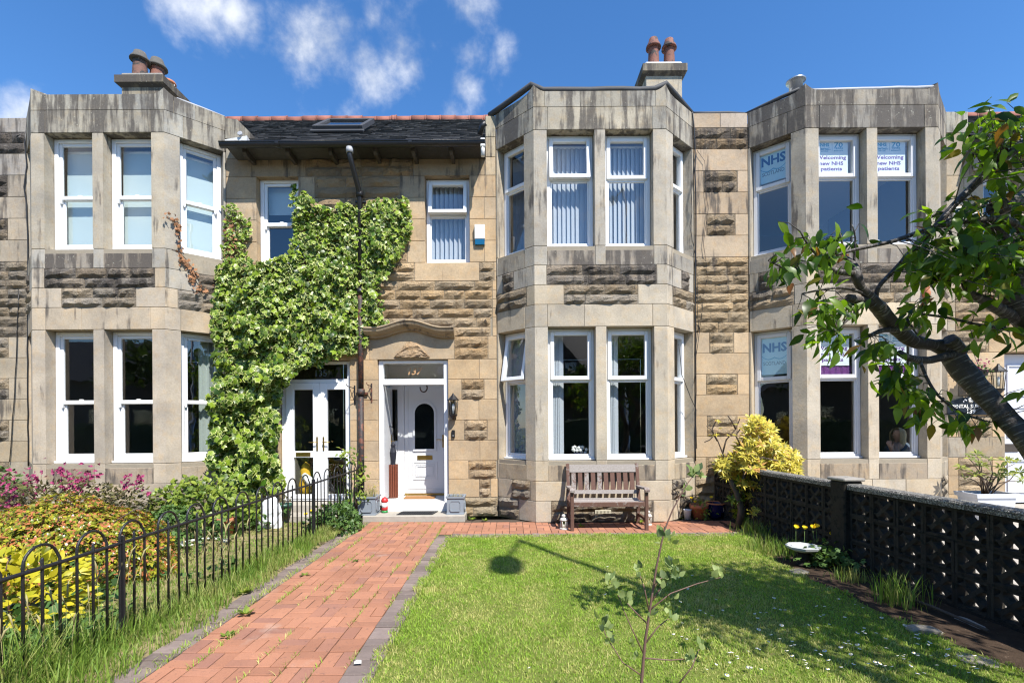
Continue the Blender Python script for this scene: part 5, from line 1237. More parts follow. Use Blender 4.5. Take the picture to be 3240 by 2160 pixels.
for k, (u0, side) in enumerate(((.275, 'left'), (1.205, 'right'))):
    welcome('white poster welcoming new patients in the upper %s front window of 139' % side, u0, 5.56, 6.09)
    welcome('white poster welcoming new patients in the lower %s front window of 139' % side, u0, 2.47, 3.01)
    flat_in('valance', 'purple cloth strip under the poster in the lower %s front window of 139' % side, 'curtain', fC, u0 - .01, u0 + .57, 2.30, 2.465, .225, 'voile', 'purple strips in the bay of 139', wav=.008)
t = thing('ceiling_lamp', 'long fluorescent lamp on the ceiling behind the upper splayed window of 139', 'lamp', (4.9, 9.4, 6.25)); m = MB(); m.bbox(4.55, 5.0, 9.0, 9.09, 6.26, 6.33, .01); m.build('batten', 'white_gloss', t)
t = thing('card', 'folded white card on the sill of the upper right front window of 139', 'card', (5.95, 7.9, 4.4)); m = MB(); m.prism([(7.86, 4.37), (7.90, 4.52), (7.905, 4.52), (7.94, 4.37)], 5.90, 6.02, 'x'); m.build('sheet', 'poster', t)

# ---------------------------------------------------------------- person inside the lower bay window of 139
def person():
    hx, hy, hz = 6.60, 8.28, 1.38
    t = thing('person', 'blonde person in a slate tunic raising a hand behind a lower window of 139', 'person', (hx + .05, hy + .05, .26))
    J = {'pel': (hx + .10, hy + .12, .80), 'che': (hx + .08, hy + .08, 1.10), 'nec': (hx + .03, hy + .03, 1.22), 'hd': (hx, hy, 1.33), 'top': (hx, hy, 1.43),
         'ls': (hx - .09, hy - .08, 1.14), 'le': (hx - .16, hy - .16, .95), 'lh': (hx - .27, hy - .20, 1.10), 'rs': (hx + .24, hy + .18, 1.14), 're': (hx + .30, hy + .12, .92), 'rh': (hx + .16, hy - .02, .86),
         'lk': (hx - .15, hy + .02, .78), 'lf': (hx - .17, hy + .02, .30), 'rk': (hx - .05, hy + .28, .78), 'rf': (hx - .07, hy + .28, .30)}
    def skin(name, edges, rad, mat, sub=2):
        names = []; 
        for a, b in edges:
            for q in (a, b):
                if q not in names: names.append(q)
        me = bpy.data.meshes.new(name); me.from_pydata([J[q] for q in names], [(names.index(a), names.index(b)) for a, b in edges], [])
        o = link(me, name, mat, t); md = o.modifiers.new('skin', 'SKIN'); me.skin_vertices.new() if not me.skin_vertices else None
        for i, q in enumerate(names): me.skin_vertices[0].data[i].radius = (rad[q], rad[q])
        me.skin_vertices[0].data[0].use_root = True; s = o.modifiers.new('sub', 'SUBSURF'); s.levels = sub; s.render_levels = sub
    J['fc'] = (hx - .05, hy - .02, 1.345); J['kn'] = (hx - .29, hy - .205, 1.155)
    fing = []
    rad = {'pel': .15, 'che': .14, 'nec': .05, 'hd': .085, 'top': .07, 'ls': .07, 'le': .042, 'lh': .028, 'rs': .07, 're': .045, 'rh': .03, 'lk': .075, 'lf': .045, 'rk': .075, 'rf': .045, 'kn': .032}
    for k in range(4):
        a, b = 'f%da' % k, 'f%db' % k; J[a] = (hx - .285 - .012 * k, hy - .21 + .014 * k, 1.20 + .008 * (1.5 - abs(k - 1.5))); J[b] = (hx - .275 - .006 * k, hy - .215 + .015 * k, 1.235); rad[a] = .0105; rad[b] = .009; fing += [('kn', a), (a, b)]
    J['ta'] = (hx - .255, hy - .22, 1.155); J['tb'] = (hx - .245, hy - .225, 1.19); rad['ta'] = .012; rad['tb'] = .010; fing += [('lh', 'ta'), ('ta', 'tb')]
    skin('body', [('pel', 'che'), ('che', 'nec'), ('nec', 'hd'), ('hd', 'top'), ('che', 'ls'), ('ls', 'le'), ('le', 'lh'), ('lh', 'kn'), ('che', 'rs'), ('rs', 're'), ('re', 'rh'), ('pel', 'lk'), ('lk', 'lf'), ('pel', 'rk'), ('rk', 'rf')] + fing, rad, 'skin')
    m = MB(); m.lathe([(.20, .72), (.215, .85), (.21, 1.0), (.20, 1.10), (.13, 1.185), (.075, 1.215)], 18, (hx + .08, hy + .08, 0)); m.build('tunic', 'tunic', t)
    m = MB(); n = 22
    V = []; 
    for j in range(9):
        for k in range(n + 1):
            a = R(-115) + R(290) * k / n; z = 1.455 - .34 * (j / 8) ** 1.1; r = (.03, .085, .108, .115, .115, .112, .108, .10, .085)[j] * (1 + .05 * math.sin(k * 3.3 + j))
            V.append((hx + .012 + r * math.cos(a), hy + .01 + r * math.sin(a), z))
    m.add(V, [(j * (n + 1) + k, j * (n + 1) + k + 1, (j + 1) * (n + 1) + k + 1, (j + 1) * (n + 1) + k) for j in range(8) for k in range(n)], True); m.build('hair', 'hair', t)
    m = MB(); m.lathe([(.0, -.012), (.016, -.006), (.012, .006), (0, .016)], 8, (hx - .098, hy - .03, 1.325)); m.build('nose', 'skin', t)
    m = MB(); m.bbox(hx - .2, hx + .3, hy - .02, hy + .36, .60, .68, .02); m.bbox(hx, hx + .06, hy + .1, hy + .16, .26, .599, .005); o = m.build('stool', 'black_plastic', None); tag(o, 'black stool under the person inside the lower bay window of 139', 'stool')
person()

# ---------------------------------------------------------------- paving
path = MB(); path.box(-2.47, -.86, -.6, 7.90, -.06, -.010); path.box(-.8595, 3.95, 6.68, 7.95, -.06, -.0105); path.box(3.9505, 4.0, 7.7, 8.1, -.06, -.012)
pth = path.build('path', 'sand_joint', None, kind='structure')
cells = []
C0 = .2025
for i in range(6):
    for j in range(-12, 28): cells.append((-2.275 + C0 * (i + .5), 2.30 + C0 * (j + .5), (i + j) % 2))
for i in range(25):
    for j in range(4):
        x, y = -1.06 + C0 * (i + .5), 6.875 + C0 * (j + .5)
        if i < 1 and False: continue
        cells.append((x, y, (i + j + 23) % 2))
def in_house(x, y):
    if y > 7.80 and x < -.72: return True
    if y > WP - .05: return True
    if -.25 < x < 3.1 and y > FP - .03 + max(0, (B_X0 - x) * .92, (x - B_X1) * .88): return True
    return False
bricks = []
for (x, y, o) in cells:
    for k in (-1, 1):
        bx, by = (x, y + k * C0 / 4) if o == 0 else (x + k * C0 / 4, y)
        if -1.1 < x and False: continue
        if in_house(bx, by): continue
        bricks.append((bx, by, o))
def brick_mesh(l, w, name):
    m = MB(); c = .003; a, b = l / 2 - .0032, w / 2 - .0032
    m.add([(-a + c, -b + c, 0), (a - c, -b + c, 0), (a - c, b - c, 0), (-a + c, b - c, 0), (-a, -b, -c), (a, -b, -c), (a, b, -c), (-a, b, -c), (-a, -b, -.03), (a, -b, -.03), (a, b, -.03), (-a, b, -.03)],
          [(0, 1, 2, 3)] + [(i + 4, (i + 1) % 4 + 4, (i + 1) % 4, i) for i in range(4)] + [(i + 8, (i + 1) % 4 + 8, (i + 1) % 4 + 4, i + 4) for i in range(4)])
    return m.mesh(name)
bme = brick_mesh(C0, C0 / 2, 'paver'); bme.materials.append(M['paver'])
def lay(bx, by, o):
    z = rnd.uniform(-.003, .003) + .008 * noise.noise(Vector((bx * 1.3, by * 1.3, 0)))
    return Matrix.Translation((bx, by, z)) @ Matrix.Rotation(o * math.pi / 2 + rnd.uniform(-.012, .012), 4, 'Z') @ Matrix.Rotation(rnd.uniform(-.018, .018), 4, 'X') @ Matrix.Rotation(rnd.uniform(-.014, .014), 4, 'Y')
bricks.sort(key=lambda b: abs(b[1] - 2.75) if b[1] > 2.7 else 50 - b[1])
for b in bricks[:300]: link(bme, 'paver', None, pth, basis=lay(*b))
m = MB(); bv = [v.co.copy() for v in bme.vertices]; bf = [tuple(p.vertices) for p in bme.polygons]
for b in bricks[300:]:
    T = lay(*b); m.add([T @ v for v in bv], bf)
m.build('pavers', 'paver', pth, kind='stuff')
kme = brick_mesh(.20, .1015, 'kerb_block'); kme.materials.append(M['kerb'])
kb = []
for k in range(98):
    y = -.5 + .1015 * k
    if y < 7.85: kb.append((-2.375, y, 0))
    if y < 6.80: kb.append((-.96, y, 0))
for k in range(48):
    x = -.80 + .1015 * k; kb.append((x, 6.775, 1))
for k in range(26): None
for (x, y, o) in kb:
    T = Matrix.Translation((x + rnd.uniform(-.004, .004), y, .002 + rnd.uniform(-.006, .004))) @ Matrix.Rotation(o * math.pi / 2 + rnd.uniform(-.03, .03), 4, 'Z') @ Matrix.Rotation(rnd.uniform(-.03, .03), 4, 'X')
    if y > 1.6: link(kme, 'kerb_block', None, pth, basis=T)

# ---------------------------------------------------------------- bow topped railing
fence = thing('railing', 'low black bow-topped iron railing along the left side of the brick path', 'railing', (-2.7, 5, 0))
def rail_z(y): return .70 + (y - 2.4) * .13 / 5.6
def gz(y): return max(0.0, (y - 3.4)) * .022
y = 1.15; q = 0
def lean(): return Vector((rnd.uniform(-.008, .008), rnd.uniform(-.006, .006), 0))
while y < 7.75:
    ya, yb = y, y + .215; top = rail_z(ya)
    pts = [(fence_x(ya), ya, gz(ya) - .05), (fence_x(ya), ya, top + .03)]
    r = (yb - ya) / 2
    for k in range(1, 10):
        a = math.pi * k / 10; pts.append((fence_x(ya), (ya + yb) / 2 - r * math.cos(a), top + .035 + .105 * math.sin(a)))
    pts += [(fence_x(yb), yb, rail_z(yb) + .03), (fence_x(yb), yb, gz(yb) - .05)]
    l = lean(); pts = [Vector(p) + l for p in pts]
    m = MB(); m.tube(pts, .0085, 8); m.build('hoop', 'black_iron', fence)
    ym = (ya + yb) / 2; m = MB(); m.tube([(fence_x(ym), ym, gz(ym) - .05), (fence_x(ym) + rnd.uniform(-.004, .004), ym, rail_z(ym) + .05), (fence_x(ym), ym, rail_z(ym) + .062)], [.0085, .0085, .004], 8); m.build('bar', 'black_iron', fence)
    y += .325
m = MB()
ys = [1.0 + .5 * k for k in range(14)] + [7.98]
for (dz, hw) in ((0, .006),):
    m.tube([(fence_x(v), v, rail_z(v) + rnd.uniform(-.004, .004)) for v in ys], .0125, 6)
m.build('rail', 'black_iron', fence)
for v in (3.43, 6.35, 7.95):
    m = MB(); m.bbox(fence_x(v) - .022, fence_x(v) + .022, v - .008, v + .008, gz(v) - .05, rail_z(v) + .055, .003); m.bbox(fence_x(v) - .008, fence_x(v) + .008, v - .0205, v - .0085, gz(v) - .05, rail_z(v) + .03, .002); m.build('post', 'black_iron', fence)
m = MB(); m.bbox(-2.46, -2.44, 7.96, 7.985, .0, 1.02, .004); m.tube([(-2.45, 7.97, 1.02), (-2.45, 7.93, .99), (-2.45, 7.95, .94)], .012, 6); m.build('latch_post', 'black_iron', fence)

# ---------------------------------------------------------------- pierced screen wall on the right
sw = thing('screen_wall', 'low dark pierced concrete block wall with a pebbled cope along the right of the lawn', 'wall', (3.6, 5, 0))
BW, BH, BD = .283, .272, .10
def screen_block():
    m = MB(); w, h = BW - .003, BH - .003; b = .024; q = .046; t = .016
    m.box(0, b, 0, BD, 0, h); m.box(w - b, w, 0, BD, 0, h); m.box(b, w - b, .001, BD - .001, 0, b); m.box(b, w - b, .001, BD - .001, h - b, h)
    def bar(x0, z0, x1, z1, th, y):
        d = Vector((x1 - x0, 0, z1 - z0)); n = Vector((-d.z, 0, d.x)).normalized() * th / 2
        m.prism([(x0 + n.x, z0 + n.z), (x0 - n.x, z0 - n.z), (x1 - n.x, z1 - n.z), (x1 + n.x, z1 + n.z)], y, BD - y, 'y')
    k = b + q * .75
    bar(k, k * h / w, w - k, h - k * h / w, .036, .003); bar(k, h - k * h / w, w / 2 - .012, h / 2 + .012, .036, .0035); bar(w / 2 + .012, h / 2 - .012, w - k, k * h / w, .036, .0035)
    for sx in (0, 1):
        for sz in (0, 1):
            xa = b + q if not sx else w - b - q - t; za = b if not sz else h - b - q - t
            m.box(xa, xa + t, .006, BD - .006, za + (.0 if not sz else .0), za + q + t)
            zb = b + q if not sz else h - b - q - t; xb = b if not sx else w - b - q
            m.box(xb, xb + q, .0065, BD - .0065, zb, zb + t)
    return m.mesh('block')
sme = screen_block(); sme.materials.append(M['screen_block'])
def screen_run(y0, y1):
    f = Fr(wall_x(y0), y0, wall_x(y1), y1); n = int(round(f.L / BW)); u0 = 0
    for i in range(n):
        for r in range(3):
            p = f.p(i * BW + .002, rnd.uniform(-.003, .003), .004 + r * BH)
            link(sme, 'block', None, sw, basis=Matrix.Translation(p) @ Matrix.Rotation(f.a, 4, 'Z'))
    m = MB(); L = n * BW; P = []
    m.prism([(-.03, .825), (-.035, .868), (-.02, .884), (BD + .02, .884), (BD + .035, .868), (BD + .03, .825)], -.0, L, 'x', f.T); m.build('cope', 'pebble', sw)
    m = MB(); m.box(0, L, -.012, BD + .012, -.08, .003, f.T); m.build('footing', 'screen_block', sw)
screen_run(8.14, 5.42); screen_run(5.20, .70)
for (ya, yb) in ((5.20, 5.42),):
    f = Fr(wall_x(yb), yb, wall_x(ya), ya); m = MB(); m.bbox(.002, f.L - .002, -.06, .15, -.05, .91, .012, f.T); p_ = m.build('pier', 'screen_block', sw)
    m = MB(); m.bbox(-.02, f.L + .02, -.08, .17, .911, .945, .012, f.T); m.build('pier_cap', 'concrete', p_)

# ---------------------------------------------------------------- bench
b_ = thing('bench', 'weathered brown slatted wooden bench in front of the bay window', 'bench', (1.40, 7.3, 0))
def wood(m, name, a, par=b_): 
    o = m.build(name, 'timber', par, color=(1, 1, 1, a)); return o
bx0, bx1 = .885, 1.925
def tilt_y(z): return 7.44 + (z - .40) * .22
for x in (bx0 - .02, bx1 + .02):
    m = MB(); m.bbox(x - .025, x + .025, 7.0, 7.05, 0, .595, .006); wood(m, 'leg', .25)
    m = MB(); m.prism([(7.50, 0), (7.55, 0), (7.48, .40), (tilt_y(.93) + .045, .93), (tilt_y(.93), .93), (7.43, .40)], x - .024, x + .024, 'x'); wood(m, 'leg', .45)
    m = MB(); n = 8; pr = [(6.96, .592), (7.02, .622), (7.15, .612), (7.35, .598), (7.50, .60)]
    m.prism(pr + [(a, b - .03) for a, b in reversed(pr)], x - .035, x + .035, 'x'); wood(m, 'armrest', .62)
    m = MB(); m.bbox(x - .015, x + .015, 7.051, 7.50, .13, .175, .004); wood(m, 'side_rail', .2)
    m = MB(); m.bbox(x - .016, x + .016, 7.051, 7.44, .325, .395, .004); wood(m, 'side_rail', .3)
m = MB(); m.bbox(bx0 + .006, bx1 - .006, 7.0, 7.028, .345, .415, .006); wood(m, 'front_rail', .42)
for k, (y0, y1) in enumerate(((7.0285, 7.105), (7.115, 7.20), (7.21, 7.295), (7.305, 7.385), (7.395, 7.44))):
    m = MB(); dz = -.022 * math.sin(math.pi * (k + .4) / 5.0); m.bbox(bx0 + .006, bx1 - .006, y0, y1, .397 + dz, .42 + dz, .006); wood(m, 'seat_slat', .95)
def tilted(m, x0, x1, z0, z1, t, off=0.0):
    m.prism([(tilt_y(z0) + off, z0), (tilt_y(z1) + off, z1), (tilt_y(z1) + t + off, z1), (tilt_y(z0) + t + off, z0)], x0, x1, 'x')
m = MB(); tilted(m, bx0 + .006, bx1 - .006, .80, .915, .032); wood(m, 'top_rail', .88)
m = MB(); tilted(m, bx0 + .006, bx1 - .006, .475, .53, .032); wood(m, 'lower_rail', .85)
for k in range(10):
    x = bx0 + .035 + k * (bx1 - bx0 - .07 - .066) / 9; m = MB(); tilted(m, x, x + .066, .531, .799, .016, .008); wood(m, 'back_slat', (.62, .3, .6, .25, .55, .3, .2, .4, .35, .25)[k])

# ---------------------------------------------------------------- lanterns, pots and other small things
M['white_rust'] = simple('rusting white enamel', (0.62, 0.60, 0.56), 0.5, var=0.1, scale=40, col2=(0.22, 0.11, 0.06), thr=0.60)
def garden_lantern(label):
    t = lthing('garden_lantern', label, 'lantern', 'rusty white lanterns under the bench')
    m = MB(); m.lathe([(.060, 0), (.062, .012), (.060, .018), (.048, .020)], 12, smooth=False); m.build('base', 'white_rust', t)
    m = MB()
    for k in range(6):
        a = k * math.pi / 3; m.tube([(.05 * math.cos(a), .05 * math.sin(a), .018), (.05 * math.cos(a), .05 * math.sin(a), .132)], .005, 5)
    m.build('frame', 'white_rust', t)
    m = MB(); m.lathe([(.046, .020), (.046, .13)], 6, smooth=False, cap=False); m.build('glass', 'glass', t)
    m = MB(); m.lathe([(.06, .130), (.064, .138), (.045, .165), (.022, .178), (.02, .185), (.033, .192), (.036, .20), (.024, .215), (.008, .224)], 12); m.build('roof', 'white_rust', t)
    m = MB(); m.tube([(.0, -.012, .222), (0, -.012, .24), (0, 0, .252), (0, .012, .24), (0, .012, .222)], .0025, 5); m.build('ring', 'black_iron', t)
    m = MB(); m.lathe([(.022, .02), (.022, .075)], 10); m.build('candle', 'cream', t)
    return t
g0 = garden_lantern('rusty white lantern on the bricks at the left front leg of the bench')
g1 = dup(g0, (2.07, 7.40, 0.0), .4, 'rusty white lantern on the bricks beyond the right front leg of the bench'); g0.location = (.755, 7.14, .0)
def flowerpot(name, label, cat, x, y, r0, r1, h, mat, rim=.03, z=0.0, soil=True, group=None):
    t = thing(name, label, cat, (x, y, z), group); m = MB()
    m.lathe([(r0, 0), (r1 * .94, h - rim), (r1, h - rim), (r1 * 1.02, h), (r1 * .90, h), (r1 * .88, h - .04), (r1 * .8, h - .045)], 24, (x, y, z)); m.build('pot', mat, t)
    if soil: m = MB(); m.lathe([(r1 * .87, h - .038), (.001, h - .02)], 16, (x, y, z), cap=False); m.build('compost', 'soil', t)
    return t
tp1 = flowerpot('flower_pot', 'terracotta pot of yellow poppies at the corner of the bay', 'pot', 3.03, 7.86, .095, .145, .235, 'terracotta', .06)
t = thing('flower_pot', 'empty dark blue glazed pot beside the terracotta one', 'pot', (3.31, 7.90, 0)); m = MB()
m.lathe([(.09, 0), (.125, .06), (.145, .14), (.138, .215), (.150, .235), (.150, .25), (.128, .25), (.125, .225), (.125, .12), (.08, .03)], 28, (3.31, 7.90, 0)); m.build('pot', 'blue_glaze', t)
m = MB(); m.lathe([(.1505, .236), (.152, .25), (.140, .2585), (.126, .25)], 28, (3.31, 7.90, 0), cap=False); m.build('rim', 'terracotta', t)
m = MB(); m.lathe([(.1, .05), (.001, .06)], 16, (3.31, 7.9, 0), cap=False); m.build('compost', 'soil', t)
t = thing('bucket', 'small white tub behind the terracotta pot', 'tub', (2.83, 7.83, 0)); m = MB(); m.lathe([(.05, 0), (.062, .15), (.066, .155), (.058, .155), (.05, .1)], 14, (2.83, 7.83, 0)); m.build('tub', 'white_planter', t)
def square_planter(x, y, z, w, h, label):
    t = thing('planter', label, 'planter', (x, y, z), 'grey square planters on the door slab of 137'); m = MB(); a = w / 2; b = a * .93
    def rg(s, zz): return [(x - s, y - s, zz), (x + s, y - s, zz), (x + s, y + s, zz), (x - s, y + s, zz)]
    lay_ = [rg(b + .008, z), rg(b + .008, z + .02), rg(b, z + .022), rg(a - .008, z + h - .03), rg(a + .008, z + h - .028), rg(a + .01, z + h), rg(a - .018, z + h), rg(a - .02, z + h - .05)]
    for i in range(len(lay_) - 1): m.add(lay_[i] + lay_[i + 1], [(k, (k + 1) % 4, (k + 1) % 4 + 4, k + 4) for k in range(4)])
    m.build('tub', 'planter', t)
    for (dx, dy, rz) in ((0, -1, 0), (1, 0, math.pi / 2)):
        T = Matrix.Translation((x, y, z + h * .47)) @ Matrix.Rotation(rz, 4, 'Z') @ Matrix.Translation((0, -(a * .965) - .001, 0)) @ Matrix.Rotation(-.045, 4, 'X')
        o = [(-.8, -.45), (-.62, -.75), (.62, -.75), (.8, -.45), (.8, .45), (.62, .75), (-.62, .75), (-.8, .45)]; sx, sz = a * .78, h * .40
        m2 = MB(); frame_poly(m2, [(p * sx, q * sz) for p, q in o], [(p * sx * .9, q * sz * .9) for p, q in o], -.008, .003)
        for i in range(len(m2.v)): m2.v[i] = tuple(T @ Vector(m2.v[i]))
        m2.build('raised_border', 'planter', t)
    m = MB(); m.add(rg(a - .02, z + h - .03), [(0, 1, 2, 3)]); m.build('compost', 'soil', t); return t
square_planter(-2.36, 7.96, .097, .30, .30, 'grey square planter with a dying heather left of the steps of 137')
square_planter(-.93, 7.98, .097, .29, .29, 'grey square planter with dry stalks right of the steps of 137')
def rug(name, label, x0, x1, y0, y1, z, mat, skew=.0, th=.012, ribs=False):
    t = thing(name, label, 'doormat', ((x0 + x1) / 2, (y0 + y1) / 2, z)); m = MB(); m.prism([(x0, y0), (x1, y0), (x1 + skew, y1), (x0 + skew, y1)], z, z + th); m.build('pad', mat, t)
    if ribs:
        m = MB()
        for k in range(14):
            for j in range(6):
                u = x0 + .02 + (x1 - x0 - .04) * (k + .5 * (j % 2)) / 14; v = y0 + .02 + (y1 - y0 - .04) * j / 6; m.box(u, u + .022, v, v + .022, z + th, z + th + .005)
        m.build('studs', mat, t, kind='stuff')
    return t
rug('doormat', 'black rubber doormat on the slab before the white step', -1.88, -1.30, 7.83, 8.12, .097, 'mat_black', ribs=True, skew=.05)
rug('doormat', 'brown coir doormat in the open porch before the inner door', -1.93, -1.38, 8.56, 8.86, .244, 'coir', skew=-.02)
# umbrella stand with umbrella
t = thing('umbrella_stand', 'dark red slatted wooden umbrella stand in the porch of 137', 'umbrella stand', (-2.19, 8.72, .244)); cx, cy, cz = -2.16, 8.74, .245
for k in range(16):
    a = 2 * math.pi * k / 16; m = MB(); T = Matrix.Translation((cx, cy, cz)) @ Matrix.Rotation(a, 4, 'Z') @ Matrix.Translation((0, -.092, 0)); m.bbox(-.0135, .0135, 0, .012, .0, .60, .003, T); m.build('slat', 'basket', t)
m = MB(); m.lathe([(.080, .01), (.082, .02)], 16, (cx, cy, cz)); m.tube([(cx + .078 * math.cos(k * .524), cy + .078 * math.sin(k * .524), cz + .5) for k in range(13)], .005, 4); m.build('hoop', 'black_iron', t)
t = thing('umbrella', 'furled black umbrella with a hooked handle standing in the slatted stand', 'umbrella', (cx, cy, cz + .03)); ux = cx + .01
m = MB(); m.tube([(ux, cy, cz + .03), (ux, cy, cz + 1.18)], .006, 6); m.build('shaft', 'black_plastic', t)
m = MB(); m.lathe([(.012, .25), (.05, .5), (.04, .62), (.055, .76), (.06, .82), (.035, .90), (.045, .95), (.008, 1.0)], 9, (ux, cy, cz), smooth=False); m.build('canopy', 'umbrella', t)
m = MB(); m.tube([(ux, cy, cz + 1.13)] + [(ux - .045 + .045 * math.cos(a), cy, cz + 1.24 + .045 * math.sin(a)) for a in [R(180 * k / 8) for k in range(9)]] + [(ux - .09, cy, cz + 1.20)], .009, 7); m.build('handle', 'black_plastic', t)
# gnome
gx, gy, gz0 = -2.13, 8.06, .099
t = thing('gnome', 'small garden gnome with a red cap at the left end of the white step', 'gnome', (gx, gy, gz0))
m = MB(); m.lathe([(.044, 0), (.056, .012), (.05, .035)], 12, (gx, gy, gz0)); m.build('boots', 'green_gloss', t); m = MB(); m.lathe([(.05, .0355), (.053, .07), (.045, .12), (.03, .13)], 12, (gx, gy, gz0)); m.build('coat', 'red', t)
m = MB(); m.lathe([(.0, .075), (.04, .085), (.05, .12), (.046, .16), (.03, .17)], 12, (gx, gy - .012, gz0)); m.build('beard', 'white_gloss', t)
m = MB(); m.lathe([(.0, .14), (.03, .15), (.034, .17), (.0, .19)], 10, (gx, gy - .008, gz0)); m.build('face', 'skin', t)
m = MB(); m.lathe([(.055, .172), (.062, .185), (.056, .215), (.035, .245), (.005, .26)], 12, (gx, gy, gz0)); m.build('cap', 'red', t)
# left garden clutter
p = gr(520, 1226, .05); flowerpot('flower_pot', 'terracotta pot with withered stalks on the grass left of the white bag', 'pot', p.x, p.y, .075, .115, .24, 'terracotta', .06, .04)
p = gr(653, 1185, .13); gp_ = flowerpot('flower_pot', 'dark green ribbed plastic pot on the step of door 135', 'pot', p.x, p.y, .085, .12, .20, 'green_pot', .05, .131)
p = gr(622, 1210, .04); t = thing('plastic_bag', 'crumpled white plastic sack with purple print behind the railing', 'bag', (p.x, p.y, .04)); m = MB(); P = []
for j in range(9):
    for k in range(18):
        a = 2 * math.pi * k / 18; zz = .46 * j / 8; rr = (.155, .17, .165, .15, .15, .14, .12, .09, .05)[j] * (1 + rnd.uniform(-.14, .14)); P.append((p.x + rr * 1.0 * math.cos(a), p.y + .6 * rr * math.sin(a), .04 + zz + rnd.uniform(-.012, .012)))
m.add(P, [(j * 18 + k, j * 18 + (k + 1) % 18, (j + 1) * 18 + (k + 1) % 18, (j + 1) * 18 + k) for j in range(8) for k in range(18)]); m.build('sack', 'plastic_bag', t)
p = gr(470, 1247, .05); t = thing('paper_scrap', 'torn white paper lying on the grass behind the railing', 'litter', (p.x, p.y, .05)); m = MB()
for k in range(9): a = k * .5 + .3; cxx, cyy = p.x + .20 * math.cos(a) * 1.1, p.y + .22 * math.sin(a); m.prism([(cxx + .07 * math.cos(q * 1.05) * rnd.uniform(.6, 1.1), cyy + .055 * math.sin(q * 1.05) * rnd.uniform(.6, 1.1)) for q in range(6)], .055 + .003 * k, .063 + .003 * k)
m.build('sheet', 'white_ink', t)
t = thing('toy', 'yellow and white plush toy behind the lower left pane of door 135', 'toy', (-3.62, 8.5, .4)); m = MB(); m.lathe([(.0, 0), (.10, .06), (.12, .2), (.08, .34), (.09, .45), (.06, .55), (0, .6)], 12, (-3.62, 8.48, .32)); m.build('body', 'yellow_toy', t); m = MB(); m.tube([(-3.62, 8.40, .70), (-3.52, 8.36, .62), (-3.47, 8.36, .52)], [.05, .07, .05], 8); m.build('arm', 'white_gloss', t)
M['pale_stone'] = simple('pale cast stone', (0.43, 0.45, 0.45), 0.8, var=0.1, bmp=0.3)
p = gr(1845, 1243); bxx, byy = 3.18, 5.30
t = thing('bird_bath', 'low pale octagonal bird bath at the foot of the screen wall', 'bird bath', (bxx, byy, 0)); m = MB(); m.lathe([(.09, 0), (.06, .03), (.055, .12), (.10, .15)], 8, (bxx, byy, 0), smooth=False); m.build('pedestal', 'screen_block', t)
m = MB(); m.lathe([(.10, .145), (.165, .175), (.175, .20), (.155, .202), (.12, .18), (.01, .175)], 8, (bxx, byy, 0), smooth=False, a0=R(22)); m.build('bowl', 'pale_stone', t)
def boulder(lab, p, s, rz=0.0):
    t = lthing('edging_stone', lab, 'stone', 'stones edging the bed'); m = MB(); P = []; n = 10
    for j, (r, z) in enumerate(((1.0, 0), (1.02, .4), (.92, .85), (.6, 1.0))):
        for k in range(n):
            a = 2 * math.pi * k / n; rr = r * rnd.uniform(.86, 1.1); P.append((s[0] * rr * math.copysign(abs(math.cos(a)) ** .6, math.cos(a)), s[1] * rr * math.copysign(abs(math.sin(a)) ** .6, math.sin(a)), s[2] * z * rnd.uniform(.9, 1.1)))
    m.add(P, [(j * n + k, j * n + (k + 1) % n, (j + 1) * n + (k + 1) % n, (j + 1) * n + k) for j in range(3) for k in range(n)] + [tuple(3 * n + k for k in range(n))]); m.build('stone', 'stone_grey', t); t.location = p; t.rotation_euler = (0, 0, rz)
p = gr(2122, 1450); boulder('flat grey edging stone lying where the lawn meets the dark bed', (p.x, p.y, -.01), (.11, .06, .045), -.25)
p = gr(2240, 1515); boulder('broad half-buried flat stone at the near end of the bed', (p.x + .02, p.y, -.02), (.12, .09, .025), -.6)
p = gr(1835, 1312); boulder('dark half-buried stone at the far end of the bed', (p.x, p.y, -.015), (.10, .07, .03), .4)
p = gr(822, 1528); t = thing('paper_scrap', 'small white scrap of paper on the grass edge beside the path', 'litter', (p.x, p.y, .02)); m = MB(); m.prism([(p.x - .02, p.y - .012), (p.x + .025, p.y - .006), (p.x + .018, p.y + .012), (p.x - .012, p.y + .015)], .018, .032); m.build('sheet', 'white_ink', t)
m = MB(); q0, q1 = gr(2035, 1352, .03), gr(2270, 1443, .03)
t = thing('stick', 'long thin brown stick lying along the foot of the screen wall', 'stick', tuple(q0)); m.tube([(q0.x, q0.y, .02), ((q0.x + q1.x) / 2 + .01, (q0.y + q1.y) / 2, .03), (q1.x, q1.y, .015)], .012, 6); m.build('wood', 'stem_brown', t)

# ---------------------------------------------------------------- climbing ivy
def pip(poly, P):
    x, y = P[:, 0], P[:, 1]; c = np.zeros(len(P), bool); n = len(poly)
    for i in range(n):
        (x0, y0), (x1, y1) = poly[i], poly[(i + 1) % n]
        if y0 == y1: continue
        c ^= ((y0 > y) != (y1 > y)) & (x < (x1 - x0) * (y - y0) / (y1 - y0) + x0)
    return c
def in_poly(poly, n):
    a = np.array(poly, float); lo, hi = a.min(0), a.max(0); out = np.zeros((0, 2))
    while len(out) < n:
        P = nr.uniform(lo, hi, (n * 2, 2)); out = np.vstack([out, P[pip(poly, P)]])
    return out[:n]
def at_np(P, Y):
    dx, dy = P[:, 0] - 1176, P[:, 1] - 975; tx, ty = dx - ROLL * dy, dy + ROLL * dx
    return np.stack([tx / F * Y, Y, EYE - ty / F * Y], 1)
def nzv(P, s, o=0.0): return np.array([noise.noise(Vector((p[0] * s + o, p[1] * s, p[2] * s))) for p in P])
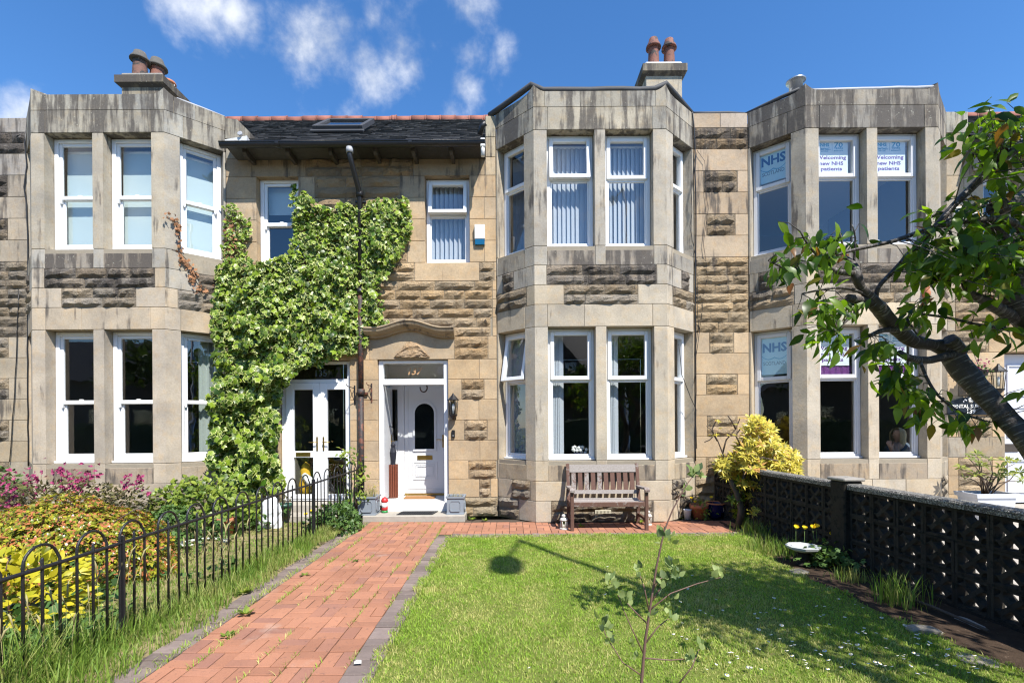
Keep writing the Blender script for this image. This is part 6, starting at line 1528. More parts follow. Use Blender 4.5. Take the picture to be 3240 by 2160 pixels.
ivy = thing('ivy', 'large variegated ivy covering the wall and door surround of house 135', 'ivy', (-4.3, 8.2, 0))
IVP = [(492, 612), (520, 600), (560, 592), (602, 600), (640, 588), (662, 582), (676, 530), (682, 455), (690, 432), (712, 448), (735, 470), (765, 478), (790, 458), (815, 475), (838, 468), (872, 452), (905, 458), (932, 448), (946, 490), (944, 535), (922, 585), (890, 632), (868, 648), (858, 690), (872, 728), (850, 752), (845, 785), (820, 806), (790, 812), (745, 826), (705, 828), (668, 852), (650, 875), (640, 930), (642, 985), (630, 1030), (648, 1075), (652, 1120), (600, 1135), (540, 1118), (478, 1062), (484, 985), (478, 915), (494, 865), (492, 790), (484, 720), (498, 660)]
def ivy_leaves(poly, n, ymin, th, sc=(.055, .085), dark=1.0, mx=300, mass='leaves', mat='ivy', edge=0.0):
    P = in_poly(poly, n); Y0 = np.full(n, WP - .02)
    X = (P[:, 0] - 1176) / F * 8.1
    Y0 = np.where(X < A_XB, np.minimum(WP - .02, WP - .02 - (A_XB - X) * .82), Y0)
    low = np.clip((P[:, 1] - 560) / 520, 0, 1)
    T = (th[0] + (th[1] - th[0]) * low) * (.55 + .75 * (nzv(np.stack([P[:, 0] / 60, P[:, 1] / 60, P[:, 0] * 0], 1), 1.0) + .35))
    T = T * (1 + .9 * nzv(np.stack([P[:, 0] / 26, P[:, 1] / 30, P[:, 0] * 0], 1), 1.0, 3.0)); T = np.clip(T, .04, .7)
    pipe = np.abs(P[:, 0] - 828) < 26; T = np.where(pipe, np.minimum(T, .07), T)
    u = nr.uniform(0, 1, n) ** .45
    Y = Y0 - .02 - T * u
    L = at_np(P, Y)
    d = np.stack([nr.normal(0, .55, n), nr.normal(-.3, .3, n), np.full(n, -.75)], 1); nn = np.stack([nr.normal(.1, .5, n), nr.normal(-.7, .3, n), nr.normal(.5, .42, n)], 1)
    scatter(ivy, IVY, L, d, nn, nr.uniform(*sc, n) * (1 + .25 * low), mat, maxobj=mx, mass=mass)
ivy_leaves(IVP, 8600, 0, (.13, .46), sc=(.050, .095))
ivy_leaves([(508, 470), (530, 462), (560, 490), (580, 500), (575, 540), (560, 560), (572, 592), (520, 604), (508, 560), (516, 520)], 230, 0, (.05, .08), mx=0, mass='young_leaves', sc=(.05, .07))
ivy_leaves([(640, 850), (662, 835), (700, 826), (735, 824), (745, 840), (720, 836), (690, 842), (660, 880), (648, 900)], 160, 0, (.2, .3), mx=0, mass='hanging_leaves')
ivy_leaves([(838, 640), (870, 655), (882, 690), (880, 730), (900, 735), (890, 750), (850, 765), (842, 800), (835, 760), (838, 700)], 130, 0, (.04, .06), mx=0, mass='side_leaves', sc=(.045, .065))
ivy_leaves([(668, 420), (690, 425), (700, 460), (690, 520), (672, 520)], 70, 0, (.06, .08), mx=0, mass='window_leaves', sc=(.05, .08))
ivy_leaves([(515, 500), (530, 500), (545, 560), (530, 600), (512, 600)], 90, 0, (.03, .05), mx=0, mass='dead_leaves', sc=(.04, .06), mat='dead_leaf')
m = MB()
for (a, b, yy) in (((560, 1120), (600, 860), .2), ((600, 860), (700, 700), .15), ((700, 700), (760, 560), .1), ((560, 1100), (520, 800), .2), ((520, 800), (545, 620), .15), ((700, 700), (850, 520), .1), ((545, 620), (530, 500), .05)):
    m.tube([at(a[0] + (b[0] - a[0]) * k / 6 + rnd.uniform(-6, 6), a[1] + (b[1] - a[1]) * k / 6, WP - yy + .03) for k in range(7)], .014, 5)
m.build('stem', 'stem_brown', ivy)
# withered strand on the left bay
iv2 = thing('ivy', 'withered brown strand of ivy on the corner of the left bay', 'ivy', tuple(at(415, 560, 7.7)))
m = MB(); pts = [(382, 496), (400, 508), (410, 525), (414, 560), (418, 590), (432, 610), (445, 635), (458, 660)]
def bay_Y(x): return FP - .015 if x < 376 else FP - .02 + (x - 376) / (518 - 376) * (WP - FP)
m.tube([at(x, y, bay_Y(x)) for x, y in pts], .006, 5); m.tube([at(x, y, bay_Y(x)) for x, y in ((395, 572), (415, 582), (432, 600))], .004, 5); m.build('stem', 'stem_brown', iv2)
P = np.array([[x + nr.normal(0, 4 + 7 * max(0, (y - 570) / 90)), y + nr.normal(0, 7)] for x, y in [pts[i] for i in nr.choice(len(pts), 110, p=[.04, .08, .08, .1, .15, .2, .2, .15])]])
L = np.array([at(x, y, bay_Y(x) - nr.uniform(.01, .06)) for x, y in P])
scatter(iv2, IVY, L, np.stack([nr.normal(0, .5, 110), nr.normal(-.2, .3, 110), np.full(110, -.7)], 1), np.stack([nr.normal(.2, .5, 110), np.full(110, -.8), nr.normal(.2, .4, 110)], 1), nr.uniform(.03, .055, 110), 'dead_leaf', maxobj=110)

# ---------------------------------------------------------------- shrubs
def ell_points(c, r, n, up=0.0, inner=.35, seed=0):
    v = rv(n); v /= np.linalg.norm(v, axis=1, keepdims=True); v[:, 2] = np.abs(v[:, 2]) * (1 if up else 1) - (0 if up else .25)
    k = 1 + np.array([.20 * noise.noise(Vector((a * 2.3 + seed, b * 2.3, cc * 2.3))) + .14 * noise.noise(Vector((a * 6 + seed, b * 6, cc * 6))) for a, b, cc in v])
    s = 1 - inner * nr.uniform(0, 1, n) ** 1.8
    return np.asarray(c) + v * np.asarray(r) * (k * s)[:, None], v
def rosette(nl, l, w, rise, droop=.2):
    P = []; Fc = []; rim = []
    for k in range(nl):
        a = 2 * math.pi * k / nl + (k % 2) * .2; b = rise * (.5 if k % 2 else 1.0); R_ = Matrix.Rotation(a, 3, 'Z') @ Matrix.Rotation(b, 3, 'X'); ll = l * (1 if k % 2 else .8)
        base = len(P)
        for (x, y, z) in ((0, .02, 0), (-w, ll * .5, .01), (w, ll * .5, .01), (0, ll * .5, -.012), (0, ll, -droop * ll)):
            q = R_ @ Vector((x, y, z)); P.append((q.x, q.z * -1 if False else q.y, q.z)); rim.append(0)
        Fc += [(base, base + 3, base + 1), (base, base + 2, base + 3), (base + 1, base + 3, base + 4), (base + 3, base + 2, base + 4)]
    # leaf length axis must be +Y: turn the rosette so that its axis is +Y
    P = [(x, z, -y) for x, y, z in P]
    return tmpl(P, Fc, rim)
def shrub(label, cat, base, name='shrub'): return thing(name, label, cat, base)
def stems(t, base, pts, r0=.02, r1=.006, mat='stem_brown', nm='stem', split=True):
    m = MB()
    for p in pts:
        a, b = Vector(base) + Vector((rnd.uniform(-.05, .05), rnd.uniform(-.05, .05), 0)), Vector(p)
        mid = a.lerp(b, .5) + Vector((rnd.uniform(-.08, .08), rnd.uniform(-.08, .08), .08)); m.tube([a, a.lerp(mid, .6) + Vector((0, 0, .02)), mid, mid.lerp(b, .5) + Vector((0, 0, .02)), b], [r0, r0 * .8, (r0 + r1) / 2, r1 * 1.2, r1], 5)
    m.build(nm, mat, t)
# orange and green mound
t = shrub('broad rounded shrub with orange tipped green leaves behind the railing', 'shrub', (-4.75, 5.0, 0))
c, r = (-4.70, 5.0, .18), (1.05, .85, .80)
L, v = ell_points(c, r, 7600, inner=.25, seed=1); nn = v + rv(7600, .25)
scatter(t, [rosette(5, 1.0, .24, .6), rosette(4, 1.0, .26, .8)], L, nn + np.array([0, -.1, .5]), rv(7600), nr.uniform(.032, .056, 7600), 'orange_leaf', name='shoot', maxobj=300, mass='leaves', smooth=False)
stems(t, (-4.7, 5.0, 0), [(c[0] + a * .8, c[1] + b * .6, .7) for a, b in ((-1, 0), (-.5, -.8), (0, .3), (.5, -.7), (1, 0), (.3, .9))])
# golden shrub at the left edge
t = shrub('bright golden yellow shrub at the left edge beside the near railing', 'shrub', (-3.75, 3.62, 0))
L, v = ell_points((-3.78, 3.62, .22), (.50, .46, .52), 700, inner=.45, seed=2)
scatter(t, [leaf_t(.24, 1.0, .1, .2)], L, v * .8 + rv(700, .4) + np.array([0, -.1, .2]), np.stack([nr.normal(.1, .4, 700), nr.normal(-.5, .4, 700), nr.normal(.8, .3, 700)], 1), nr.uniform(.065, .11, 700), 'gold_leaf')
stems(t, (-3.75, 3.62, 0), [(-4.1, 3.5, .55), (-3.6, 3.45, .6), (-3.5, 3.8, .5), (-3.9, 3.8, .6)], .012, .004, 'stem_red')
# weigela
t = shrub('dark leaved shrub with deep pink flowers under the leftmost bay', 'shrub', (-5.9, 6.3, 0))
L, v = ell_points((-5.95, 6.35, .45), (.95, .55, .52), 1500, inner=.5, seed=3)
L2, v2 = ell_points((-5.2, 6.5, .45), (.55, .35, .36), 350, inner=.5, seed=4); L = np.vstack([L, L2]); v = np.vstack([v, v2]); n = len(L)
scatter(t, [leaf_t(.26, 1.0, .15, .25)], L, v + rv(n, .5), rv(n, .4) + np.array([0, -.4, .7]), nr.uniform(.045, .075, n), 'bronze_leaf')
cl_c = [(-6.35, 6.05, .92), (-6.0, 6.0, .96), (-5.85, 5.95, .88), (-5.6, 6.0, .98), (-5.5, 6.05, .90), (-5.42, 6.05, .84), (-6.6, 6.0, .86), (-6.5, 5.9, .70), (-6.1, 5.9, .76), (-5.35, 6.15, .95), (-6.75, 6.1, .62), (-5.0, 6.3, .80), (-4.85, 6.3, .79), (-6.15, 5.85, .62), (-6.4, 5.85, .52)]
LL = []; 
for cx_ in cl_c: LL.append(np.array(cx_) + rv(20, .05) * np.array([1, 1, 1.5]))
L = np.vstack(LL); n = len(L)
scatter(t, [rosette(5, 1.0, .36, .8)], L, rv(n, .5) + np.array([0, -.5, .6]), rv(n), nr.uniform(.025, .042, n), 'pink_petal', name='flower', maxobj=200, mass='flowers')
stems(t, (-5.9, 6.3, 0), [tuple(c_) for c_ in cl_c], .012, .003)
# small azalea between
t = shrub('small dull green and pink azalea between the mound and the bay foot', 'shrub', (-4.55, 6.5, 0))
L, v = ell_points((-4.58, 6.5, .22), (.36, .3, .36), 700, inner=.5, seed=6)
scatter(t, [rosette(5, 1.0, .2, .7)], L, v + rv(700, .3) + np.array([0, 0, .3]), rv(700), nr.uniform(.035, .06, 700), 'mid_leaf', name='shoot', maxobj=150, mass='leaves')
L, v = ell_points((-4.50, 6.42, .16), (.34, .26, .26), 200, inner=.3, seed=7); scatter(t, [rosette(5, 1.0, .2, .7)], L, v + rv(200, .3), rv(200), nr.uniform(.03, .045, 200), 'bronze_leaf', name='shoot', maxobj=0, mass='old_leaves')
# lime shrub below the ivy
t = shrub('lime green broad leaved bush at the foot of the ivy', 'shrub', (-4.35, 7.0, 0))
L, v = ell_points((-4.55, 7.0, .35), (.72, .45, .62), 1300, inner=.45, seed=8); L2, v2 = ell_points((-4.02, 7.35, .2), (.38, .3, .42), 500, inner=.45, seed=9); L = np.vstack([L, L2]); v = np.vstack([v, v2]); n = len(L)
scatter(t, [leaf_t(.34, 1.0, .12, .3)], L, v * .6 + rv(n, .5) + np.array([0, -.2, -.25]), rv(n, .35) + np.array([0, -.6, .7]), nr.uniform(.055, .10, n), 'lime_leaf')
stems(t, (-4.35, 7.0, 0), [(-5.0, 6.9, .7), (-4.6, 6.8, .85), (-4.2, 6.9, .8), (-3.8, 7.1, .55)], .012, .004)
# plant at the far left under the wall
t = shrub('small dark green bush at the foot of the far left wall', 'shrub', (-8.3, 7.7, 0))
L, v = ell_points((-8.35, 7.7, .62), (.55, .35, .45), 600, inner=.6, seed=10)
scatter(t, [leaf_t(.3)], L, v + rv(600, .5), rv(600, .4) + np.array([0, -.4, .8]), nr.uniform(.04, .07, 600), 'mid_leaf', maxobj=60)
# cut-leaved ground cover in the bed behind the railing
t = thing('ground_cover', 'low green leafy weeds in the bed behind the railing', 'weeds', (-3.8, 4.6, 0)); t['kind'] = 'stuff'
LOBE = tmpl([(0, 0, 0), (-.18, .3, .03), (-.42, .42, .0), (-.2, .55, .03), (-.3, .8, -.02), (0, .62, .02), (0, 1.0, -.08), (.3, .8, -.02), (.2, .55, .03), (.42, .42, 0), (.18, .3, .03)], [(0, 1, 10), (1, 2, 3), (1, 3, 5), (1, 5, 10), (5, 9 - 1, 10), (8, 9, 10), (3, 4, 5), (5, 6, 4), (5, 7, 6), (5, 7, 8)])
n = 2600; x = nr.uniform(-5.2, -2.75, n); y = nr.uniform(2.6, 7.6, n); z = nr.uniform(.06, .26, n) * (.6 + .8 * nr.uniform(0, 1, n))
keep = (nzv(np.stack([x, y, 0 * x], 1), 1.4) > -.05) & ~((y > 5.0) & (x > -3.7) & (y < 6.9)); L = np.stack([x, y, z], 1)[keep]; n = len(L)
scatter(t, [LOBE], L, rv(n, .6) + np.array([0, -.2, .05]), rv(n, .25) + np.array([0, -.2, 1]), nr.uniform(.06, .13, n), 'mid_leaf', objects=False)
# geranium clump beside the path
t = thing('geranium', 'dense green geranium clump spilling through the railing near the steps', 'plant', (-2.45, 7.2, 0))
L, v = ell_points((-2.62, 7.10, .10), (.34, .50, .34), 620, inner=.4, seed=12)
scatter(t, [LOBE], L, v * .7 + rv(620, .4), v + rv(620, .25) + np.array([.1, -.3, .8]), nr.uniform(.06, .105, 620), 'mid_leaf')
# sword leaves and climber on the last post
def blades(pts, h, w, lean_, n, mat, t=None, name='blades', kind='stuff', parent=None, curve=1.0):
    """upright tapering blades: 3 segments each"""
    V = []; Fc = []; o = 0; N = len(pts)
    P = np.asarray(pts, float); H = np.asarray(h, float); Wd = np.asarray(w, float)
    a = nr.uniform(0, 2 * np.pi, N); ln = nr.uniform(.1, 1, N) * lean_; dx, dy = np.cos(a) * ln, np.sin(a) * ln
    px, py = -np.sin(a + nr.normal(0, .8, N)), np.cos(a + nr.normal(0, .8, N))
    segs = ((0, 1.0), (.45, .85), (.8, .5), (1, 0))
    cols = []
    for s, k in segs:
        c_ = P + np.stack([dx * H * s ** (1 + curve), dy * H * s ** (1 + curve), H * s * (1 - .25 * ln * s)], 1)
        o_ = np.stack([px * Wd * k / 2, py * Wd * k / 2, 0 * Wd], 1)
        if k: cols += [c_ - o_, c_ + o_]
        else: cols += [c_]
    V = np.stack(cols, 1).reshape(-1, 3); b = (np.arange(N) * 7)[:, None, None]
    Fc = (np.array([(0, 1, 3), (0, 3, 2), (2, 3, 5), (2, 5, 4), (4, 5, 6)])[None] + b).reshape(-1, 3)
    return np_mesh(name, V, Fc)
t = thing('iris', 'upright sword leaves of an iris beside the last railing bars', 'plant', (-2.62, 7.62, 0))
pts = np.stack([nr.normal(-2.62, .07, 26), nr.normal(7.62, .07, 26), np.full(26, .03)], 1)
link(blades(pts, nr.uniform(.4, .68, 26), nr.uniform(.022, .034, 26), .35, 26, None), 'leaves', 'tall_leaf' if 'tall_leaf' in M else 'mid_leaf', t)
t = thing('climber', 'light green climber tangled on the last railing post', 'plant', (-2.52, 7.85, 0))
n = 150; L = np.stack([nr.normal(-2.56, .09, n), nr.normal(7.78, .10, n), nr.uniform(.3, 1.22, n)], 1); L[:, 0] -= (L[:, 2] - .9) * .25
scatter(t, [leaf_t(.3)], L, rv(n, .5) + np.array([0, -.3, -.2]), rv(n, .4) + np.array([.2, -.7, .6]), nr.uniform(.05, .085, n), 'lime_leaf')
m = MB(); m.tube([(-2.52, 7.85, 0), (-2.54, 7.83, .4), (-2.50, 7.82, .8), (-2.62, 7.78, 1.1), (-2.78, 7.75, 1.2)], .006, 5); m.build('stem', 'stem_red', t)

# ---------------------------------------------------------------- yellow pieris by the screen wall
tp = thing('pieris', 'bright yellow shoots of a gnarled shrub beside the screen wall and the pots', 'shrub', (3.337, 7.13, 0))
PP = [(1722, 958), (1750, 958), (1775, 985), (1782, 1010), (1800, 1022), (1828, 1035), (1838, 1072), (1826, 1110), (1800, 1135), (1770, 1128), (1752, 1165), (1728, 1168), (1712, 1130), (1690, 1108), (1662, 1092), (1640, 1072), (1655, 1052), (1690, 1040), (1704, 1010), (1712, 985)]
def pier_Y(P):
    return 6.85 - .10 * (P[:, 0] - 1740) / 100 + .30 * ((P[:, 0] - 1745) / 100) ** 2 + .35 * ((P[:, 1] - 1070) / 90) ** 2 * .5
n = 430; P = in_poly(PP, n); u = nr.uniform(0, 1, n); Y = pier_Y(P) + u * .55 - .05; L = at_np(P, Y)
ok = L[:, 2] > .35; L, P, u = L[ok], P[ok], u[ok]; n = len(L)
up = np.stack([nr.normal(0, .35, n), nr.normal(-.75, .3, n), nr.normal(.75, .35, n)], 1)
ROS = [rosette(10, 1.0, .13, .55), rosette(9, 1.0, .15, .75), rosette(11, 1.0, .12, .4)]
scatter(tp, ROS, L, up, rv(n), nr.uniform(.085, .14, n), 'pieris', name='shoot', maxobj=300, mass='shoots')
P = in_poly([(1690, 1090), (1760, 1120), (1770, 1180), (1740, 1220), (1700, 1205), (1680, 1150)], 170); L = at_np(P, 7.1 + nr.uniform(0, .35, 170))
scatter(tp, ROS, L, np.stack([nr.normal(0, .4, 170), nr.normal(-.6, .3, 170), nr.normal(.1, .5, 170)], 1), rv(170), nr.uniform(.08, .12, 170), 'pieris_low', name='low_shoot', maxobj=60, mass='low_shoots')
m = MB(); b0 = Vector((3.337, 7.13, 0))
m.tube([b0, at(1702, 1170, 7.12), at(1692, 1130, 7.12), at(1672, 1090, 7.15), at(1668, 1060, 7.2)], [.055, .05, .042, .03, .02], 8, jit=.12)
m.tube([at(1696, 1140, 7.12), at(1706, 1110, 7.1), at(1712, 1080, 7.1)], [.035, .03, .018], 7); m.build('trunk', 'dark_bark', tp)
m = MB()
for q in ([(1672, 1070), (1660, 1040), (1648, 1010), (1632, 985), (1622, 978)], [(1660, 1040), (1668, 1010), (1690, 985), (1700, 960)], [(1648, 1012), (1640, 1000), (1630, 1010), (1618, 1015)], [(1668, 1060), (1700, 1020), (1735, 985), (1740, 962)], [(1712, 1080), (1750, 1050), (1800, 1060)], [(1712, 1080), (1730, 1110), (1760, 1130)], [(1690, 985), (1680, 965), (1672, 955)], [(1700, 1020), (1690, 1000), (1700, 985)], [(1640, 1000), (1636, 985), (1645, 965)]):
    m.tube([at(x, y, 7.15 - (.25 if x > 1745 else 0)) for x, y in q], [.014 * (1 - .18 * k) for k in range(len(q))], 5)
m.build('branch', 'stem_brown', tp)
LL = np.array([at(x, y, 7.12) for x, y in ((1648, 968), (1655, 985), (1700, 960), (1702, 985), (1686, 1000), (1690, 1012), (1672, 1000), (1645, 1000), (1630, 1000), (1725, 965), (1740, 972), (1708, 975), (1720, 985), (1690, 975))])
scatter(tp, ROS, LL, np.tile([[0, -.4, .8]], (len(LL), 1)) + rv(len(LL), .2), rv(len(LL)), nr.uniform(.045, .07, len(LL)), 'pieris', name='shoot', maxobj=20)
p = gr(1735, 1235, .22); LL = np.array([[3.36, 6.75, .30], [3.40, 6.75, .34], [3.33, 6.72, .27]]); t = thing('sprig', 'small orange yellow sprig in the dark at the foot of the pieris', 'plant', (3.36, 6.75, 0))
scatter(t, ROS, LL, np.tile([[0, -.5, .7]], (3, 1)), rv(3), [.1, .08, .08], 'pieris', name='shoot'); m = MB(); m.tube([(3.36, 6.75, 0), (3.36, 6.75, .3)], .004, 5); m.build('stem', 'stem_brown', t)

# ---------------------------------------------------------------- cherry tree on the right
ch = thing('cherry_tree', 'leaning cherry tree with leafy branches reaching in from the right edge', 'tree', (3.25, 2.55, 0))
def Z3(x, y): return (1742.2 + x * .37045, 435.5 + y * .37045)
BRP = []
def br(name, pts, r, n=8, mat='cherry_bark', jit=.05, sub=3):
    Q = [at(*Z3(x, y), Y) for x, y, Y in pts]; rr = r if isinstance(r, list) else [r] * len(Q)
    # smooth the polyline
    out = []; ro = []
    for i in range(len(Q) - 1):
        p0, p1, p2, p3 = Q[max(i - 1, 0)], Q[i], Q[i + 1], Q[min(i + 2, len(Q) - 1)]
        for k in range(sub):
            s = k / sub; out.append(.5 * ((2 * p1) + (p2 - p0) * s + (2 * p0 - 5 * p1 + 4 * p2 - p3) * s * s + (3 * p1 - p0 - 3 * p2 + p3) * s ** 3)); ro.append(rr[i] + (rr[i + 1] - rr[i]) * s)
    out.append(Q[-1]); ro.append(rr[-1]); BRP.extend(out)
    m = MB(); m.tube(out, ro, n, jit=jit); m.build(name, mat, ch); return out
tw = br('trunk', [(1830, 3300, 2.62), (1850, 2900, 2.60), (1890, 2300, 2.62), (1810, 1800, 2.74), (1646, 1540, 2.86), (1500, 1380, 2.95), (1350, 1215, 3.02), (1240, 1085, 3.08), (1170, 990, 3.1), (1080, 962, 3.1), (960, 940, 3.08), (880, 880, 3.05), (800, 805, 3.0), (750, 735, 2.97), (700, 700, 2.95)], [.11, .09, .075, .062, .058, .056, .061, .068, .058, .037, .041, .043, .044, .042, .034], 14, jit=.075)
br('branch', [(720, 700, 2.96), (640, 690, 2.92), (555, 668, 2.88)], [.034, .028, .022]); br('branch', [(1240, 1010, 3.08), (1205, 955, 3.06), (1180, 925, 3.05)], [.05, .046, .04], 10)
br('branch', [(1210, 1020, 3.05), (1130, 1040, 3.02), (1040, 1058, 3.0), (940, 1045, 2.97), (870, 1010, 2.95)], [.024, .024, .024, .022, .018], 10)
br('branch', [(760, 730, 2.95), (700, 670, 2.93), (640, 610, 2.9), (610, 540, 2.88), (590, 470, 2.9), (540, 420, 2.92)], [.03, .028, .024, .03, .022, .012])
br('branch', [(590, 520, 2.88), (500, 510, 2.86), (420, 480, 2.86), (340, 455, 2.85)], [.02, .018, .016, .008]); br('branch', [(900, 870, 3.02), (780, 870, 2.98), (690, 905, 2.94)], [.02, .016, .012])
br('twig', [(740, 700, 2.93), (640, 640, 2.9), (550, 612, 2.87), (440, 612, 2.84), (270, 645, 2.8)], [.012, .010, .009, .007, .005], 6)
br('branch', [(730, 690, 2.95), (740, 610, 2.92), (830, 510, 2.9), (960, 370, 2.86), (1090, 235, 2.82), (1210, 100, 2.8), (1310, 0, 2.78), (1480, -160, 2.75), (1700, -330, 2.8)], [.012, .013, .013, .014, .016, .018, .02, .022, .024])
br('branch', [(345, 455, 2.85), (550, 385, 2.83), (700, 350, 2.82), (850, 315, 2.81), (1000, 262, 2.8), (1180, 212, 2.8), (1400, 185, 2.82), (1530, 188, 2.84), (1640, 260, 2.9), (1700, 380, 2.95)], [.005, .009, .011, .012, .013, .015, .017, .022, .026, .03])
br('branch', [(1470, 110, 2.9), (1560, 90, 2.95), (1680, 80, 3.0), (1850, 150, 3.05)], [.05, .06, .065, .07], 10)
br('branch', [(1400, 190, 2.83), (1480, 250, 2.86), (1560, 330, 2.9), (1600, 400, 2.93), (1610, 470, 2.95), (1600, 560, 2.97), (1565, 650, 3.0), (1620, 760, 3.0), (1750, 900, 3.0), (1830, 1100, 2.95), (1820, 1600, 2.8)], [.014, .018, .02, .024, .035, .05, .062, .07, .075, .085, .09], 10)
br('branch', [(1600, 800, 3.0), (1500, 745, 2.97), (1400, 690, 2.94), (1310, 640, 2.92), (1270, 585, 2.9)], [.04, .034, .028, .02, .012])
br('twig', [(1120, 565, 2.85), (1200, 510, 2.86), (1320, 475, 2.87), (1480, 410, 2.88), (1646, 340, 2.9), (1750, 300, 2.9)], [.006, .008, .009, .010, .011, .012], 6)
br('twig', [(860, 735, 2.93), (1000, 768, 2.92), (1180, 795, 2.92), (1400, 845, 2.93), (1700, 880, 2.95)], [.006, .007, .008, .010, .014], 6)
br('twig', [(850, 1000, 2.96), (845, 1100, 2.93), (850, 1200, 2.9)], [.008, .007, .004], 6); br('twig', [(920, 800, 3.0), (970, 880, 2.97), (1020, 930, 2.95)], [.008, .006, .004], 6)
br('twig', [(1000, 1060, 2.98), (1060, 1200, 2.95), (1150, 1310, 2.92), (1300, 1400, 2.9), (1440, 1440, 2.88)], [.010, .009, .007, .006, .004], 6); br('twig', [(1170, 180, 2.8), (1200, 300, 2.8), (1250, 400, 2.8)], [.008, .006, .004], 6)
br('twig', [(640, 720, 2.92), (560, 800, 2.88), (470, 880, 2.84)], [.009, .007, .004], 6); br('twig', [(420, 480, 2.86), (300, 330, 2.8), (260, 260, 2.78)], [.009, .006, .004], 6); br('twig', [(540, 420, 2.9), (500, 250, 2.85)], [.008, .004], 6); br('twig', [(340, 460, 2.84), (200, 500, 2.8), (60, 440, 2.76)], [.007, .005, .003], 6); br('twig', [(590, 470, 2.9), (600, 300, 2.86), (580, 220, 2.84)], [.007, .005, .003], 6)
CT = [leaf_t(.215, 1.0, .25, .32), leaf_t(.20, 1.0, .15, .5), leaf_t(.235, 1.0, .35, .2)]
def clump(x0, x1, y0, y1, n, Y, dY=.22, sc=(.072, .122), up=0.0):
    n = int(n * 1.45); P = np.stack([nr.normal((x0 + x1) / 2, (x1 - x0) / 4.0, n), nr.normal((y0 + y1) / 2, (y1 - y0) / 4.0, n)], 1); P = np.stack(Z3(P[:, 0], P[:, 1]), 1)
    L = at_np(P, Y + nr.normal(0, dY / 2, n)); d = np.stack([nr.normal(-.15, .55, n), nr.normal(-.1, .5, n), nr.normal(-.55 + up, .38, n)], 1); nn = np.stack([nr.normal(0, .45, n), nr.normal(-.35, .5, n), nr.normal(.85, .35, n)], 1)
    return L, d, nn, nr.uniform(*sc, n)
CL = [clump(120, 620, 160, 560, 62, 2.84), clump(30, 240, 380, 540, 20, 2.78), clump(250, 470, 630, 780, 22, 2.84), clump(380, 700, 640, 800, 22, 2.9), clump(330, 600, 780, 1000, 26, 2.84), clump(600, 900, 890, 1080, 24, 2.92),
      clump(740, 980, 1030, 1300, 40, 2.92), clump(900, 1200, 1180, 1480, 38, 2.92), clump(1090, 1460, 1380, 1500, 22, 2.88), clump(820, 1150, 650, 850, 26, 2.92), clump(1280, 1640, 720, 950, 26, 2.92),
      clump(900, 1300, 250, 620, 120, 2.84), clump(1200, 1700, 150, 640, 260, 2.9, .4), clump(1150, 1500, 30, 180, 26, 2.8, up=.3), clump(1250, 1750, -520, 0, 130, 2.8, .3, up=.3), clump(980, 1200, 130, 260, 10, 2.8, up=.5), clump(1700, 2300, -400, 900, 160, 2.7, .9), clump(1640, 1900, 900, 1400, 30, 2.9, .4)]
L = np.vstack([c_[0] for c_ in CL]); d = np.vstack([c_[1] for c_ in CL]); nn = np.vstack([c_[2] for c_ in CL]); sc = np.concatenate([c_[3] for c_ in CL])
scatter(ch, CT, L, d, nn, sc, 'cherry')
bp = np.array(BRP); m = MB()
for i in range(0, len(L), 3):
    q = bp[np.argmin(((bp - L[i]) ** 2).sum(1))]; a, b = Vector(q), Vector(L[i])
    if .02 < (b - a).length < .55: m.tube([a, a.lerp(b, .5) + Vector((rnd.uniform(-.02, .02), 0, .02)), b], [.0035, .0025, .0015], 4)
m.build('fine_twigs', 'cherry_bark', ch, kind='stuff')
# the part of the crown above and outside the picture
n = 5400; v = rv(n); v /= np.linalg.norm(v, axis=1, keepdims=True); L = np.array([3.75, 1.9, 3.5]) + v * np.array([1.25, 1.2, .85]) * nr.uniform(.25, 1, n)[:, None] * (1 + .25 * nzv(v, 2.2))[:, None]
L = L[(L[:, 0] / np.maximum(L[:, 1], .05) > 1.10) | (L[:, 1] < .5) | ((L[:, 2] - EYE) / np.maximum(L[:, 1], .05) > .92)]; n = len(L)
scatter(ch, CT, L, rv(n, .5) + np.array([0, 0, -.6]), rv(n, .5) + np.array([0, 0, .9]), nr.uniform(.08, .11, n), 'cherry', objects=False, mass='upper_leaves')
m = MB(); m.tube([(3.3, 2.6, 1.2), (3.7, 2.55, 2.0), (4.2, 2.4, 3.0), (4.4, 2.3, 3.6)], [.09, .08, .05, .02], 8); m.tube([(3.7, 2.55, 2.0), (4.0, 2.9, 2.8), (4.1, 3.1, 3.5)], [.05, .04, .015], 7); m.build('limb', 'cherry_bark', ch)

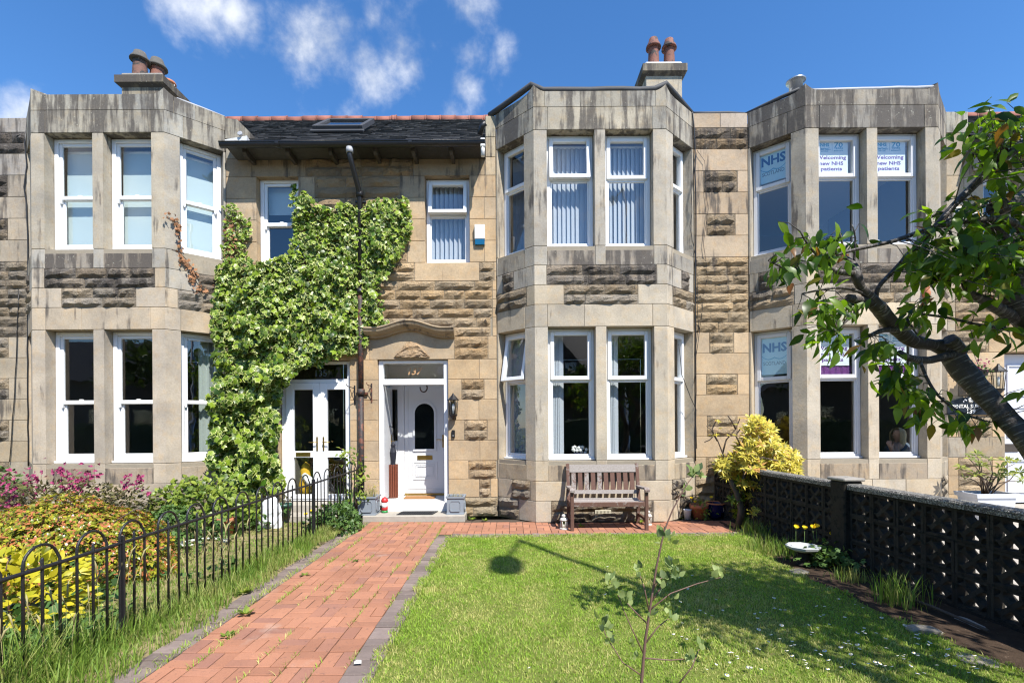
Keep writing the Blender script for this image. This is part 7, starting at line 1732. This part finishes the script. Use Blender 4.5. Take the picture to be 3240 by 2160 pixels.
# ---------------------------------------------------------------- sapling in the lawn close to the camera
sp = thing('sapling', 'thin young sapling with sparse pale leaves standing in the lawn nearest the camera', 'sapling', (.54, 2.0, 0))
SY = 2.0
def sb(name, pts, r): 
    m = MB(); m.tube([at(x, y, SY + k * .015) for k, (x, y) in enumerate(pts)], r, 6); m.build(name, 'stem_red', sp)
m = MB(); m.tube([(.53, 2.0, 0), at(1473, 1568, SY), at(1482, 1470, SY), at(1494, 1390, SY), at(1508, 1300, SY), at(1525, 1220, SY), at(1545, 1170, SY), at(1575, 1115, SY), at(1598, 1085, SY)], [.009, .0068, .006, .005, .0042, .0035, .003, .0024, .0016], 7); m.build('stem', 'stem_red', sp)
BR = [[(1478, 1500), (1450, 1440), (1430, 1395), (1420, 1365)], [(1485, 1430), (1455, 1400), (1432, 1375)], [(1492, 1400), (1540, 1362), (1600, 1340), (1655, 1325)], [(1497, 1380), (1520, 1345), (1545, 1320)], [(1490, 1400), (1480, 1350), (1470, 1320)], [(1473, 1550), (1430, 1520), (1392, 1460), (1385, 1440)], [(1480, 1480), (1510, 1440), (1535, 1420)], [(1475, 1510), (1540, 1515), (1580, 1512)], [(1560, 1568), (1590, 1530), (1605, 1490)], [(1500, 1355), (1512, 1330), (1535, 1320)]]
for q in BR: sb('branch', q, [.0032 - .0006 * k for k in range(len(q))])
LP = []
for (x, y, k) in ((1420, 1352, 5), (1405, 1335, 4), (1430, 1375, 6), (1440, 1385, 4), (1655, 1320, 4), (1640, 1325, 2), (1545, 1300, 7), (1552, 1320, 6), (1535, 1335, 5), (1470, 1310, 4), (1480, 1340, 2), (1515, 1345, 4), (1540, 1415, 4), (1530, 1405, 3), (1500, 1410, 2), (1388, 1445, 6), (1382, 1425, 3), (1400, 1470, 4), (1598, 1085, 5), (1608, 1095, 4), (1585, 1120, 2), (1575, 1135, 2), (1525, 1228, 4), (1535, 1240, 4), (1518, 1240, 2), (1605, 1485, 4), (1582, 1510, 3), (1452, 1510, 2), (1450, 1480, 2), (1548, 1370, 2)):
    LP += [at(x + rnd.uniform(-9, 9), y + rnd.uniform(-9, 9), SY + rnd.uniform(-.03, .03)) for _ in range(int(k * 1.6))]
L = np.array(LP); n = len(L)
scatter(sp, [leaf_t(.32, 1.0, .15, .1), leaf_t(.36, 1.0, .25, .2)], L, rv(n, .45) + np.array([0, 0, .75]), rv(n, .6) + np.array([0, -.8, .1]), nr.uniform(.024, .044, n), 'pale_leaf')

# ---------------------------------------------------------------- rhododendron in the white trough of 139
p = at(2265, 1148, 7.5); rx_, ry_ = 7.42, 7.5
rx_ = p.x
t = thing('planter', 'white trough planter by the step of 139', 'planter', (rx_, 7.5, -.02)); zb = -.02
def trough(m, a, b, z): return [(rx_ - a, 7.5 - b, z), (rx_ + a, 7.5 - b, z), (rx_ + a, 7.5 + b, z), (rx_ - a, 7.5 + b, z)]
zt = at(2265, 1130, 7.5).z; m = MB(); ls = [trough(m, .25, .14, zb), trough(m, .29, .17, zt - .07), trough(m, .315, .19, zt - .065), trough(m, .33, .20, zt), trough(m, .30, .175, zt), trough(m, .29, .17, zt - .06)]
for i in range(5): m.add(ls[i] + ls[i + 1], [(k, (k + 1) % 4, (k + 1) % 4 + 4, k + 4) for k in range(4)])
m.build('trough', 'white_planter', t); m = MB(); m.add(trough(m, .292, .172, zt - .05), [(0, 1, 2, 3)]); m.build('compost', 'soil', t)
t = thing('rhododendron', 'leggy rhododendron growing in the white trough of 139', 'shrub', (rx_, 7.5, zt - .05)); tips = [(2205, 1078), (2225, 1052), (2238, 1092), (2255, 1070), (2275, 1060), (2300, 1075), (2320, 1090), (2338, 1085), (2345, 1105), (2215, 1098), (2290, 1095), (2262, 1100), (2330, 1065), (2245, 1045), (2308, 1060)]
stems(t, (rx_, 7.5, zt - .05), [tuple(at(x, y, 7.5 + rnd.uniform(-.2, .2))) for x, y in tips], .011, .005, 'stem_brown')
L = np.vstack([np.array(at(x, y - 2, 7.45 + rnd.uniform(-.2, .2)))[None] + rv(2, .02) for x, y in tips]); n = len(L)
scatter(t, [rosette(7, 1.0, .14, .35), rosette(6, 1.0, .13, .55)], L, rv(n, .3) + np.array([0, -.4, .8]), rv(n), nr.uniform(.10, .15, n), 'rhodo', name='leaf_whorl', maxobj=60)
# hanging basket with red leaves by the 139 lamp
pb = at(2252, 850, 7.95)
t = thing('hanging_basket', 'small hanging basket of red and green leaves behind the cherry trunk', 'basket', tuple(pb)); L = np.array(pb) + rv(90, .07); 
scatter(t, [leaf_t(.3)], L, rv(90, .6), rv(90, .4) + np.array([0, -.5, .7]), nr.uniform(.04, .06, 90), 'mid_leaf', maxobj=40)
L = np.array(pb) + np.array([-.02, -.03, .05]) + rv(40, .06); scatter(t, [rosette(5, 1.0, .35, .7)], L, rv(40, .5) + np.array([0, -.5, .5]), rv(40), nr.uniform(.02, .035, 40), 'pink_petal', name='flower', maxobj=20)
m = MB(); m.lathe([(.02, -.14), (.09, -.08), (.11, 0)], 12, tuple(pb), cap=False); m.tube([pb, pb + Vector((0, .12, .3)), pb + Vector((0, .24, .32))], .005, 5); m.build('frame', 'black_iron', t)

# ---------------------------------------------------------------- grass
def lawn_pts(n, y0, y1):
    y = nr.uniform(y0, y1, n); x = nr.uniform(-.95, 3.5, n)
    lx = np.interp(y, [a for a, b in LAWN_R], [b for a, b in LAWN_R]) + .05 * np.sin(y * 9) + nr.normal(0, .035, n)
    k = (x < lx) & (x > -.915 + .045 * np.sin(y * 5.3) * np.sin(y * 14) + nr.normal(0, .02, n)); return np.stack([x[k], y[k]], 1)
P = np.vstack([lawn_pts(90000, 2.2, 4.2), lawn_pts(110000, 4.2, 6.76), lawn_pts(12000, .6, 2.2)])
hn = np.array([noise.noise(Vector((x * 1.6, y * 1.6, 5.0))) * .5 + noise.noise(Vector((x * 6, y * 6, 2.0))) * .35 for x, y in P])
zz = np.array([hgt(x, y) for x, y in P]) - .004
edge = np.clip(1 - (6.76 - P[:, 1]) / .35, 0, 1) + np.clip(1 - (P[:, 0] + .87) / .25, 0, 1)
h = np.clip(nr.normal(.021, .007, len(P)) * (1 + hn * .8) * (1 + .7 * np.minimum(edge, 1) * nr.uniform(0, 1, len(P))), .009, .09)
link(blades(np.column_stack([P, zz]), h, nr.uniform(.0035, .0065, len(P)) * (1 + (P[:, 1] - 3) * .07), 1.0, 0, None, curve=.6), 'lawn_grass', 'grass', None, kind='stuff')
def tuft(label, c, r, n, hmin, hmax, w, mat='tall_grass', ln=.55, cat='grass', name='grass_tuft', stuff=True):
    P = np.stack([nr.normal(c[0], r, n), nr.normal(c[1], r * 1.1, n), np.full(n, -.01)], 1)
    o = link(blades(P, nr.uniform(hmin, hmax, n), nr.uniform(w * .7, w * 1.2, n), ln, 0, None), name, mat, None); tag(o, label, cat, None, 'stuff'); return o
for (lab, x, y, n, r, h0, h1) in (('tall tuft of rough grass in the dark bed beside the screen wall', 2065, 1382, 190, .085, .10, .33), ('grass clump between the dark bed and the near end of the pier', 1950, 1330, 130, .07, .05, .16), ('fine grass growing round the bird bath', 1775, 1265, 420, .16, .08, .22), ('dark grass tuft at the foot of the yellow shrub', 1740, 1225, 260, .12, .08, .26)):
    p = gr(x, y); tuft(lab, (min(p.x, wall_x(p.y) - .12), p.y), r, n, h0, h1, .008)
n = 17000; y = nr.uniform(1.2, 7.4, n); x = np.array([fence_x(v) for v in y]) + np.where(nr.uniform(0, 1, n) < .55, nr.normal(.03, .10, n), nr.uniform(-.1, .48, n)); P = np.stack([x, y, np.maximum(0, (y - 3.4) * .02) - .01], 1)
h = nr.uniform(.05, .26, n) * (1 + .45 * nzv(np.stack([x, y, 0 * x], 1), 1.6)) * np.interp(y, [1, 4.0, 7.4], [1.9, 1.15, .55]) * np.where(x > np.array([fence_x(v) for v in y]) + .10, .55, 1)
k = x < -2.42 + .05 * np.sin(y * 7) + .03 * np.sin(y * 17); link(blades(P[k], h[k], nr.uniform(.004, .008, k.sum()), .65, 0, None), 'verge_grass', 'tall_grass', None, kind='stuff')
n = 26000; y = nr.uniform(1.6, 7.7, n); x = nr.uniform(-5.4, -2.75, n); P = np.stack([x, y, np.full(n, .012)], 1); g = nzv(np.stack([x, y, 0 * x], 1), 1.1, 7.0)
near = np.clip((4.8 - y) / 2.0, 0, 1)
h = nr.uniform(.02, .07, n) + nr.uniform(.08, .30, n) * near * (g > -.25); link(blades(P, h, nr.uniform(.004, .009, n), .8, 0, None), 'garden_grass', 'tall_grass', None, kind='stuff')
# seeding stalks
t = thing('seed_grass', 'tall seeding grass stalks rising through the near railing', 'grass', (-2.8, 3.2, 0)); t['kind'] = 'stuff'
m = MB()
for k in range(60):
    y = rnd.uniform(2.2, 4.8); x = fence_x(y) + rnd.uniform(-.14, .10); hh = rnd.uniform(.38, .66); lx, ly = rnd.uniform(-.10, .10), rnd.uniform(-.10, .10)
    m.tube([(x, y, 0), (x + lx * .3, y + ly * .3, hh * .6), (x + lx, y + ly, hh)], [.0018, .0015, .001], 4); m.tube([(x + lx * .75, y + ly * .75, hh * .86), (x + lx * 1.0, y + ly * 1.0, hh), (x + lx * 1.3, y + ly * 1.3, hh * 1.05)], [.0025, .006, .001], 5)
m.build('stalks', 'straw', t, kind='stuff') if 'straw' in M else None
# weeds in the path joints
n = 5200; jx = nr.choice([-2.275, -2.0725, -1.87, -1.6675, -1.465, -1.2625, -1.06], n, p=[.34, .20, .06, .10, .10, .08, .12]) + nr.normal(0, .010, n); jy = nr.uniform(2.5, 7.7, n)
k = np.array([noise.noise(Vector((a * 3, b * 1.9, 9.0))) for a, b in zip(jx, jy)]) > .0; k |= (jx < -2.24) & (nr.uniform(0, 1, n) < .6); jx = np.where(jx < -2.24, jx - np.abs(nr.normal(0, .035, n)), jx)
P = np.stack([jx, jy, np.full(n, -.008)], 1)[k]; link(blades(P, nr.uniform(.012, .055, len(P)), nr.uniform(.003, .007, len(P)), 1.1, 0, None, curve=.6), 'joint_weeds', 'grass', None, kind='stuff')
def weed(label, p, n=9, s=.06, mat='lime_leaf'):
    t = thing('weed', label, 'weed', (p.x, p.y, 0)); a = nr.uniform(0, 6.28, n); L = np.stack([p.x + .012 * np.cos(a), p.y + .012 * np.sin(a), np.full(n, .006)], 1)
    scatter(t, [leaf_t(.24, 1.0, .1, -.1)], L, np.stack([np.cos(a), np.sin(a), nr.uniform(.15, .6, n)], 1), np.tile([[0, 0, 1.0]], (n, 1)), nr.uniform(.6, 1.2, n) * s, mat)
for lab, x, y, n, s in (('flat green dandelion rosette at the left end of the door slab front', 1085, 1193, 10, .07), ('dandelion rosette in front of the door slab right of the first', 1115, 1196, 9, .08), ('dandelion rosette on the bricks left of the bench', 1335, 1210, 9, .07), ('leafy weed by the right bench leg', 1470, 1200, 14, .08), ('long leafed weeds right of the second lantern', 1520, 1192, 22, .10), ('bright green weed clump before the terracotta pot', 1600, 1186, 16, .08), ('broad green weeds growing along the bay foot', 1560, 1190, 18, .09), ('sprawling weed across the left path joints', 565, 1410, 26, .07), ('small weed on the bricks beside the left kerb', 700, 1322, 10, .05), ('little weed in the middle of the brick path', 815, 1290, 8, .05), ('leafy weed on the kerb below the railing', 520, 1462, 16, .06), ('strap-leaved tuft at the kerb below the railing', 560, 1362, 16, .10)):
    weed(lab, gr(x, y), n, s)

# ---------------------------------------------------------------- flowers
dm = MB(); dm.lathe([(.0055, .0), (.0115, .0018), (.0055, .0036)], 10, cap=False); dme = dm.mesh('petals'); dme.materials.append(M['petal_white'])
ye = MB(); ye.lathe([(.0042, .001), (.0035, .0045), (.0, .0055)], 8, cap=False); yme = ye.mesh('eye'); yme.materials.append(M['petal_yellow'])
sm_ = MB(); sm_.tube([(0, 0, -.03), (0, 0, .0005)], .0008, 4); sme_ = sm_.mesh('stem'); sme_.materials.append(M['stem_green'])
def daisy(p, s):
    r = lthing('daisy', 'small white daisy among the short grass of the lawn', 'daisy', 'daisies in the lawn'); r.location = p; r.scale = (s, s, s); r.rotation_euler = (rnd.uniform(-.5, .35), rnd.uniform(-.4, .4), 0)
    link(dme, 'petals', None, r); link(yme, 'eye', None, r)
    if s > 1.0: link(sme_, 'stem', None, r)
g = random.Random(21); nD = 0
while nD < 125:
    x, y = g.uniform(1480, 2250), g.uniform(1380, 1566)
    if g.random() > .25 + .75 * (x - 1450) / 700: continue
    p = gr(x, y)
    if p.x > lawn_x(p.y) - .1: continue
    daisy((p.x, p.y, .040 + g.uniform(-.006, .012)), g.uniform(.75, 1.3)); nD += 1
for (x, y) in ((1390, 1375), (1560, 1335), (1580, 1362), (1590, 1330), (1215, 1548), (1620, 1420), (1500, 1415), (1395, 1310), (1700, 1330)): p = gr(x, y); daisy((p.x, p.y, .042), g.uniform(.9, 1.4))
cupm = MB(); cupm.lathe([(.002, 0), (.018, .006), (.027, .018), (.030, .03)], 10, cap=False); cme = cupm.mesh('petals'); cme.materials.append(M['petal_yellow'])
def poppy(lab, p, z0, s=1.0):
    r = thing('poppy', lab, 'poppy', (p.x, p.y, z0), 'yellow poppies'); m = MB(); b = Vector((p.x + rnd.uniform(-.04, .04), p.y + rnd.uniform(-.02, .04), z0)); m.tube([b, b.lerp(p, .6) + Vector((.01, 0, .01)), p], .0025, 5); m.build('stem', 'stem_green', r)
    link(cme, 'petals', None, r, basis=Matrix.Translation(p) @ Matrix.Rotation(rnd.uniform(.2, .6), 4, 'X') @ Matrix.Scale(s, 4))
for k, (x, y, lab) in enumerate(((1828, 1212, 'leftmost of the four yellow poppies over the bird bath'), (1848, 1214, 'second yellow poppy from the left over the bird bath'), (1866, 1212, 'small third yellow poppy over the bird bath'), (1875, 1210, 'rightmost yellow poppy directly over the bird bath'), (1910, 1228, 'lone yellow poppy right of the bird bath near the pier'))):
    poppy(lab, at(x, y, 5.45), .0, .95)
for (x, y, lab) in ((1592, 1152, 'yellow poppy leaning left over the terracotta pot'), (1600, 1160, 'small low yellow poppy over the terracotta pot'), (1637, 1150, 'yellow poppy to the right over the terracotta pot')): poppy(lab, at(x - 4, y - 7, 7.82), .20, .9)
for (x, y, lab) in ((703, 1182, 'left one of three yellow poppies behind the railing near door 135'), (715, 1175, 'middle one of three yellow poppies behind the railing near door 135'), (742, 1163, 'right one of three yellow poppies behind the railing near door 135')): poppy(lab, at(x, y, 7.4), .1, .95)
poppy('single yellow poppy under the orange shrub behind the near railing', at(136, 1315, 4.0), .05, .9)
t = thing('pot_plant', 'ferny green leaves in the terracotta pot of poppies', 'plant', (3.03, 7.86, .2)); L = np.array([3.03, 7.83, .26]) + rv(60, .06); L[:30] = np.array([3.06, 7.68, .10]) + rv(30, .06)
scatter(t, [LOBE], L, rv(60, .6) + np.array([0, -.3, .2]), rv(60, .3) + np.array([0, -.4, .9]), nr.uniform(.04, .07, 60), 'lime_leaf')
t = thing('bed_plant', 'dark ferny poppy leaves beside the bird bath and pier', 'plant', (3.45, 5.3, 0)); L = np.array([3.42, 5.25, .10]) + rv(220, .11) * np.array([1, 1.3, .6]); L[:, 2] = np.abs(L[:, 2])
scatter(t, [LOBE], L, rv(220, .6), rv(220, .3) + np.array([-.2, -.3, .9]), nr.uniform(.05, .10, 220), 'mid_leaf', maxobj=150)
t = thing('heather', 'browning heather sprigs in the left square planter', 'plant', (-2.36, 7.98, .37)); P = np.stack([nr.normal(-2.34, .07, 70), nr.normal(7.96, .06, 70), np.full(70, .35)], 1); link(blades(P, nr.uniform(.10, .26, 70), nr.uniform(.006, .012, 70), .6, 0, None), 'sprigs', 'straw', t)
L = np.array([-2.27, 7.95, .50]) + rv(60, .045) * np.array([1, 1, 1.8]); scatter(t, [leaf_t(.3)], L, rv(60, .4) + np.array([0, 0, .8]), rv(60), nr.uniform(.012, .022, 60), 'gold_leaf', maxobj=60)
t = thing('dry_stalks', 'sparse dry stalks in the right square planter', 'plant', (-.93, 8.0, .36)); P = np.stack([nr.normal(-.93, .06, 26), nr.normal(7.99, .05, 26), np.full(26, .34)], 1); link(blades(P, nr.uniform(.04, .12, 26), nr.uniform(.004, .008, 26), .8, 0, None), 'stalks', 'straw', t)
t = thing('pot_plant', 'reddish succulent in the dark green pot by door 135', 'plant', (0, 0, 0)); gl = gp_.location; L = np.array([gl.x, gl.y, gl.z + .24]) + rv(40, .045); scatter(t, [leaf_t(.25)], L, rv(40, .4) + np.array([0, 0, .8]), rv(40), nr.uniform(.03, .06, 40), 'bronze_leaf', maxobj=40)

# ---------------------------------------------------------------- what the windows reflect: the far side of the street
hd = thing('hedge', 'clipped green hedge across the street, seen mirrored in the lower windows', 'hedge', (0, -11.2, 0)); m = MB(); m.bbox(-30, 30, -11.7, -11.0, 0, 1.7, .1); m.build('core', 'hedge', hd)
n = 9000; x = nr.uniform(-30, 30, n); z = nr.uniform(.1, 1.82, n); scatter(hd, [leaf_t(.35)], np.stack([x, -11.0 + nr.normal(.02, .06, n), z], 1), rv(n), rv(n, .4) + np.array([0, .8, .5]), nr.uniform(.08, .14, n), 'tree_leaf', objects=False)
def street_tree(x, y, h, r, lab, n=1500):
    t = thing('street_tree', lab, 'tree', (x, y, 0)); m = MB(); m.tube([(x, y, 0), (x + .1, y, h * .4), (x, y + .1, h * .8)], [.22, .17, .06], 8); m.build('trunk', 'dark_bark', t)
    L, v = ell_points((x, y, h * .68), (r, r, h * .36), n, inner=.6, seed=x); v2 = v.copy(); v2[:, 2] = np.abs(v2[:, 2]); scatter(t, [leaf_t(.35)], L, v + rv(n, .5), v2 + rv(n, .4), nr.uniform(.25, .42, n), 'tree_leaf', objects=False)
for k_, (x_, y_, h_, r_) in enumerate(((-22, -14, 7, 2.8), (22, -14.5, 7.5, 3.0), (4.4, -15.0, 5.2, 2.0))): street_tree(x_, y_, h_, r_, ('leafy tree far along the street to the left', 'leafy tree far along the street to the right', 'bushy tree before the gabled house across the street')[k_], 1200)
street_tree(-7.5, -13.5, 7.2, 2.6, 'broad street tree mirrored in the leftmost lower windows'); street_tree(13.5, -14, 6.0, 2.6, 'round street tree mirrored in the windows of 139'); street_tree(-15.0, -15, 8.0, 3.0, 'tall street tree beyond the far left of the street'); street_tree(8.4, -12.8, 4.4, 1.5, 'small street tree near the lamp post across the street', 900)
for (x0, x1, lab) in ((-34, -9.6, 'long dark terrace across the street to the left, mirrored in the windows of 135'), (12.6, 40, 'long dark terrace across the street to the right, mirrored in the windows of 139')):
    t = thing('opposite_terrace', lab, 'house', ((x0 + x1) / 2, -18, 0)); m = MB(); m.box(x0, x1, -24, -17.3, 0, 4.8); m.build('wall', 'dark_stone', t)
    m = MB(); m.prism([(-16.9, 4.75), (-20.6, 7.9), (-24.4, 4.75)], x0 - .3, x1 + .3, 'x'); m.build('roof', 'slate', t)
    x = x0 + 2
    while x < x1 - 2: m = MB(); m.bbox(x, x + 1.2, -17.295, -17.2, 1.1, 2.8, .02); m.build('window', 'glass', t); x += 3.1
oh = thing('opposite_house', 'dark gabled house across the street, mirrored in the lower windows of 137', 'house', (1.5, -18, 0)); m = MB(); m.box(-9, 12, -24, -17, 0, 5.0); m.build('wall', 'dark_stone', oh)
m = MB(); m.prism([(-16.6, 4.95), (-20.5, 8.6), (-24.4, 4.95)], -9.4, 12.4, 'x'); m.build('roof', 'slate', oh)
for gx_ in (-4.0, 3.2):
    m = MB(); m.prism([(gx_ - 2.2, 4.4), (gx_ + 2.2, 4.4), (gx_, 7.4)], -16.9, -20, 'y'); m.build('gable', 'timber_dark', oh); m = MB()
    for k in range(3): m.box(gx_ - 1.1 + k * .8, gx_ - .6 + k * .8, -16.89, -16.80, 4.6, 5.6)
    m.build('gable_panel', 'white_step', oh)
for k in range(6): m = MB(); m.bbox(-7.5 + 3.2 * k, -6.2 + 3.2 * k, -16.995, -16.9, 1.2, 3.0, .02); m.build('window', 'glass', oh)
lp = thing('street_lamp', 'tall street lamp behind the camera whose shadow lies on the lawn', 'street lamp', (3.55, .70, 0)); hh = 8.9
m = MB(); m.tube([(3.55, .70, -.05), (3.55, .70, 1.2), (3.55, .70, 1.21), (3.55, .70, hh)], [.085, .085, .06, .045], 10); m.build('pole', 'steel', lp)
m = MB(); m.tube([(3.55, .70, hh - .03), (3.48, .25, hh + .02), (3.40, -.15, hh + .03)], .03, 8); m.build('arm', 'steel', lp)
m = MB(); m.prism([(-.10, 0), (-.17, -.16), (-.17, -.50), (-.08, -.62), (.08, -.62), (.17, -.50), (.17, -.16), (.10, 0)], 0, .12, 'z', Matrix.Translation((3.39, -.13, hh - .03))); m.build('head', 'grey_plastic', lp)
